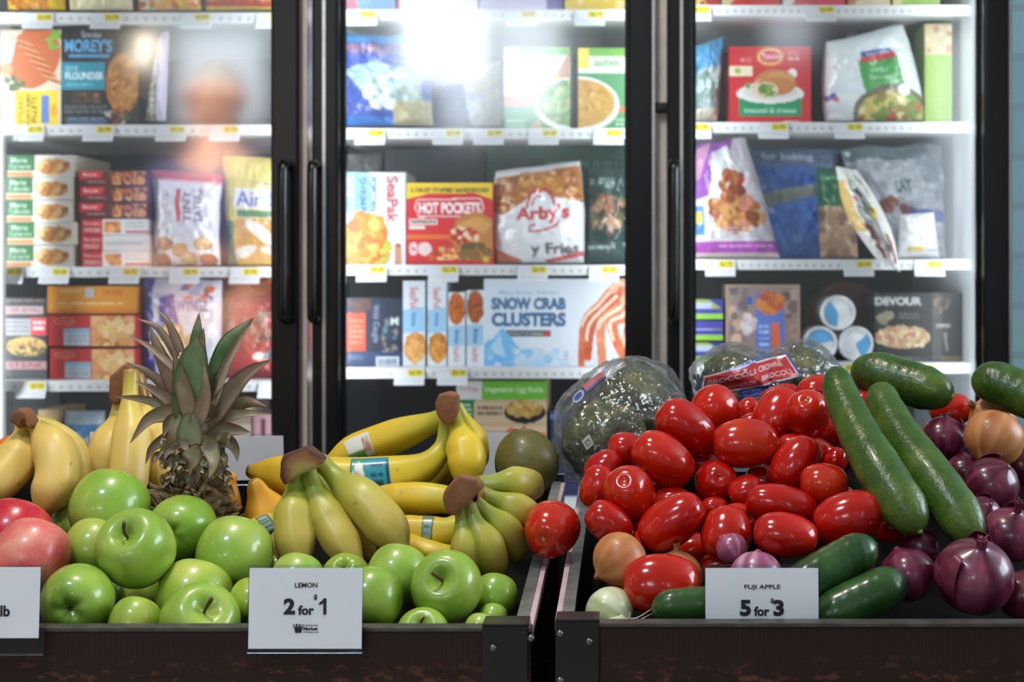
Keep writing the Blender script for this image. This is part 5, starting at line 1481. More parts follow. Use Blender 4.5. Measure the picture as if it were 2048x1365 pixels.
def tomato(cx, cy, a, b_, ang, label, tilt=0.0, scar=None, Y=None, tint=(1, 1, 1), blocky=0.0, seed=0, dY=0.0, name='roma_tomato', heap=heapY):
    """a, b_: half length and half width in pixels; ang: lean of the long axis in the picture; scar: (dx, dy) where the stem end shows"""
    Y = (heap(cy) if Y is None else Y) + dY

    def build(s):
        y = Y * s
        k = y / F
        c = P(cx, cy, y)
        if scar is not None:
            dx, dy = scar[0], -scar[1]
            ax = np.array((dx, -math.sqrt(max(.05, 1 - dx * dx - dy * dy)), dy))
        else:
            h, tt = math.radians(ang), math.radians(tilt)
            ax = np.array((math.cos(h) * math.cos(tt), math.sin(tt), math.sin(h) * math.cos(tt)))
        rd = random.Random(seed + int(cx * 3 + cy))
        p1, p2, am = rd.uniform(0, 6), rd.uniform(0, 6), rd.uniform(.012, .03) + blocky

        def shp(h, t, rr, z): return rr * (1 + am * math.cos(3 * h + p1) + .6 * am * math.cos(2 * h + p2)), z
        prof = np.array(TPROF) * np.array((b_ * k, a * k))
        V, Fc, T = lathe(prof, 36, 30, c, ax, 1.0, shp)
        t = thing(name, (c[0], c[1], V[:, 2].min()), label, 'tomato', 'tomatoes')
        o = mk('skin', V, Fc, M['tomato'], t)
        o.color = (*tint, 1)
        if scar is not None:
            u, v, w = frame_from(ax)
            q = c + ax * a * k * .905
            R = b_ * k * .15
            V, Fc, _ = lathe([(0, .12), (.3, .22), (.6, .18), (.9, .22), (1.1, .05), (1.15, -.5), (0, -.5)], 18, None, q, ax, R, lambda h, t_, rr, z_: (rr * (1 + .16 * math.cos(5 * h + p1)), z_))
            mk('stem_scar', V, Fc, M['scar'], t)
    h, tt = math.radians(ang), math.radians(tilt)
    pr = []
    if scar is None and a > b_ * 1.08:
        d = (a - b_) * .9
        for e in (-1, 0, 1):
            pr.append((cx + e * d * math.cos(h) * math.cos(tt), cy - e * d * math.sin(h) * math.cos(tt), Y + e * d * math.sin(tt) * Y / F, b_ * (.97 if e == 0 else .95)))
    else:
        pr = [(cx, cy, Y, b_ * .98)]
    item(build, pr)


tomato(1375, 860, 68, 48, -38, 'egg-shaped tomato slanting down at the crest, beside the broccoli bag', 10, dY=-.01)
tomato(1434, 822, 52, 46, -50, 'bright tomato at the crest just under the broccoli label', 20, tint=(1.05, 1.3, 1.2))
tomato(1490, 891, 66, 49, 3, 'large orange-red tomato lying level in the upper middle of the heap', 5, Y=1.69, tint=(1.0, 1.5, 1.2))
tomato(1327, 920, 66, 48, -34, 'long red tomato slanting down to the middle of the heap', 0, Y=1.675)
tomato(1245, 905, 36, 34, 0, 'tomato peeping out behind the long slanting one, near the broccoli', Y=1.74)
tomato(1256, 990, 66, 53, 90, 'tomato with a tan stem scar facing up, on the outer slope', scar=(-0.14, -0.52), Y=1.60, tint=(1, 1.4, 1))
tomato(1196, 974, 44, 34, 75, 'tomato at the outer edge half hidden by the one with a tan scar', Y=1.66)
tomato(1221, 1046, 52, 38, -40, 'dark red tomato with a bump, low beside the bin rail', Y=1.575, tint=(.94, .8, .9))
tomato(1345, 1049, 72, 49, 36, 'long shiny tomato with a wet glint, above the onions', -8, Y=1.545, tint=(.97, .9, .9))
tomato(1437, 963, 50, 44, 60, 'dark tomato with a small pale scar in the hollow mid-heap', scar=(0.12, -0.30), Y=1.68, tint=(.95, .8, .9))
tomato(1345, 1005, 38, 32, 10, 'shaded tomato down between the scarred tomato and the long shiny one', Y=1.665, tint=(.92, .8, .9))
tomato(1490, 983, 36, 33, 30, 'small round tomato right of the hollow', Y=1.66)
tomato(1430, 1016, 27, 22, 0, 'very small tomato wedged above the upright one', Y=1.655)
tomato(1453, 1074, 54, 51, 80, 'upright blunt tomato above the loose purple onion skin', 30, Y=1.53, tint=(1, 1.3, 1))
tomato(1563, 1012, 72, 42, -10, 'long dark red tomato lying across behind the ringed one', 0, Y=1.585, tint=(.97, .8, .9))
tomato(1571, 1072, 64, 45, -8, 'tomato with a white ring glint, just above the apple price card', 0, Y=1.50)
tomato(1701, 1034, 70, 51, 22, 'large tomato at the foot of the two cucumbers', -5, Y=1.545)
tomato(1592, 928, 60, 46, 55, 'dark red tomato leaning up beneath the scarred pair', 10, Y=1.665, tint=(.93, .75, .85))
tomato(1648, 970, 48, 44, 0, 'round orange-red tomato against the first cucumber', Y=1.605, tint=(1, 1.7, 1.4))
tomato(1560, 832, 56, 46, 60, 'smooth tomato standing beside the one with a greenish scar', 15, Y=1.765)
tomato(1610, 832, 50, 45, 70, 'tomato with a greenish stem scar beside the tall cucumber', scar=(-0.16, -0.62), Y=1.745)
tomato(1497, 818, 24, 22, 40, 'small bright tomato under the blue label corner', Y=1.83, tint=(1.05, 1.4, 1.2))
tomato(1502, 846, 26, 20, 30, 'small tomato squeezed between the crest and the smooth one', Y=1.80)
tomato(1632, 782, 38, 33, 20, 'tomato at the very back, topmost by the cucumber tip', Y=1.84, tint=(1.02, 1.2, 1))
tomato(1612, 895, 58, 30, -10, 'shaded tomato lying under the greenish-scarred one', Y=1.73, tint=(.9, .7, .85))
tomato(1672, 921, 26, 24, 60, 'small tomato pressed against the side of the first cucumber', Y=1.70)
tomato(1562, 800, 44, 30, 20, 'tomato behind the smooth one at the crest', Y=1.85)
tomato(1316, 1177, 78, 59, 2, 'big blocky tomato at the front over the white onion', 4, Y=1.46, tint=(1.0, 1.5, 1.2), blocky=.04)
tomato(1474, 1030, 26, 22, 10, 'small shaded tomato behind the upright blunt one', Y=1.62)
tomato(1284, 1080, 26, 22, 50, 'tomato end poking out under the long shiny tomato', Y=1.575)
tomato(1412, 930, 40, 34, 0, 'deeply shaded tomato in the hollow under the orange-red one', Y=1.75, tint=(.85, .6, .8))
tomato(1728, 815, 36, 30, 90, 'tomato between the tips of the two long cucumbers', Y=1.80, tint=(.95, .9, .9))
tomato(1905, 824, 42, 36, 20, 'tomato under the end of the crosswise cucumber', Y=1.83, tint=(1, 1.2, 1))
tomato(1620, 1012, 28, 24, 20, 'sliver of tomato under the round orange-red one', Y=1.66)
tomato(1440, 1122, 40, 26, 15, 'sliver of tomato beneath the upright blunt one', Y=1.54)
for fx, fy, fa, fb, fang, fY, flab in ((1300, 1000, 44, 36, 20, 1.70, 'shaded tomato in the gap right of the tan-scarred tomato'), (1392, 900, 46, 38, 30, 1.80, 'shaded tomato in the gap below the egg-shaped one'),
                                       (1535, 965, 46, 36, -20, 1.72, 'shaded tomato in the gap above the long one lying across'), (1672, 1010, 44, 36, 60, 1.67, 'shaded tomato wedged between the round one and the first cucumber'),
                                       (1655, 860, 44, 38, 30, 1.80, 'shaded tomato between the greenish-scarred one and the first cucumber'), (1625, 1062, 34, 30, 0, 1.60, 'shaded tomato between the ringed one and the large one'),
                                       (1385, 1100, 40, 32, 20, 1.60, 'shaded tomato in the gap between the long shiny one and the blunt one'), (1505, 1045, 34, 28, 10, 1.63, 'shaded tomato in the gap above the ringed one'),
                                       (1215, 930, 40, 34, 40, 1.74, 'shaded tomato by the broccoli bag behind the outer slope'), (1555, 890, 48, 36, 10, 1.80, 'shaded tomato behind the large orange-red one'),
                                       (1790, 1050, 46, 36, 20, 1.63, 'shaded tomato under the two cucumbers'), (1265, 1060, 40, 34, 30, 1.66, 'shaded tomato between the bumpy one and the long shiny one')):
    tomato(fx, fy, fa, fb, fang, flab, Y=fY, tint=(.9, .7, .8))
tomato(1103, 1060, 59, 56, 0, 'lone tomato balanced on the rails between the two bins', scar=(-0.22, 0.16), Y=1.60, tint=(1.05, 1.8, 1.5), name='tomato')


# ---- onions
OPROF = [(0, 1.02), (.08, 1.0), (.16, .92), (.34, .82), (.62, .68), (.88, .40), (1.0, .02), (.94, -.36), (.74, -.66), (.46, -.84), (.2, -.92), (0, -.93)]


def onion(cx, cy, r, label, mat, ax, neck=0.0, roots=False, Y=None, elong=1.0, husk='husk', name='yellow_onion', group='onions', heap=heapY, peel=0):
    Y = heap(cy) if Y is None else Y

    def build(s):
        y = Y * s
        R = r * y / F
        c = P(cx, cy, y)
        a = np.array((ax[0], ax[2], -ax[1]), dtype=float); a /= np.linalg.norm(a)
        rd = np.random.RandomState(int(cx + cy))
        SEG = 56
        pr = np.array(OPROF) * np.array((1, elong))
        V, Fc, T = lathe(pr, SEG, 30, c, a, R, lambda h, t, rr, z: (rr * (1 + .012 * math.cos(3 * h + cx) + .006 * math.cos(9 * h)), z))
        st = rd.rand(SEG); st = 0.5 * st + 0.25 * np.roll(st, 1) + 0.25 * np.roll(st, -1)
        at = np.full(len(V), .5); at[1:-1] = np.tile(st, (len(V) - 2) // SEG)
        t = thing(name, (c[0], c[1], V[:, 2].min()), label, 'onion', group)
        mk('skin', V, Fc, M[mat], t, attrs={'streak': at})
        u, v, w = frame_from(a)
        if neck:
            parts = []
            for k in range(7):
                h = k * .9 + cx
                d = math.cos(h) * u + math.sin(h) * v
                b0 = c + a * R * .96 * elong + d * R * .06
                L = R * neck * (0.7 + .5 * rd.rand())
                parts.append(tube(catmull([b0 - a * R * .08, b0 + a * L * .5 + d * L * .05, b0 + a * L + d * L * (.1 + .3 * rd.rand())], 8), np.array([.10, .085, .075, .065, .055, .045, .03, .012]) * R, 6)[:2])
            V, Fc, _ = join(parts)
            mk('neck', V, Fc, M[husk], t)
        if roots:
            parts = []
            for k in range(9):
                h = k * .7 + cx
                d = math.cos(h) * u + math.sin(h) * v
                b0 = c - a * R * .90 * elong
                L = R * (.5 + .7 * rd.rand())
                e = rd.rand(3) - .5
                parts.append(tube(catmull([b0 + d * R * .08, b0 - a * L * .4 + d * L * .3, b0 - a * L * .6 + d * L * .7 + e * L * .6, b0 - a * L * .7 + d * L * 1.0 + e * L], 10), np.linspace(.03, .012, 10) * R, 5)[:2])
            V, Fc, _ = join(parts)
            mk('roots', V, Fc, M['roots'] if mat == 'whiteonion' else M['husk'], t)
        for k in range(peel):
            # a loose flake of papery skin lifting off the bulb
            h0 = 1.2 + k * 2.3
            g = []
            for j in range(9):
                for i in range(7):
                    lat, hh = -.2 + j * .14, h0 + (i - 3) * .16 * (1 - .07 * j)
                    rr = R * (1.008 + .03 * (i / 6) ** 2 + .07 * (j / 8) ** 2)
                    d = math.cos(lat) * (math.cos(hh) * u + math.sin(hh) * v) + math.sin(lat) * a * elong
                    g.append(c + d * rr)
            Fl = [(j * 7 + i, j * 7 + i + 1, (j + 1) * 7 + i + 1, (j + 1) * 7 + i) for j in range(8) for i in range(6)]
            pl = mk('loose_skin', g, Fl, M[husk], t)
            pl.modifiers.new('thickness', 'SOLIDIFY').thickness = 0.0006
    item(build, [(cx, cy, Y, r * .97)])


onion(1241, 1124, 58, 'yellow onion lying near the rail under the dark tomato', 'onion', (-.75, .45, -.4), roots=False, neck=.1, Y=1.505)
onion(1352, 1144, 52, 'yellow onion with a dry frayed neck behind the blocky tomato', 'onion', (.0, -1, -.1), neck=.28, Y=1.535)
onion(1985, 882, 60, 'large yellow onion under the cucumber at the picture edge', 'onion', (-.5, .7, -.5), neck=.12, Y=1.70)
onion(1985, 832, 50, 'yellow onion with a stubby neck behind the large one', 'onion', (-.75, -.55, -.2), neck=.3, Y=1.79)
onion(1224, 1216, 50, 'white onion with stringy roots in the front corner', 'whiteonion', (-.72, -.25, .65), roots=True, Y=1.456, name='white_onion')
onion(1236, 1262, 34, 'small white onion barely above the front rim', 'whiteonion', (.2, -1, 0), Y=1.405, name='white_onion')
RO = dict(mat='redonion', husk='redhusk', name='red_onion')
onion(1888, 874, 46, 'dark red onion under the end of the crosswise cucumber', ax=(.1, -1, .2), Y=1.76, peel=1, **RO)
onion(1985, 968, 56, 'glossy red onion beside the second cucumber, under the yellow one', ax=(.4, -.7, -.5), Y=1.64, peel=1, **RO)
onion(1952, 1152, 80, 'large red onion with pink loose skin at the front', ax=(.05, -.8, -.5), neck=.3, Y=1.45, peel=2, **RO)
onion(1812, 1150, 58, 'shaded red onion with a bright streak behind the short squash', ax=(-.3, -.8, .3), Y=1.48, **RO)
onion(1520, 1146, 54, 'pale purple onion rising behind the apple price card', 'pinkonion', (.1, -.8, .5), husk='redhusk', name='red_onion', Y=1.475)
onion(1470, 1104, 32, 'small dusky red onion beside the pale purple one', 'pinkonion', (-.3, -.5, .6), husk='redhusk', name='red_onion', Y=1.50)
onion(2022, 1068, 58, 'red onion with a ruffled crown at the picture edge', ax=(.1, -.8, -.4), neck=.45, Y=1.54, peel=1, **RO)
onion(1838, 1096, 42, 'dark red onion under the tip of the first cucumber', ax=(-.9, .1, -.2), Y=1.56, **RO)
onion(1716, 1142, 38, 'dark red onion in the shade beneath the long dark squash', ax=(.3, -.8, -.3), Y=1.53, neck=.4, **RO)
onion(2046, 1190, 56, 'shaded red onion cut off at the front picture edge', ax=(.2, -1, .1), Y=1.47, **RO)
onion(1930, 940, 38, 'deeply shaded red onion between the glossy one and the cucumber', ax=(.1, -1, .3), Y=1.72, **RO)
onion(2040, 930, 46, 'dark red onion behind the large yellow one', ax=(.3, -.8, .2), Y=1.74, **RO)
onion(1965, 1030, 40, 'red onion with a long loose skin flake beside the second cucumber', ax=(.2, -.6, -.6), Y=1.60, peel=2, **RO)


# ---- cucumbers and dark squash
def cucumber(pts, hw, label, mat='cuke', end=None, name='cucumber', taper0=1.0, tint=(1, 1, 1), cat='cucumber'):
    """pts: (px, py, Y) down the middle; end: 0 or 1, which tip shows a scar"""
    def build(s):
        path = catmull([P(x, y, Y * s) for x, y, Y in pts], 60)
        t = np.linspace(0, 1, 60)
        seglen = np.linalg.norm(np.diff(path, axis=0), axis=1).sum()
        ym = np.mean([q[2] for q in pts]) * s
        R = hw * ym / F
        e = R / seglen
        d0, d1 = np.clip(t / (e * 1.5), 0, 1), np.clip((1 - t) / (e * 1.35), 0, 1)
        rr = R * np.sqrt(np.clip(1 - (1 - d0) ** 2, .004, 1)) * np.sqrt(np.clip(1 - (1 - d1) ** 2, .004, 1)) * (taper0 + (1 - taper0) * np.clip(t * 1.5, 0, 1))
        V, Fc, T = tube(path, rr, 28, lambda h, q: 1 + .012 * math.cos(6 * h) + .008 * math.sin(9 * q * 6.28 + 2 * h))
        V = V + (vnoise(V, 60, 3) * .0006)[:, None] * np.array((1, 0, 1))
        c = path.mean(0)
        th = thing(name, (c[0], c[1], V[:, 2].min()), label, cat, 'cucumbers and squash')
        o = mk('skin', V, Fc, M[mat], th)
        o.color = (*tint, 1)
        if end is not None:
            q = path[0] if end == 0 else path[-1]
            d = path[0] - path[2] if end == 0 else path[-1] - path[-3]
            V, Fc, _ = lathe([(0, .5), (.5, .45), (.9, .2), (1.0, -.3), (0, -.4)], 14, None, q, d, R * .13)
            mk('tip', V, Fc, M['cukeend'], th)
    n = len(pts)
    path = catmull([(x, y, Y) for x, y, Y in pts], 9)
    item(build, [(x, y, Y, hw * (.93 if 0 < k < 8 else .5) * (taper0 if k < 3 else 1)) for k, (x, y, Y) in enumerate(path)])


cucumber([(1664, 738, 1.70), (1682, 800, 1.665), (1722, 885, 1.61), (1765, 958, 1.565), (1836, 1066, 1.52)], 47, 'long cucumber standing on the tomatoes, first of the slanting pair', taper0=.66, end=1)
cucumber([(1755, 772, 1.715), (1778, 830, 1.675), (1815, 892, 1.63), (1870, 965, 1.58), (1960, 1092, 1.52)], 46, 'long cucumber slanting down to the red onions, second of the pair', taper0=.74)
cucumber([(1702, 738, 1.82), (1770, 753, 1.80), (1830, 772, 1.78), (1905, 794, 1.75)], 45, 'cucumber lying crosswise behind the slanting pair', end=1)
cucumber([(1938, 764, 1.80), (1990, 775, 1.79), (2050, 800, 1.77), (2110, 830, 1.75)], 46, 'cucumber over the yellow onions, cut off by the picture edge')
cucumber([(1744, 1082, 1.50), (1690, 1108, 1.49), (1630, 1142, 1.475), (1560, 1185, 1.46)], 41, 'dark green squash rising behind the apple price card', 'zuke', 0, 'zucchini', cat='squash')
cucumber([(1812, 1158, 1.46), (1760, 1182, 1.45), (1700, 1210, 1.445), (1620, 1252, 1.44)], 43, 'dark green squash with a rough stem end beside the apple price card', 'zuke', 0, 'zucchini', tint=(1.15, 1.15, 1), cat='squash')
cucumber([(1305, 1216, 1.415), (1380, 1206, 1.42), (1460, 1204, 1.425), (1560, 1212, 1.43)], 33, 'green squash lying level along the rim behind the price card', 'zuke', None, 'zucchini', tint=(1.5, 1.35, 1.2), cat='squash')

# ---- mango, oranges, yellow squash
def simple(cx, cy, rx, ry, Y, name, label, cat, mat, prof, ax, lobes=0, group=None, part=None):
    def build(s):
        y = Y * s
        k = y / F
        c = P(cx, cy, y)
        pr = np.array(prof) * np.array((rx * k, ry * k))
        V, Fc, T = lathe(pr, 36, 28, c, (ax[0], ax[2], -ax[1]), 1.0, lambda h, t, rr, z: (rr * (1 + lobes * math.cos(5 * h)), z))
        t = thing(name, (c[0], c[1], V[:, 2].min()), label, cat, group)
        mk('skin', V, Fc, M[mat], t)
        if part:
            u, v, a = frame_from((ax[0], ax[2], -ax[1]))
            V, Fc, _ = lathe([(0, .3), (.6, .25), (1, 0), (0.9, -.3), (0, -.5)], 12, None, c + a * ry * k * prof[0][1], a, rx * k * .12)
            mk(part, V, Fc, M['stem'], t)
    item(build, [(cx, cy, Y, min(rx, ry) * .97)])


EGG = [(0, 1), (.3, .96), (.65, .75), (.92, .35), (1, -.05), (.92, -.45), (.66, -.79), (.32, -.96), (0, -1)]
simple(1053, 926, 64, 67, 1.82, 'mango', 'dull green-brown mango in the back corner, beside the broccoli bag', 'mango', 'mango', EGG, (-.35, -1, .1), part='stem')
simple(28, 916, 46, 46, 1.74, 'orange', 'orange peeking out behind the ripe bananas', 'orange', 'orange', EGG, (-.3, -.2, -.9), group='oranges', part='stem')
simple(166, 938, 40, 40, 1.76, 'orange', 'orange glimpsed between the two ripe banana bunches', 'orange', 'orange', EGG, (.2, -.9, .2), group='oranges')
PEAR = [(0, 1.0), (.16, .97), (.30, .80), (.42, .5), (.72, .1), (.96, -.3), (1, -.55), (.8, -.85), (.4, -.98), (0, -1)]
simple(532, 1018, 56, 66, 1.70, 'yellow_squash', 'orange-yellow squash between the pineapple and the banana bunch', 'squash', 'squash', PEAR, (-.35, -1, -.2), .05, 'yellow squash')
simple(456, 990, 32, 46, 1.80, 'yellow_squash', 'pale yellow squash just behind the pineapple base', 'squash', 'squash', PEAR, (.2, -1, .1), .03, 'yellow squash')


# ---- bananas
def banana_part(root, pts, hw, mat, s, neck=.36, tipr=.3, sticker=None, taper=.66):
    path = catmull([P(x, y, Y * s) for x, y, Y in pts], 44)
    t = np.linspace(0, 1, 44)
    ym = np.mean([q[2] for q in pts]) * s
    R = hw * ym / F

    def sm(a, b_, x):
        k = np.clip((x - a) / (b_ - a), 0, 1)
        return k * k * (3 - 2 * k)
    rr = R * (neck + (1 - neck) * sm(.10, .50, t) ** 1.1) * (1 - (1 - tipr) * sm(taper, 1.0, t) ** 1.6)
    rr[-1] *= .75
    bend = path[0] + path[-1] - 2 * path[22]
    cs = lambda h, q: 1 + .034 * math.cos(5 * h) * min(1, max(0, (q - .1) * 4))
    V, Fc, T = tube(path, rr, 25, cs, up=bend if np.linalg.norm(bend) > 1e-3 else None)
    o = mk('banana', V, Fc, M[mat], root, attrs={'along': T})
    if sticker:
        t0, t1, half, art = sticker
        a = Art(26, 14, (255, 255, 255)); art(a)
        i0, i1 = t0 * 43, t1 * 43
        g = []
        # a patch laid on the skin where it faces the shopper
        Vg = V[:44 * 25].reshape(44, 25, 3)
        mid = int((i0 + i1) / 2)
        cen = path[mid]
        dots = [np.dot((Vg[mid, j] - cen) / rr[mid], np.array((0, -1, .25)) / 1.03) for j in range(25)]
        j0 = int(np.argmax(dots))
        flip = 1 if Vg[mid, (j0 + 3) % 25][2] < cen[2] + (Vg[mid, j0] - cen)[2] else -1
        lr = 1 if path[-1][0] > path[0][0] else -1
        for r_ in range(a.h):
            jf = j0 + flip * (r_ / (a.h - 1) - .5) * 2 * half
            j, fj = int(math.floor(jf)), jf - math.floor(jf)
            for c_ in range(a.w):
                f = i0 + (i1 - i0) * (c_ / (a.w - 1) if lr > 0 else 1 - c_ / (a.w - 1))
                i, fi = int(f), f - int(f)
                p = (1 - fi) * ((1 - fj) * Vg[i, j % 25] + fj * Vg[i, (j + 1) % 25]) + fi * ((1 - fj) * Vg[i + 1, j % 25] + fj * Vg[i + 1, (j + 1) % 25])
                ce = (1 - fi) * path[i] + fi * path[i + 1]
                d = p - ce
                g.append(ce + d * (1 + .0009 / np.linalg.norm(d)))
        Fl = [(y * a.w + x, (y + 1) * a.w + x, (y + 1) * a.w + x + 1, y * a.w + x + 1) for y in range(a.h - 1) for x in range(a.w - 1)]
        st = mk('sticker', g, Fl, M['stickerpaper'], o, attrs={'print': a.linear().reshape(-1, 3)})
        sd = st.modifiers.new('thickness', 'SOLIDIFY'); sd.thickness = 0.0003; sd.offset = 0
    return o


def bunch(bananas, crown, label, mat):
    """bananas: dicts of pts, hw ...; crown: list of (px, py, Y, half width px)"""
    def build(s):
        c = P(*[np.mean([q[k] for b_ in bananas for q in b_['pts']]) for k in (0, 1)], np.mean([q[2] for b_ in bananas for q in b_['pts']]) * s)
        zmin = min(P(q[0], q[1], q[2] * s)[2] for b_ in bananas for q in b_['pts'])
        t = thing('banana_bunch', (c[0], c[1], zmin), label, 'bananas', 'banana bunches')
        for b_ in bananas:
            d = dict(b_)
            banana_part(t, d.pop('pts'), d.pop('hw'), d.pop('mat', mat), s, **d)
        Yc, pts = crown[:2]
        Yc = Yc * s
        import bmesh
        bm = bmesh.new()
        dp = 24 * Yc / F
        cm = np.mean([P(x, y, Yc) for x, y in pts], axis=0)
        fr_ = [bm.verts.new(P(x, y, Yc) * 1.0 - np.array((0, dp, 0))) for x, y in pts]
        bk_ = [bm.verts.new((P(x, y, Yc) - cm) * .94 + cm + np.array((0, dp, 0))) for x, y in pts]
        bm.faces.new(fr_); bm.faces.new(bk_[::-1])
        n_ = len(pts)
        for i in range(n_):
            j = (i + 1) % n_
            bm.faces.new((fr_[j], fr_[i], bk_[i], bk_[j]))
        bmesh.ops.recalc_face_normals(bm, faces=bm.faces[:])
        bmesh.ops.bevel(bm, geom=bm.edges[:], offset=8.0 * Yc / F, segments=3, affect='EDGES', profile=.6)
        bmesh.ops.triangulate(bm, faces=[f for f in bm.faces if len(f.verts) > 4])
        bm.verts.index_update()
        V = np.array([v.co[:] for v in bm.verts]); Fc = [[v.index for v in f.verts] for f in bm.faces]
        bm.free()
        V = V + (vnoise(V, 90, 4) * 2.6 * Yc / F)[:, None] * np.array((1, .4, 1))
        if len(crown) > 2:                          # only the cut rim is brown, the rest is the pale fan of the stalks
            rim_ = catmull([P(x, y, Yc) for x, y in crown[2]], 40)
            dd = np.linalg.norm((V[:, None] - rim_[None])[:, :, [0, 2]], axis=2).min(axis=1) * F / Yc
            cut = np.clip(1 - dd / 26, 0, 1)
        else:
            cut = np.full(len(V), .62)
        mk('crown', V, Fc, M['crown'], t, attrs={'cut': cut})
    pr = []
    for b_ in bananas:
        q = catmull(b_['pts'], 7)
        pr += [(x, y, Y, b_['hw'] * (.55 if k == 2 else .9)) for k, (x, y, Y) in enumerate(q) if k >= 2]
    item(build, pr)


TEAL = (40, 150, 170)
def st_teal(a): a.rect(0, 0, 1, 1, TEAL).rect(0, 0, .36, 1, (60, 150, 120)).ell(.2, .45, .13, .3, (236, 240, 240)).text('Dole', .12, .34, .28, .56, (180, 30, 50)).rect(.9, .1, .96, .9, (20, 70, 90)).lines(.5, .2, .8, .8, 3, (20, 60, 84), 3)
def st_white(a): a.rect(0, 0, 1, 1, (226, 230, 222)).rect(0, .55, .7, 1, (90, 150, 80)).rect(.7, .1, .98, .95, (206, 206, 190)).text('Dole', .72, .2, .95, .7, (150, 40, 60))
def st_grey(a): a.rect(0, 0, 1, 1, (90, 130, 120)).rect(.15, .15, .85, .85, (150, 176, 160)).lines(.2, .25, .8, .8, 3, (60, 96, 90), 2)


bunch([dict(pts=[(48, 846, 1.66), (46, 880, 1.655), (36, 922, 1.64), (2, 962, 1.62), (-50, 990, 1.60)], hw=44, taper=.8),
       dict(pts=[(60, 844, 1.66), (84, 870, 1.65), (110, 905, 1.635), (114, 962, 1.62), (80, 1040, 1.60)], hw=42, taper=.8),
       dict(pts=[(72, 842, 1.69), (112, 862, 1.69), (146, 912, 1.685), (148, 980, 1.68), (120, 1056, 1.67)], hw=31)],
      (1.642, [(30, 842), (37, 823), (52, 817), (66, 826), (76, 852), (66, 860), (57, 848), (48, 862), (40, 852)]), 'ripe freckled bananas at the picture edge with a dark brown crown', 'banana_ripe')
bunch([dict(pts=[(236, 775, 1.800), (228, 845, 1.790), (212, 895, 1.760), (196, 950, 1.750), (200, 1020, 1.740)], hw=38),
       dict(pts=[(256, 742, 1.775), (254, 820, 1.760), (257, 880, 1.745), (252, 945, 1.725), (244, 1020, 1.710)], hw=38, neck=.40, taper=.8),
       dict(pts=[(268, 750, 1.790), (278, 820, 1.785), (302, 875, 1.780), (318, 940, 1.770), (316, 1010, 1.760)], hw=34),
       dict(pts=[(272, 770, 1.820), (304, 826, 1.830), (338, 872, 1.840), (356, 930, 1.840), (356, 990, 1.830)], hw=30)],
      (1.792, [(220, 752), (250, 727), (264, 728), (278, 750), (292, 800), (280, 804), (266, 786), (250, 780), (243, 802), (228, 812), (219, 795)]), 'yellow banana bunch standing upright beside the pineapple', 'banana_ripe')
bunch([dict(pts=[(598, 940, 1.62), (600, 985, 1.615), (597, 1030, 1.60), (601, 1085, 1.585), (614, 1150, 1.57)], hw=41, neck=.5),
       dict(pts=[(622, 935, 1.62), (640, 985, 1.61), (664, 1035, 1.60), (694, 1085, 1.585), (732, 1150, 1.57)], hw=38, neck=.45),
       dict(pts=[(646, 918, 1.635), (688, 960, 1.625), (738, 1002, 1.61), (785, 1055, 1.595), (818, 1112, 1.58)], hw=44, neck=.42),
       dict(pts=[(632, 935, 1.66), (668, 985, 1.66), (702, 1032, 1.66), (732, 1078, 1.65), (748, 1120, 1.64)], hw=32),
       dict(pts=[(594, 945, 1.65), (584, 1000, 1.66), (564, 1050, 1.65), (550, 1090, 1.64), (556, 1130, 1.63)], hw=30),
       dict(pts=[(598, 985, 1.66), (570, 1028, 1.655), (534, 1053, 1.64), (502, 1064, 1.625), (480, 1068, 1.61)], hw=27, mat='banana_mid', sticker=(.42, .62, 3, st_grey))],
      (1.603, [(571, 919), (578, 903), (626, 886), (654, 906), (661, 918), (646, 930), (613, 943), (590, 956), (581, 966), (573, 943)], [(578, 958), (572, 922), (580, 904), (626, 887), (656, 908)]), 'big greenish banana bunch at the centre with a broad brown crown', 'banana_green')
bunch([dict(pts=[(888, 842, 1.80), (848, 856, 1.81), (780, 880, 1.82), (706, 908, 1.82), (640, 942, 1.81)], hw=35, neck=.6, sticker=(.60, .78, 3, st_white)),
       dict(pts=[(896, 850, 1.78), (884, 902, 1.77), (838, 944, 1.755), (740, 962, 1.745), (620, 960, 1.74), (540, 952, 1.74), (494, 946, 1.74)], hw=44, neck=.4, sticker=(.435, .55, 4, st_teal)),
       dict(pts=[(906, 830, 1.775), (922, 880, 1.76), (934, 925, 1.745), (922, 985, 1.73)], hw=38, neck=.4),
       dict(pts=[(914, 815, 1.80), (936, 862, 1.805), (948, 910, 1.81), (944, 965, 1.80)], hw=30, neck=.4),
       dict(pts=[(902, 850, 1.82), (890, 915, 1.84), (852, 965, 1.84), (800, 1005, 1.83)], hw=36)],
      (1.762, [(872, 812), (880, 790), (901, 786), (921, 791), (918, 836), (898, 856), (876, 836)]), 'yellow banana bunch lying at the back with teal and white stickers', 'banana_mid')
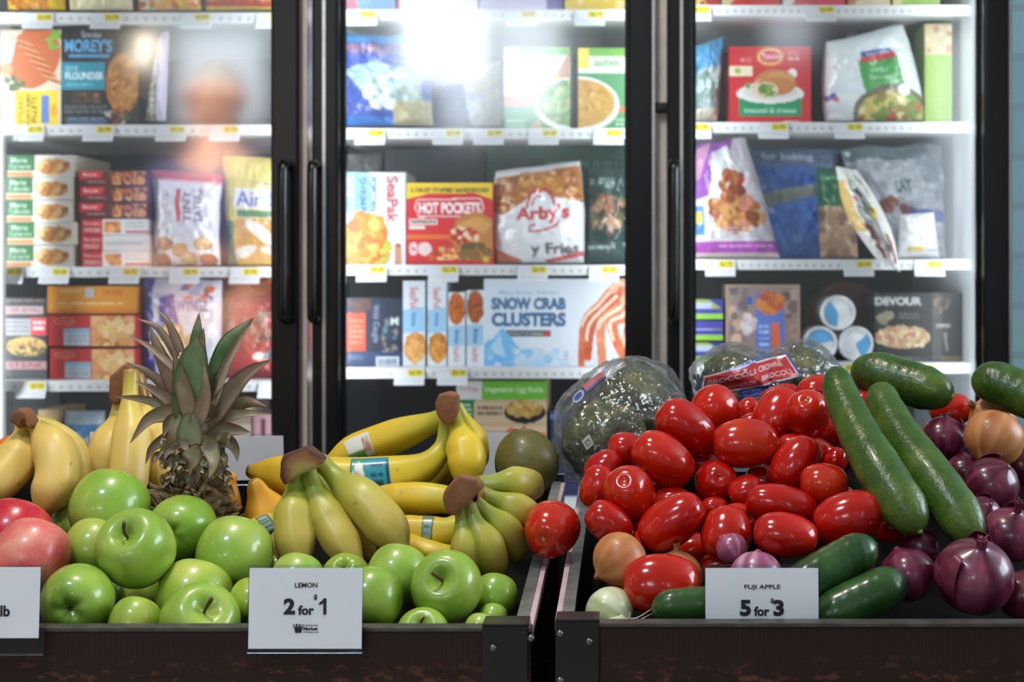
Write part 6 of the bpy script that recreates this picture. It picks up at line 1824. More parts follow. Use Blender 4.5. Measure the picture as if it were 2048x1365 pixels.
bunch([dict(pts=[(955, 968, 1.62), (1000, 965, 1.64), (1036, 965, 1.66), (1058, 972, 1.72), (1060, 985, 1.78)], hw=33, neck=.5),
       dict(pts=[(962, 985, 1.61), (1000, 1002, 1.62), (1040, 1022, 1.63), (1062, 1044, 1.67), (1064, 1062, 1.72)], hw=34, neck=.42),
       dict(pts=[(950, 1003, 1.60), (984, 1032, 1.60), (1012, 1062, 1.61), (1024, 1092, 1.64), (1022, 1112, 1.69)], hw=34, neck=.42),
       dict(pts=[(938, 1010, 1.59), (954, 1050, 1.58), (976, 1092, 1.58), (982, 1130, 1.60), (972, 1160, 1.64)], hw=34, neck=.42),
       dict(pts=[(922, 1012, 1.59), (926, 1056, 1.58), (932, 1098, 1.575), (934, 1135, 1.59), (926, 1160, 1.62)], hw=31, neck=.45)],
      (1.58, [(889, 990), (893, 974), (918, 945), (958, 955), (965, 974), (940, 1004), (910, 1030), (895, 1018)]), 'small greenish banana bunch with a square brown crown near the lone tomato', 'banana_green')
bunch([dict(pts=[(925, 1020, 1.69), (880, 1006, 1.69), (830, 1004, 1.695), (780, 1004, 1.70), (720, 990, 1.70)], hw=33, neck=.8),
       dict(pts=[(930, 1050, 1.66), (890, 1070, 1.65), (850, 1072, 1.65), (800, 1068, 1.65), (750, 1050, 1.66)], hw=33, neck=.8, sticker=(.42, .56, 5, st_grey)),
       dict(pts=[(925, 1110, 1.63), (890, 1118, 1.62), (850, 1112, 1.62), (810, 1098, 1.63), (780, 1080, 1.64)], hw=24, neck=.8)],
      (1.69, [(912, 1010), (935, 1004), (950, 1040), (944, 1090), (924, 1110), (912, 1060)]), 'yellow bananas lying level under the small greenish bunch', 'banana_mid')

# ---- pineapple
def leaf_mat():
    m, nt, b, N, K = nodes('pineapple_leaf')
    a = N('ShaderNodeAttribute'); a.attribute_name = 'dry'
    n = noise(N, K, 60, 4)
    ad = N('ShaderNodeMath'); ad.operation = 'MULTIPLY_ADD'; ad.inputs[1].default_value = .5
    K(n.outputs['Fac'], ad.inputs[0]); sb = N('ShaderNodeMath'); sb.operation = 'SUBTRACT'; sb.inputs[1].default_value = .25
    K(a.outputs['Fac'], sb.inputs[0]); K(sb.outputs[0], ad.inputs[2])
    r = ramp(N, [(0.0, (64, 104, 52)), (0.22, (112, 134, 94)), (0.45, (142, 140, 112)), (0.62, (132, 108, 86)), (0.8, (150, 128, 108)), (1.0, (186, 164, 140))])
    K(ad.outputs[0], r.inputs[0]); K(r.outputs[0], b.inputs['Base Color'])
    setp(b, rough=.5, coat=.05)
    return m


M['leaf'] = leaf_mat()
M['pinebody'] = fruit_mat('pineapple_rind', [(0.3, (80, 62, 40)), (0.55, (130, 100, 66)), (0.8, (166, 134, 92))], 90, .7, 0, None, .5, 200)
M['bract'] = plain('dry_bract', (126, 104, 78), .7, 0, 0, .4, 120)
YPI = 1.675


def build_pineapple(s):
    Y0 = YPI * s
    k = Y0 / F
    base = P(383, 1120, Y0)
    t = thing('pineapple', (base[0], base[1], base[2] - 80 * k), 'pineapple with a spiky half-dried crown, standing behind the green apples', 'pineapple')
    # the fruit
    c = P(383, 1066, Y0)
    prof = [(0, 1.25), (.26, 1.24), (.42, 1.18), (.70, .98), (.93, .66), (1.0, .2), (1.0, -.3), (.92, -.6), (.7, -.8), (0, -.9)]
    rows = 26

    def shp(h, q, rr, z):
        e = math.cos(8 * h + q * 40) * math.cos(q * 62)
        return rr * (1 + .05 * max(e, 0) - .02), z
    V, Fc, _ = lathe(prof, 96, 60, c, (0, 0, 1), 86 * k, shp)
    mk('rind', V, Fc, M['pinebody'], t)
    rd = random.Random(5)
    # dry bracts of the eyes, over the shoulder of the fruit
    parts = []
    for i in range(190):
        h = rd.uniform(math.pi, 2 * math.pi)
        zz = rd.uniform(-.1, 1.2)
        rr = np.interp(zz, [-.1, .2, .66, .98, 1.18, 1.24], [1, 1, .93, .70, .42, .30])
        d = np.array((math.cos(h), math.sin(h), 0))
        p = c + 86 * k * (d * rr + np.array((0, 0, zz)))
        up = np.array((0, 0, 1.0)) * .8 + d * .8
        L = rd.uniform(16, 32) * k
        q = p + up * L * .6 + d * L * .25 + np.array((rd.uniform(-1, 1), rd.uniform(-.3, .3), rd.uniform(-.3, .9))) * L * .5
        parts.append(tube(catmull([p - d * 2 * k, (p + q) / 2 + d * L * .2, q], 6), np.array([4.5, 5.2, 4.6, 3.2, 1.6, .5]) * k * rd.uniform(.7, 1.3), 6)[:2])
    V, Fc, _ = join(parts)
    br = mk('bracts', V, Fc, M['bract'], t); br['kind'] = 'stuff'
    # the neck of the crown
    V, Fc, _ = tube(catmull([P(383, 990, Y0), P(380, 930, Y0), P(378, 860, Y0), P(384, 790, Y0), P(388, 740, Y0)], 24), np.interp(np.linspace(0, 1, 24), [0, .25, .5, 1], [42, 36, 44, 16]) * k, 16)
    mk('crown_core', V, Fc, M['leaf'], t, attrs={'dry': np.full(len(V), .55)})

    def leaf(pts, w, dry, dy=0.0, curl=.25, tip=.5, ys=None):
        """pts in pixels base to tip, w full width in pixels; dry 0 green .. 1 pale brown"""
        n = len(pts)
        p3 = [P(x, y, Y0 + dy + (0 if ys is None else ys[min(i, len(ys) - 1)])) for i, (x, y) in enumerate(pts)]
        path = catmull(p3, 22)
        tt = np.linspace(0, 1, 22)
        ww = w * k * .5 * (np.interp(tt, [0, .12, .35, .7, .92, 1], [.85, 1, .96, .6, .2, .03]))
        tan = np.gradient(path, axis=0); tan /= np.linalg.norm(tan, axis=1)[:, None]
        view = np.array((0, -1.0, .05))
        V, A = [], []
        m_ = 7
        th = 1.6 * k
        for lay in (0, 1):
            for i in range(22):
                sd = np.cross(tan[i], view); sd /= np.linalg.norm(sd) + 1e-9
                nr = np.cross(sd, tan[i])
                for j in range(m_):
                    x = (j / (m_ - 1) - .5) * 2
                    bow = curl * ww[i] * (x * x - .3) * (1 if dy <= 0 else -1)
                    V.append(path[i] + sd * x * ww[i] + nr * (bow + lay * -th * (1 - abs(x) ** 4)) + nr * .03 * ww[i] * math.sin(9 * tt[i] + 3 * x))
                    A.append(min(1, max(0, dry + tip * max(0, tt[i] - .55) * 1.6 + .22 * max(0, abs(x) - .6))))
        Fl = []
        for lay in (0, 1):
            o = lay * 22 * m_
            for i in range(21):
                for j in range(m_ - 1):
                    q = (o + i * m_ + j, o + (i + 1) * m_ + j, o + (i + 1) * m_ + j + 1, o + i * m_ + j + 1)
                    Fl.append(q if lay == 0 else q[::-1])
        for i in range(21):
            for j in (0, m_ - 1):
                a0, a1 = i * m_ + j, (i + 1) * m_ + j
                q = (a0, a0 + 22 * m_, a1 + 22 * m_, a1)
                Fl.append(q if j == 0 else q[::-1])
        mk('leaf', V, Fl, M['leaf'], t, attrs={'dry': A})

    Z = lambda pts: [(x / 3.034, 600 + y / 3.034) for x, y in pts]
    leaf(Z([(1165, 720), (1170, 500), (1185, 330), (1195, 230)]), 80, .18, -.020, .3, .15)
    leaf(Z([(1170, 420), (1190, 230), (1208, 78)]), 30, .05, .006, .3, .9)
    leaf(Z([(1225, 420), (1222, 280), (1235, 170)]), 24, .5, .0, .3, .4)
    leaf(Z([(1090, 660), (1030, 470), (960, 310), (908, 165)]), 38, .66, .004, .4, .1)
    leaf(Z([(1150, 700), (1120, 560), (1085, 430), (1056, 320)]), 38, .6, -.022, .3, .1)
    leaf(Z([(1110, 460), (1010, 370), (900, 280), (770, 205)]), 17, .95, .0, .2, .1)
    leaf(Z([(1095, 320), (1060, 230), (1020, 140), (958, 58)]), 20, .7, .004, .3, .4)
    leaf(Z([(1070, 350), (1010, 240), (940, 160), (833, 115)]), 17, .75, .01, .3, .2)
    leaf(Z([(1280, 600), (1310, 440), (1370, 270), (1460, 180), (1538, 108)]), 40, .08, .004, .4, .8)
    leaf(Z([(1290, 650), (1360, 420), (1440, 260), (1530, 140)]), 22, .75, -.006, .4, .3)
    leaf(Z([(1300, 640), (1380, 400), (1490, 190)]), 14, .95, -.01, .3, .1)
    leaf(Z([(1250, 640), (1300, 520), (1350, 400)]), 30, .3, -.004, .3, .4)
    leaf(Z([(1290, 720), (1400, 560), (1510, 440), (1650, 362)]), 40, .64, -.008, .4, .2)
    leaf(Z([(1280, 780), (1390, 660), (1500, 620), (1620, 652)]), 40, .56, .004, .4, .3)
    leaf(Z([(1240, 800), (1360, 720), (1480, 690), (1650, 695)]), 27, .85, -.006, .4, .2)
    leaf(Z([(1270, 850), (1360, 790), (1440, 790), (1520, 805)]), 33, .62, -.012, .5, .2)
    leaf(Z([(1190, 760), (1235, 640), (1250, 540), (1242, 395)]), 32, .74, -.026, .35, .1)
    leaf(Z([(1160, 880), (1155, 800), (1160, 720), (1175, 690)]), 54, .35, -.028, .3, .3)
    leaf(Z([(1110, 680), (1000, 640), (850, 600), (690, 588)]), 22, .5, .0, .3, .3)
    leaf(Z([(1090, 660), (990, 520), (880, 430), (752, 375)]), 24, .62, .01, .3, .3)
    leaf(Z([(1090, 690), (1000, 590), (920, 540), (818, 495)]), 26, .7, -.002, .35, .3)
    leaf(Z([(1090, 680), (1010, 690), (900, 730), (790, 870)]), 37, .78, -.012, .45, .1)
    leaf(Z([(1050, 820), (980, 860), (920, 910), (882, 998)]), 24, .55, -.01, .4, .1)
    leaf(Z([(1230, 870), (1280, 900), (1300, 980), (1268, 1085)]), 42, .5, -.034, .45, .3, [0, 0, -.012, -.02])
    leaf(Z([(1140, 880), (1070, 890), (1020, 920), (995, 975)]), 24, .92, -.03, .4, .1)
    leaf(Z([(1310, 850), (1390, 860), (1430, 910), (1440, 985)]), 28, .75, -.01, .4, .2)
    leaf(Z([(1150, 900), (1170, 930), (1175, 980), (1150, 1040)]), 40, .5, -.038, .4, .2)
    leaf(Z([(1120, 790), (1060, 740), (1020, 760), (990, 830)]), 34, .6, -.016, .4, .2)
    leaf(Z([(1120, 520), (1160, 640), (1120, 690)]), 44, .5, -.014, .3, .0)
    # small withered leaves round the neck
    for i in range(62):
        x = rd.uniform(990, 1390); y = rd.uniform(860, 1140)
        sgn = 1 if x > 1180 else -1
        L = rd.uniform(50, 110)
        ex = x + sgn * rd.uniform(-.2, 1.0) * L
        ey = y + rd.uniform(-.4, 1.0) * L
        leaf(Z([(x, y), ((x + ex) / 2 + rd.uniform(-15, 15), (y + ey) / 2 - rd.uniform(5, 30)), (ex, ey)]), rd.uniform(10, 22), rd.uniform(.45, .95), -.012 - rd.uniform(0, .026), .5, .1, [0, -.006, -.01])


item(build_pineapple, [(383, 1100, YPI, 86), (383, 1030, YPI, 70), (380, 940, YPI, 40)], fixed=True)

# ================================================================== broccoli in clear bags
M['broccoli'] = fruit_mat('broccoli_florets', [(0.35, (52, 62, 26)), (0.52, (78, 86, 36)), (0.72, (130, 122, 56))], 42, .85, 0, None, 1.0, 420)
m, nt, b, N, K = nodes('clear_film')
nt.nodes.remove(b)
tr = N('ShaderNodeBsdfTransparent'); tr.inputs[0].default_value = (.95, .97, .97, 1)
gl = N('ShaderNodeBsdfGlossy'); gl.inputs['Roughness'].default_value = .16
df = N('ShaderNodeBsdfDiffuse'); df.inputs[0].default_value = (.8, .82, .84, 1)
lw = N('ShaderNodeLayerWeight'); lw.inputs[0].default_value = .22
n0 = noise(N, K, 26, 3, rough=.55)
s0 = N('ShaderNodeMath'); s0.operation = 'SUBTRACT'; s0.inputs[1].default_value = .5; K(n0.outputs['Fac'], s0.inputs[0])
s1_ = N('ShaderNodeMath'); s1_.operation = 'ABSOLUTE'; K(s0.outputs[0], s1_.inputs[0])
n = N('ShaderNodeMath'); n.operation = 'POWER'; n.inputs[1].default_value = .55; K(s1_.outputs[0], n.inputs[0])
bp = N('ShaderNodeBump'); bp.inputs['Strength'].default_value = .65; bp.inputs['Distance'].default_value = .014
K(n.outputs[0], bp.inputs['Height'])
K(bp.outputs[0], gl.inputs['Normal']); K(bp.outputs[0], lw.inputs['Normal'])
mr = N('ShaderNodeMapRange'); mr.inputs['To Min'].default_value = .13; mr.inputs['To Max'].default_value = .75
K(lw.outputs['Fresnel'], mr.inputs['Value'])
m1 = N('ShaderNodeMixShader'); m1.inputs[0].default_value = .3; K(gl.outputs[0], m1.inputs[1]); K(df.outputs[0], m1.inputs[2])
m2 = N('ShaderNodeMixShader'); K(mr.outputs[0], m2.inputs[0]); K(tr.outputs[0], m2.inputs[1]); K(m1.outputs[0], m2.inputs[2])
K(m2.outputs[0], nt.nodes['Material Output'].inputs[0])
M['clearfilm'] = m
M['broclabel'] = printed('film_label', .35, .2, .4, 40)


def blob(c, rad, amp, scale, seed, sub=5, sq=None):
    import bmesh
    bm = bmesh.new()
    bmesh.ops.create_icosphere(bm, subdivisions=sub, radius=1.0)
    bm.verts.index_update()
    D = np.array([v.co[:] for v in bm.verts])
    Fc = [[v.index for v in f.verts] for f in bm.faces]
    bm.free()
    k = 1 + amp * vnoise(D, scale, seed) + amp * .5 * vnoise(D, scale * 2.3, seed + 1)
    if sq is not None: k = k * sq(D)
    return np.array(c) + D * k[:, None] * np.array(rad), Fc


def broccoli(px, py, r, Y, label, seed):
    c = P(px, py, Y)
    k = Y / F
    V, Fc = blob(c, (r * k, r * k * .9, r * k * .92), .06, 4.0, seed, 6)
    d = (V - c); L = np.linalg.norm(d, axis=1)[:, None]
    un = d / L
    rs = np.random.RandomState(seed)
    pc = rs.normal(size=(95, 3)); pc /= np.linalg.norm(pc, axis=1)[:, None]
    ang = np.arccos(np.clip((un @ pc.T).max(axis=1), -1, 1))
    dome = np.sqrt(np.clip(1 - (ang / .30) ** 2, 0, 1))
    V = V + un * (dome * .0065 + np.abs(vnoise(d, 330, seed)) * .0026 + .0012 * vnoise(d, 800, seed + 2))[:, None]
    t = thing('broccoli_crown', (c[0], c[1], V[:, 2].min()), label, 'broccoli', 'broccoli crowns in bags')
    mk('florets', V, Fc, M['broccoli'], t)
    V, Fc, _ = tube(catmull([c + np.array((0, .02, -r * k * .5)), c + np.array((0, .012, -r * k * .7)), c + np.array((0.004, .014, -r * k * .86))], 8), np.linspace(.4, .3, 8) * r * k, 14)
    mk('stalk', V, Fc, M['cukeend'], t)


def build_bags():
    broccoli(1276, 806, 70, 1.972, 'broccoli crown in the unlabelled side of the clear bag, upper one', 1)
    broccoli(1210, 882, 76, 1.878, 'broccoli crown in the clear bag behind the tomatoes, lower one beside the mango', 2)
    broccoli(1462, 758, 50, 1.985, 'broccoli crown under the red label', 3)
    broccoli(1604, 754, 52, 1.985, 'broccoli crown behind the cucumber tip in the labelled bag', 4)

    def film(cx, cy, rx, ry, ryy, Y, seed, shape, label, heads):
        k = Y / F
        c = P(cx, cy, Y)
        V, Fc = blob(c, (rx * k, ryy, ry * k), .05, 3.2, seed, 5, shape)
        d = V - c
        L = np.linalg.norm(d, axis=1)
        u = d / L[:, None]
        for hx, hy, hr, hY in heads:                # the film is stretched over the heads inside
            oc = c - P(hx, hy, hY)
            R_ = hr * hY / F * 1.05 + .0145
            b2 = u @ oc
            disc = b2 * b2 - (oc @ oc - R_ * R_)
            L = np.where(disc > 0, np.maximum(L, -b2 + np.sqrt(np.maximum(disc, 0))), L)
        V = c + u * L[:, None]
        d = V - c
        V = V + d / np.linalg.norm(d, axis=1)[:, None] * (.0035 * vnoise(V, 45, seed) + .0018 * vnoise(V, 110, seed + 3))[:, None]
        t = thing('produce_bag', (c[0], c[1], V[:, 2].min()), label, 'plastic bag', 'clear broccoli bags')
        mk('film', V, Fc, M['clearfilm'], t)
        return t, V, Fc

    def s1(D):
        x, z = D[:, 0], D[:, 2]
        a = np.degrees(np.arctan2(z, x))
        return np.interp(a, [-180, -150, -110, -70, -30, 5, 20, 40, 60, 80, 110, 140, 165, 180], [1.02, .98, 1.02, .95, .85, .98, 1.02, .95, 1.0, .98, .96, .90, .98, 1.02])

    def s2(D):
        x, z = D[:, 0], D[:, 2]
        a = np.degrees(np.arctan2(z, x))
        return np.interp(a, [-180, -120, -60, 0, 25, 50, 72, 90, 110, 130, 155, 180], [1.0, 1, 1, 1.0, 1.08, 1.12, 1.04, .86, 1.02, 1.12, 1.1, 1.0])
    t1, V1, F1 = film(1245, 842, 132, 124, .095, 1.92, 11, s1, 'clear plastic bag of broccoli between the mango and the tomatoes', [(1276, 806, 70, 1.972), (1210, 882, 76, 1.878)])
    t2, V2, F2 = film(1536, 770, 152, 82, .078, 1.99, 12, s2, 'clear plastic bag of broccoli with a red label, behind the tomatoes', [(1462, 758, 50, 1.985), (1604, 754, 52, 1.985)])
    from mathutils.bvhtree import BVHTree
    bv2, bv1 = BVHTree.FromPolygons(V2.tolist(), F2), BVHTree.FromPolygons(V1.tolist(), F1)
    eye = Vector((0, 0, CZ))

    def label_on(t, bv, corners, w, h, art, mask, name='label', Yf=1.9):
        """a printed patch lying on the film, following its folds"""
        a = Art(w, h, (255, 255, 255)); art(a)
        g = np.full((a.h, a.w, 3), np.nan)
        cs = [np.array(q, dtype=float) for q in corners]
        for j in range(a.h):
            for i in range(a.w):
                u, v = i / (a.w - 1), j / (a.h - 1)
                q = (1 - u) * (1 - v) * cs[0] + u * (1 - v) * cs[1] + u * v * cs[2] + (1 - u) * v * cs[3]
                p = P(q[0], q[1], Yf)
                hit = bv.ray_cast(Vector((p[0], p[1] - .3, p[2])), Vector((0, 1, 0)))[0]
                y = hit.y - .0012 if hit is not None else np.nan
                g[j, i] = (q[0], q[1], y)
        ok = ~np.isnan(g[:, :, 2])
        idx, V, col = {}, [], []
        lc = a.linear()
        for j in range(a.h):
            for i in range(a.w):
                if ok[j, i] and mask(i / (a.w - 1), j / (a.h - 1)):
                    u, v = i / (a.w - 1), j / (a.h - 1)
                    q = P(g[j, i, 0], g[j, i, 1], Yf)
                    idx[j, i] = len(V); V.append((q[0], g[j, i, 2], q[2])); col.append(lc[j, i])
        Fl = [(idx[j, i], idx[j + 1, i], idx[j + 1, i + 1], idx[j, i + 1]) for j in range(a.h - 1) for i in range(a.w - 1) if (j, i) in idx and (j + 1, i) in idx and (j + 1, i + 1) in idx and (j, i + 1) in idx]
        if not Fl: return
        o = mk(name, V, Fl, M['broclabel'], t, attrs={'print': col})
        sd = o.modifiers.new('thickness', 'SOLIDIFY'); sd.thickness = .0003; sd.offset = 0

    RED, BLU, PAL = (176, 44, 50), (50, 76, 156), (214, 206, 214)

    def art_l(a):
        a.rect(0, 0, 1, 1, BLU).rect(.03, .12, 1, .97, PAL).rect(.045, .16, 1, .94, RED)
        a.text('BROCCOLI', .10, .36, .97, .54, PAL, bold=.02).text('COURONNES DE', .10, .72, .97, .86, (206, 150, 156), bold=.01)
        a.ell(.72, .1, .24, .14, (70, 100, 180)).ell(.72, .1, .21, .11, (206, 214, 230)).text('MEDIUM', .55, .05, .9, .15, (60, 84, 170), bold=.03)

    def art_r(a):
        a.rect(0, 0, 1, 1, BLU).rect(0, .03, .95, .97, PAL).rect(0, .08, .92, .92, RED)
        a.text('CROWNS', .04, .22, .72, .42, PAL, bold=.02).text('BROCOLI', .10, .58, .84, .78, (220, 190, 194), bold=.02)
    label_on(t2, bv2, [(1408, 752), (1512, 716), (1518, 775), (1402, 798)], 92, 58, art_l, lambda u, v: v > .12 - .1 * u, Yf=1.915)
    label_on(t2, bv2, [(1514, 724), (1578, 710), (1602, 752), (1516, 776)], 74, 52, art_r, lambda u, v: True, Yf=1.915)
    label_on(t2, bv2, [(1482, 780), (1536, 768), (1538, 790), (1484, 801)], 46, 22, lambda a: a.rect(0, 0, 1, 1, (44, 70, 150)).text('PRODUCE', .1, .18, .9, .45, (150, 170, 220), bold=.02).text('OF CANADA', .1, .58, .9, .85, (150, 170, 220), bold=.02), lambda u, v: True, Yf=1.915)
    label_on(t1, bv1, [(1140, 796), (1166, 774), (1172, 796), (1146, 812)], 18, 12, lambda a: a.rect(0, 0, 1, 1, (60, 80, 160)).ell(.5, .5, .42, .4, (190, 200, 220)).ell(.5, .5, .32, .28, (60, 84, 160)), lambda u, v: (u - .5) ** 2 + (v - .5) ** 2 < .25, Yf=1.86)
    label_on(t1, bv1, [(1162, 776), (1206, 742), (1212, 756), (1172, 786)], 24, 10, lambda a: a.rect(0, 0, 1, 1, (196, 116, 124)).rect(0, .7, 1, 1, (90, 100, 170)), lambda u, v: True, Yf=1.86)
    label_on(t1, bv1, [(1166, 876), (1180, 862), (1190, 880), (1176, 894)], 14, 12, lambda a: a.rect(0, 0, 1, 1, (190, 196, 190)).rect(.2, .2, .8, .8, (70, 80, 66)).lines(.25, .3, .75, .8, 3, (190, 196, 190), 1), lambda u, v: True, name='print', Yf=1.86)


# ================================================================== price cards
def card_sign(x0, y0, x1, y1, Y, label, letters, holder, lean=4.0, blank=False, zmin=None, yaw=0.0, name='price_card'):
    """a paper card in a clear holder; letters: (text, x0, y0, x1, y1) in pixels"""
    A, B = P(x0, y0, Y), P(x1, y1, Y)
    t = thing(name, ((A[0] + B[0]) / 2, Y, B[2]), label, 'price sign', 'price cards')
    ce = np.array(((A[0] + B[0]) / 2, Y, (A[2] + B[2]) / 2))
    ln, yw = math.radians(lean), math.radians(yaw)

    def tip(V):
        d = np.asarray(V) - ce
        y = d[:, 1] * math.cos(ln) + d[:, 2] * math.sin(ln); z = -d[:, 1] * math.sin(ln) + d[:, 2] * math.cos(ln)
        return ce + np.stack([d[:, 0] * math.cos(yw) - y * math.sin(yw), d[:, 0] * math.sin(yw) + y * math.cos(yw), z], axis=1)
    V, Fc = boxg(A[0], B[0], Y - .0004, Y + .0004, B[2], A[2])
    card = mk('card', tip(V), Fc, M['card'], t, smooth=False)
    H0, H1 = P(holder[0], holder[1], Y), P(holder[2], holder[3], Y)
    V, Fc, _ = join([boxg(H0[0], H1[0], Y + .0006, Y + .0024, H1[2], H0[2], .0004), boxg(H0[0], H1[0], Y - .0022, Y + .0006, H1[2], H1[2] + .0012, .0003)])
    mk('holder', tip(V), Fc, M['acrylic'], t, smooth=False)
    parts = []
    for txt, a0, b0, a1, b1, bold in letters:
        v, tr_ = text_tris(txt, bold)
        lo, hi = v.min(0), v.max(0)
        q = (v - lo) / (hi - lo)
        pts = np.array([P(a0 + u * (a1 - a0), b1 - w * (b1 - b0), Y - .0009) for u, w in q])
        pts[:, 1] = Y - .0009
        back = pts + np.array((0, .0004, 0))
        parts.append((np.concatenate([pts, back]), [list(f)[::-1] for f in tr_] + [[i + len(pts) for i in f] for f in tr_]))
    if parts:
        V, Fc, _ = join(parts)
        mk('lettering', tip(V), Fc, M['ink'], card, smooth=False)
    return t, card, tip


def basket_logo(card, tip, cx, cy, Y):
    parts = []
    for pts in ([(-8, -2), (8, -2), (6, 8), (-6, 8)], [(-10, -4), (10, -4), (10, -2.4), (-10, -2.4)], [(-6, -9), (-2, -10), (-1, -5), (-5, -5)], [(1, -9), (5, -8), (5, -5), (0, -5)], [(-11, -8), (-9, -9), (-7, -5), (-9, -5)], [(8, -9), (10, -8), (8, -5), (7, -5)]):
        q = np.array([P(cx + x, cy + y, Y - .0009) for x, y in pts]); q[:, 1] = Y - .0009
        bk = q + np.array((0, .0004, 0))
        n_ = len(q)
        parts.append((np.concatenate([q, bk]), [list(range(n_)), list(range(2 * n_ - 1, n_ - 1, -1))] + [(i, n_ + i, n_ + (i + 1) % n_, (i + 1) % n_) for i in range(n_)]))
    V, Fc, _ = join(parts)
    mk('logo', tip(V), Fc, M['ink'], card, smooth=False)


YC = 1.36
t, card, tip = card_sign(498, 1138, 724, 1297, YC, 'white price card reading lemon, hung on the rim of the apple bin',
                         [('LEMON', 589, 1167, 634, 1177, .015), ('2', 567, 1198, 590, 1230, .045), ('for', 596, 1212, 628, 1231, .035), ('$', 627, 1190, 634, 1202, .02), 
                          ('Community', 607, 1249, 636, 1254, .0), ('Market', 607, 1255, 636, 1261, .04), ('of Englewood', 607, 1263, 637, 1267, .0)], (495, 1132, 726, 1306))
basket_logo(card, tip, 597, 1258, YC)
q = np.array([P(x, y, YC - .0009) for x, y in ((646.5, 1198), (652.5, 1198), (652.5, 1230), (646.5, 1230), (646.5, 1207.5), (638, 1212), (638, 1206.5), (643.5, 1203))])
q[:, 1] = YC - .0009
mk('lettering', tip(np.concatenate([q, q + np.array((0, .0004, 0))])), [list(range(8)), list(range(15, 7, -1))] + [(i, 8 + i, 8 + (i + 1) % 8, (i + 1) % 8) for i in range(8)], M['ink'], card, smooth=False)
card_sign(-150, 1136, 79, 1276, YC, 'white price card reading lb, cut off by the picture edge',
          [('lb', 1, 1212, 20, 1234, .03)], (-150, 1132, 90, 1310))
card_sign(1411, 1138, 1637, 1300, 1.398, 'white price card reading fuji apple, standing inside the tomato bin',
          [('FUJI APPLE', 1489, 1171, 1561, 1182, .015), ('5', 1480, 1201, 1502, 1233, .045), ('for', 1508, 1214, 1539, 1233, .035), ('$', 1541, 1198, 1548, 1208, .02), ('3', 1547, 1201, 1568, 1233, .045)], (1407, 1131, 1640, 1302))
card_sign(452, 872, 566, 962, 1.97, 'blank back of a white card at the rear rim beside the pineapple', [], (448, 868, 572, 972), -8, yaw=6)
card_sign(946, 866, 1034, 962, 1.985, 'blank back of a white card at the rear rim behind the mango', [], (942, 862, 1038, 970), -4)
card_sign(180, 864, 226, 910, 1.97, 'pinkish card corner at the rear rim behind the upright bananas', [], (178, 862, 228, 960), -4)

settle()
build_all()
build_bags()

# ================================================================== what the glass mirrors: a shopper and two pendant lamps
M['skin'] = plain('skin', (214, 160, 134), 0.5, 0, 0, 0.06, 20)
M['shirt'] = plain('navy_cloth', (36, 46, 80), 0.85, 0, 0, 0.15, 60)
M['trousers'] = plain('dark_trousers', (52, 54, 60), 0.85, 0, 0, 0.15, 60)
M['hair'] = plain('grey_hair', (196, 190, 184), 0.8, 0, 0, 0.25, 90)
M['shoe'] = plain('black_shoe', (24, 24, 26), 0.5)
M['eye'] = plain('eye', (60, 50, 46), 0.3)


def grown(name, chains, m, parent=None, base=None, levels=2):
    """a body grown round chains of joints [(x, y, z, radius)]; a chain starting with a name carries on from that joint"""
    verts, rad, edges, named = [], [], [], {}
    for ch in chains:
        prev = None
        for q in ch:
            if isinstance(q, str):
                prev = named[q]; continue
            x, y, z, r = q[:4]
            verts.append((x, y, z)); rad.append(r)
            i = len(verts) - 1
            if len(q) > 4: named[q[4]] = i
            if prev is not None: edges.append((prev, i))
            prev = i
    me = bpy.data.meshes.new(name)
    org = np.array(base if base is not None else root_loc(parent))
    me.from_pydata([tuple(np.array(v)) for v in verts], edges, [])
    me.materials.append(m)
    o = bpy.data.objects.new(name, me)
    o.location = tuple(org) if parent is None else (0, 0, 0)
    COL.objects.link(o)
    if parent is not None: o.parent = parent
    sk = o.modifiers.new('skin', 'SKIN'); sk.use_smooth_shade = True
    for i, r in enumerate(rad):
        me.skin_vertices[0].data[i].radius = (r, r)
    me.skin_vertices[0].data[0].use_root = True
    ss = o.modifiers.new('smooth', 'SUBSURF'); ss.levels = ss.render_levels = levels
    return o


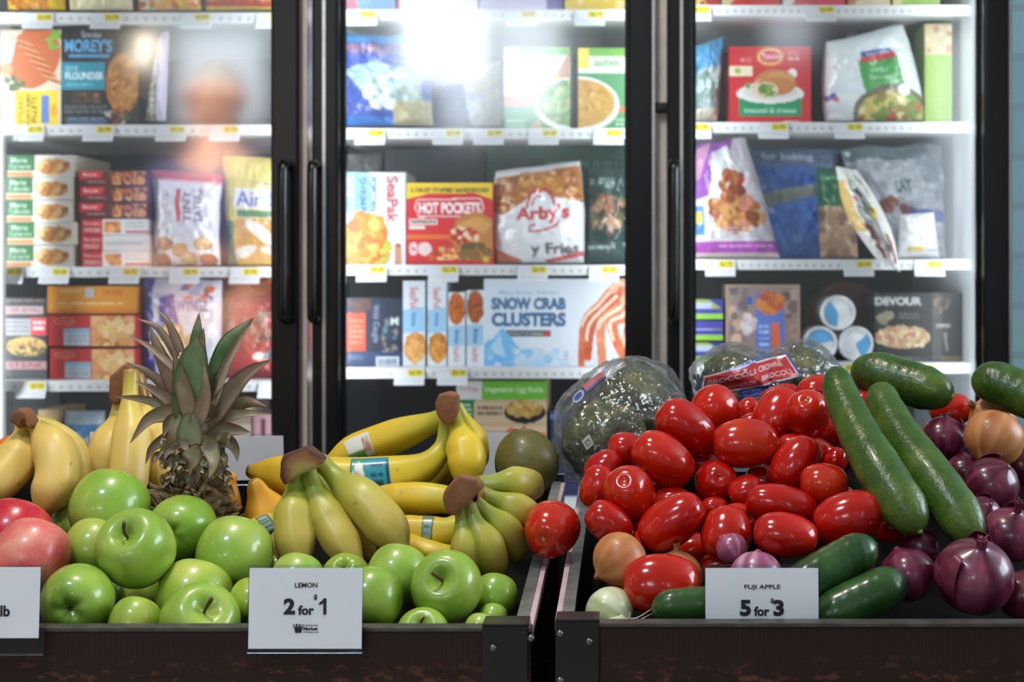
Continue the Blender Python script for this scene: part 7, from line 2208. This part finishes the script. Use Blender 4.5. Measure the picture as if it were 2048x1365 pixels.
H = 1.97 / 1.82
J = lambda x, y, z, r, *n: (x * H, y * H, z * H, r * H, *n)
body = [[J(0, 0, .98, .135, 'pelvis'), J(0, 0, 1.12, .125), J(0, .005, 1.28, .14), J(0, 0, 1.42, .13, 'chest'), J(0, .0, 1.50, .075), J(0, .012, 1.56, .058, 'neck'),
         J(0, .03, 1.635, .082, 'jaw'), J(0, .028, 1.71, .098, 'head'), J(0, .02, 1.765, .072)],
        ['jaw', J(0, .105, 1.665, .016), J(0, .135, 1.662, .013)]]
for sx in (-1, 1):
    body.append(['chest', J(sx * .13, 0, 1.455, .075), J(sx * .20, 0, 1.43, .066), J(sx * .25, .02, 1.30, .052), J(sx * .27, .05, 1.17, .045), J(sx * .21, .17, 1.15, .040), J(sx * .12, .28, 1.16, .030), J(sx * .10, .315, 1.165, .032, 'palm%d' % sx), J(sx * .075, .36, 1.165, .034, 'knuck%d' % sx)])
    for k, (dz, L) in enumerate(((.026, .062), (.009, .072), (-.009, .068), (-.026, .052))):
        body.append(['knuck%d' % sx, J(sx * .065, .375, 1.165 + dz, .0105), J(sx * (.065 - L * .55), .375 + L * .45, 1.165 + dz * 1.1, .0095), J(sx * (.065 - L), .375 + L * .35, 1.16 + dz * 1.1, .008)])
    body.append(['palm%d' % sx, J(sx * .10, .33, 1.205, .014), J(sx * .075, .36, 1.225, .011), J(sx * .05, .375, 1.228, .009)])
    body.append(['pelvis', J(sx * .10, 0, .90, .10), J(sx * .11, .015, .72, .082), J(sx * .11, .02, .52, .06), J(sx * .11, -.005, .34, .056), J(sx * .11, -.02, .10, .042), J(sx * .115, .05, .045, .04), J(sx * .12, .13, .035, .034)])
    body.append(['head', J(sx * .09, .015, 1.70, .022), J(sx * .103, .005, 1.705, .018)])
PX_, PY_ = (436 - PPX) * 5.1 / F, 1.0
person = grown('person', body, M['skin'], None, (PX_, PY_, 0.0))
tag(person, 'person in a navy top with short pale hair, seen mirrored in the freezer glass', 'person')
shirt = [[J(0, 0, 1.0, .15, 'hem'), J(0, 0, 1.12, .142), J(0, .005, 1.28, .156), J(0, 0, 1.42, .144, 'chest'), J(0, 0, 1.49, .085)]]
trs = [[J(0, 0, 1.0, .138, 'pelvis'), J(0, 0, .93, .142, 'hip')]]
for sx in (-1, 1):
    shirt.append(['chest', J(sx * .13, 0, 1.455, .09), J(sx * .20, 0, 1.43, .082), J(sx * .25, .02, 1.30, .066), J(sx * .268, .045, 1.19, .060), J(sx * .23, .13, 1.155, .055)])
    trs.append(['hip', J(sx * .10, 0, .88, .115), J(sx * .11, .015, .72, .098), J(sx * .11, .02, .52, .076), J(sx * .11, -.005, .34, .072), J(sx * .11, -.015, .12, .064)])
    shoe = [[J(sx * .11, -.05, .05, .045), J(sx * .113, .03, .05, .048), J(sx * .118, .12, .04, .042), J(sx * .12, .17, .035, .034)]]
    grown('shoe', shoe, M['shoe'], person)
grown('shirt', shirt, M['shirt'], person)
grown('trousers', trs, M['trousers'], person)
hair = [[J(0, -.03, 1.665, .07), J(0, -.022, 1.73, .098), J(0, .0, 1.785, .082), J(0, .05, 1.80, .05)]]
grown('hair', hair, M['hair'], person)
for sx in (-1, 1):
    c = np.array((PX_, PY_, 0)) + np.array((sx * .034, .118, 1.715)) * H
    V, Fc, _ = lathe([(0, 1), (.6, .8), (1, 0), (.6, -.8), (0, -1)], 14, 10, c, (0, 1, 0), .013)
    mk('eye', V, Fc, M['eye'], person)

M['bulb'] = daylight('warm_bulb', (1.0, 0.86, 0.66), 30.0)
for i, (bx, by) in enumerate(((293, 88), (285, 118))):
    D = 6.0 + .5 * i
    c = np.array(((bx - PPX) * D / F, 2 * YG - D, CZ - (by - PPY) * D / F))
    t = thing('pendant_lamp', (c[0], c[1], c[2] - .04), ['small pendant bulb mirrored beside the slim lavender bag, upper one', 'small pendant bulb mirrored beside the slim lavender bag, lower one'][i], 'lamp', 'pendant bulbs')
    V, Fc, _ = lathe([(0, -1), (.55, -.85), (.95, -.3), (.95, .25), (.6, .8), (.4, 1.2), (0, 1.25)], 20, 16, c, (0, 0, 1), .03)
    mk('bulb', V, Fc, M['bulb'], t)
    V, Fc, _ = lathe([(0, 0), (.018, 0), (.02, .05), (.006, .06), (0, .06)], 14, None, c + np.array((0, 0, .040)), (0, 0, 1))
    mk('socket', V, Fc, M['black_metal'], t)
    V, Fc, _ = tube([c + np.array((0, 0, .10)), c + np.array((0, 0, .3)), np.array((c[0], c[1], ZC + .01))], .003, 6)
    mk('cord', V, Fc, M['black_metal'], t)

bpy.data.scenes.remove(TXT)
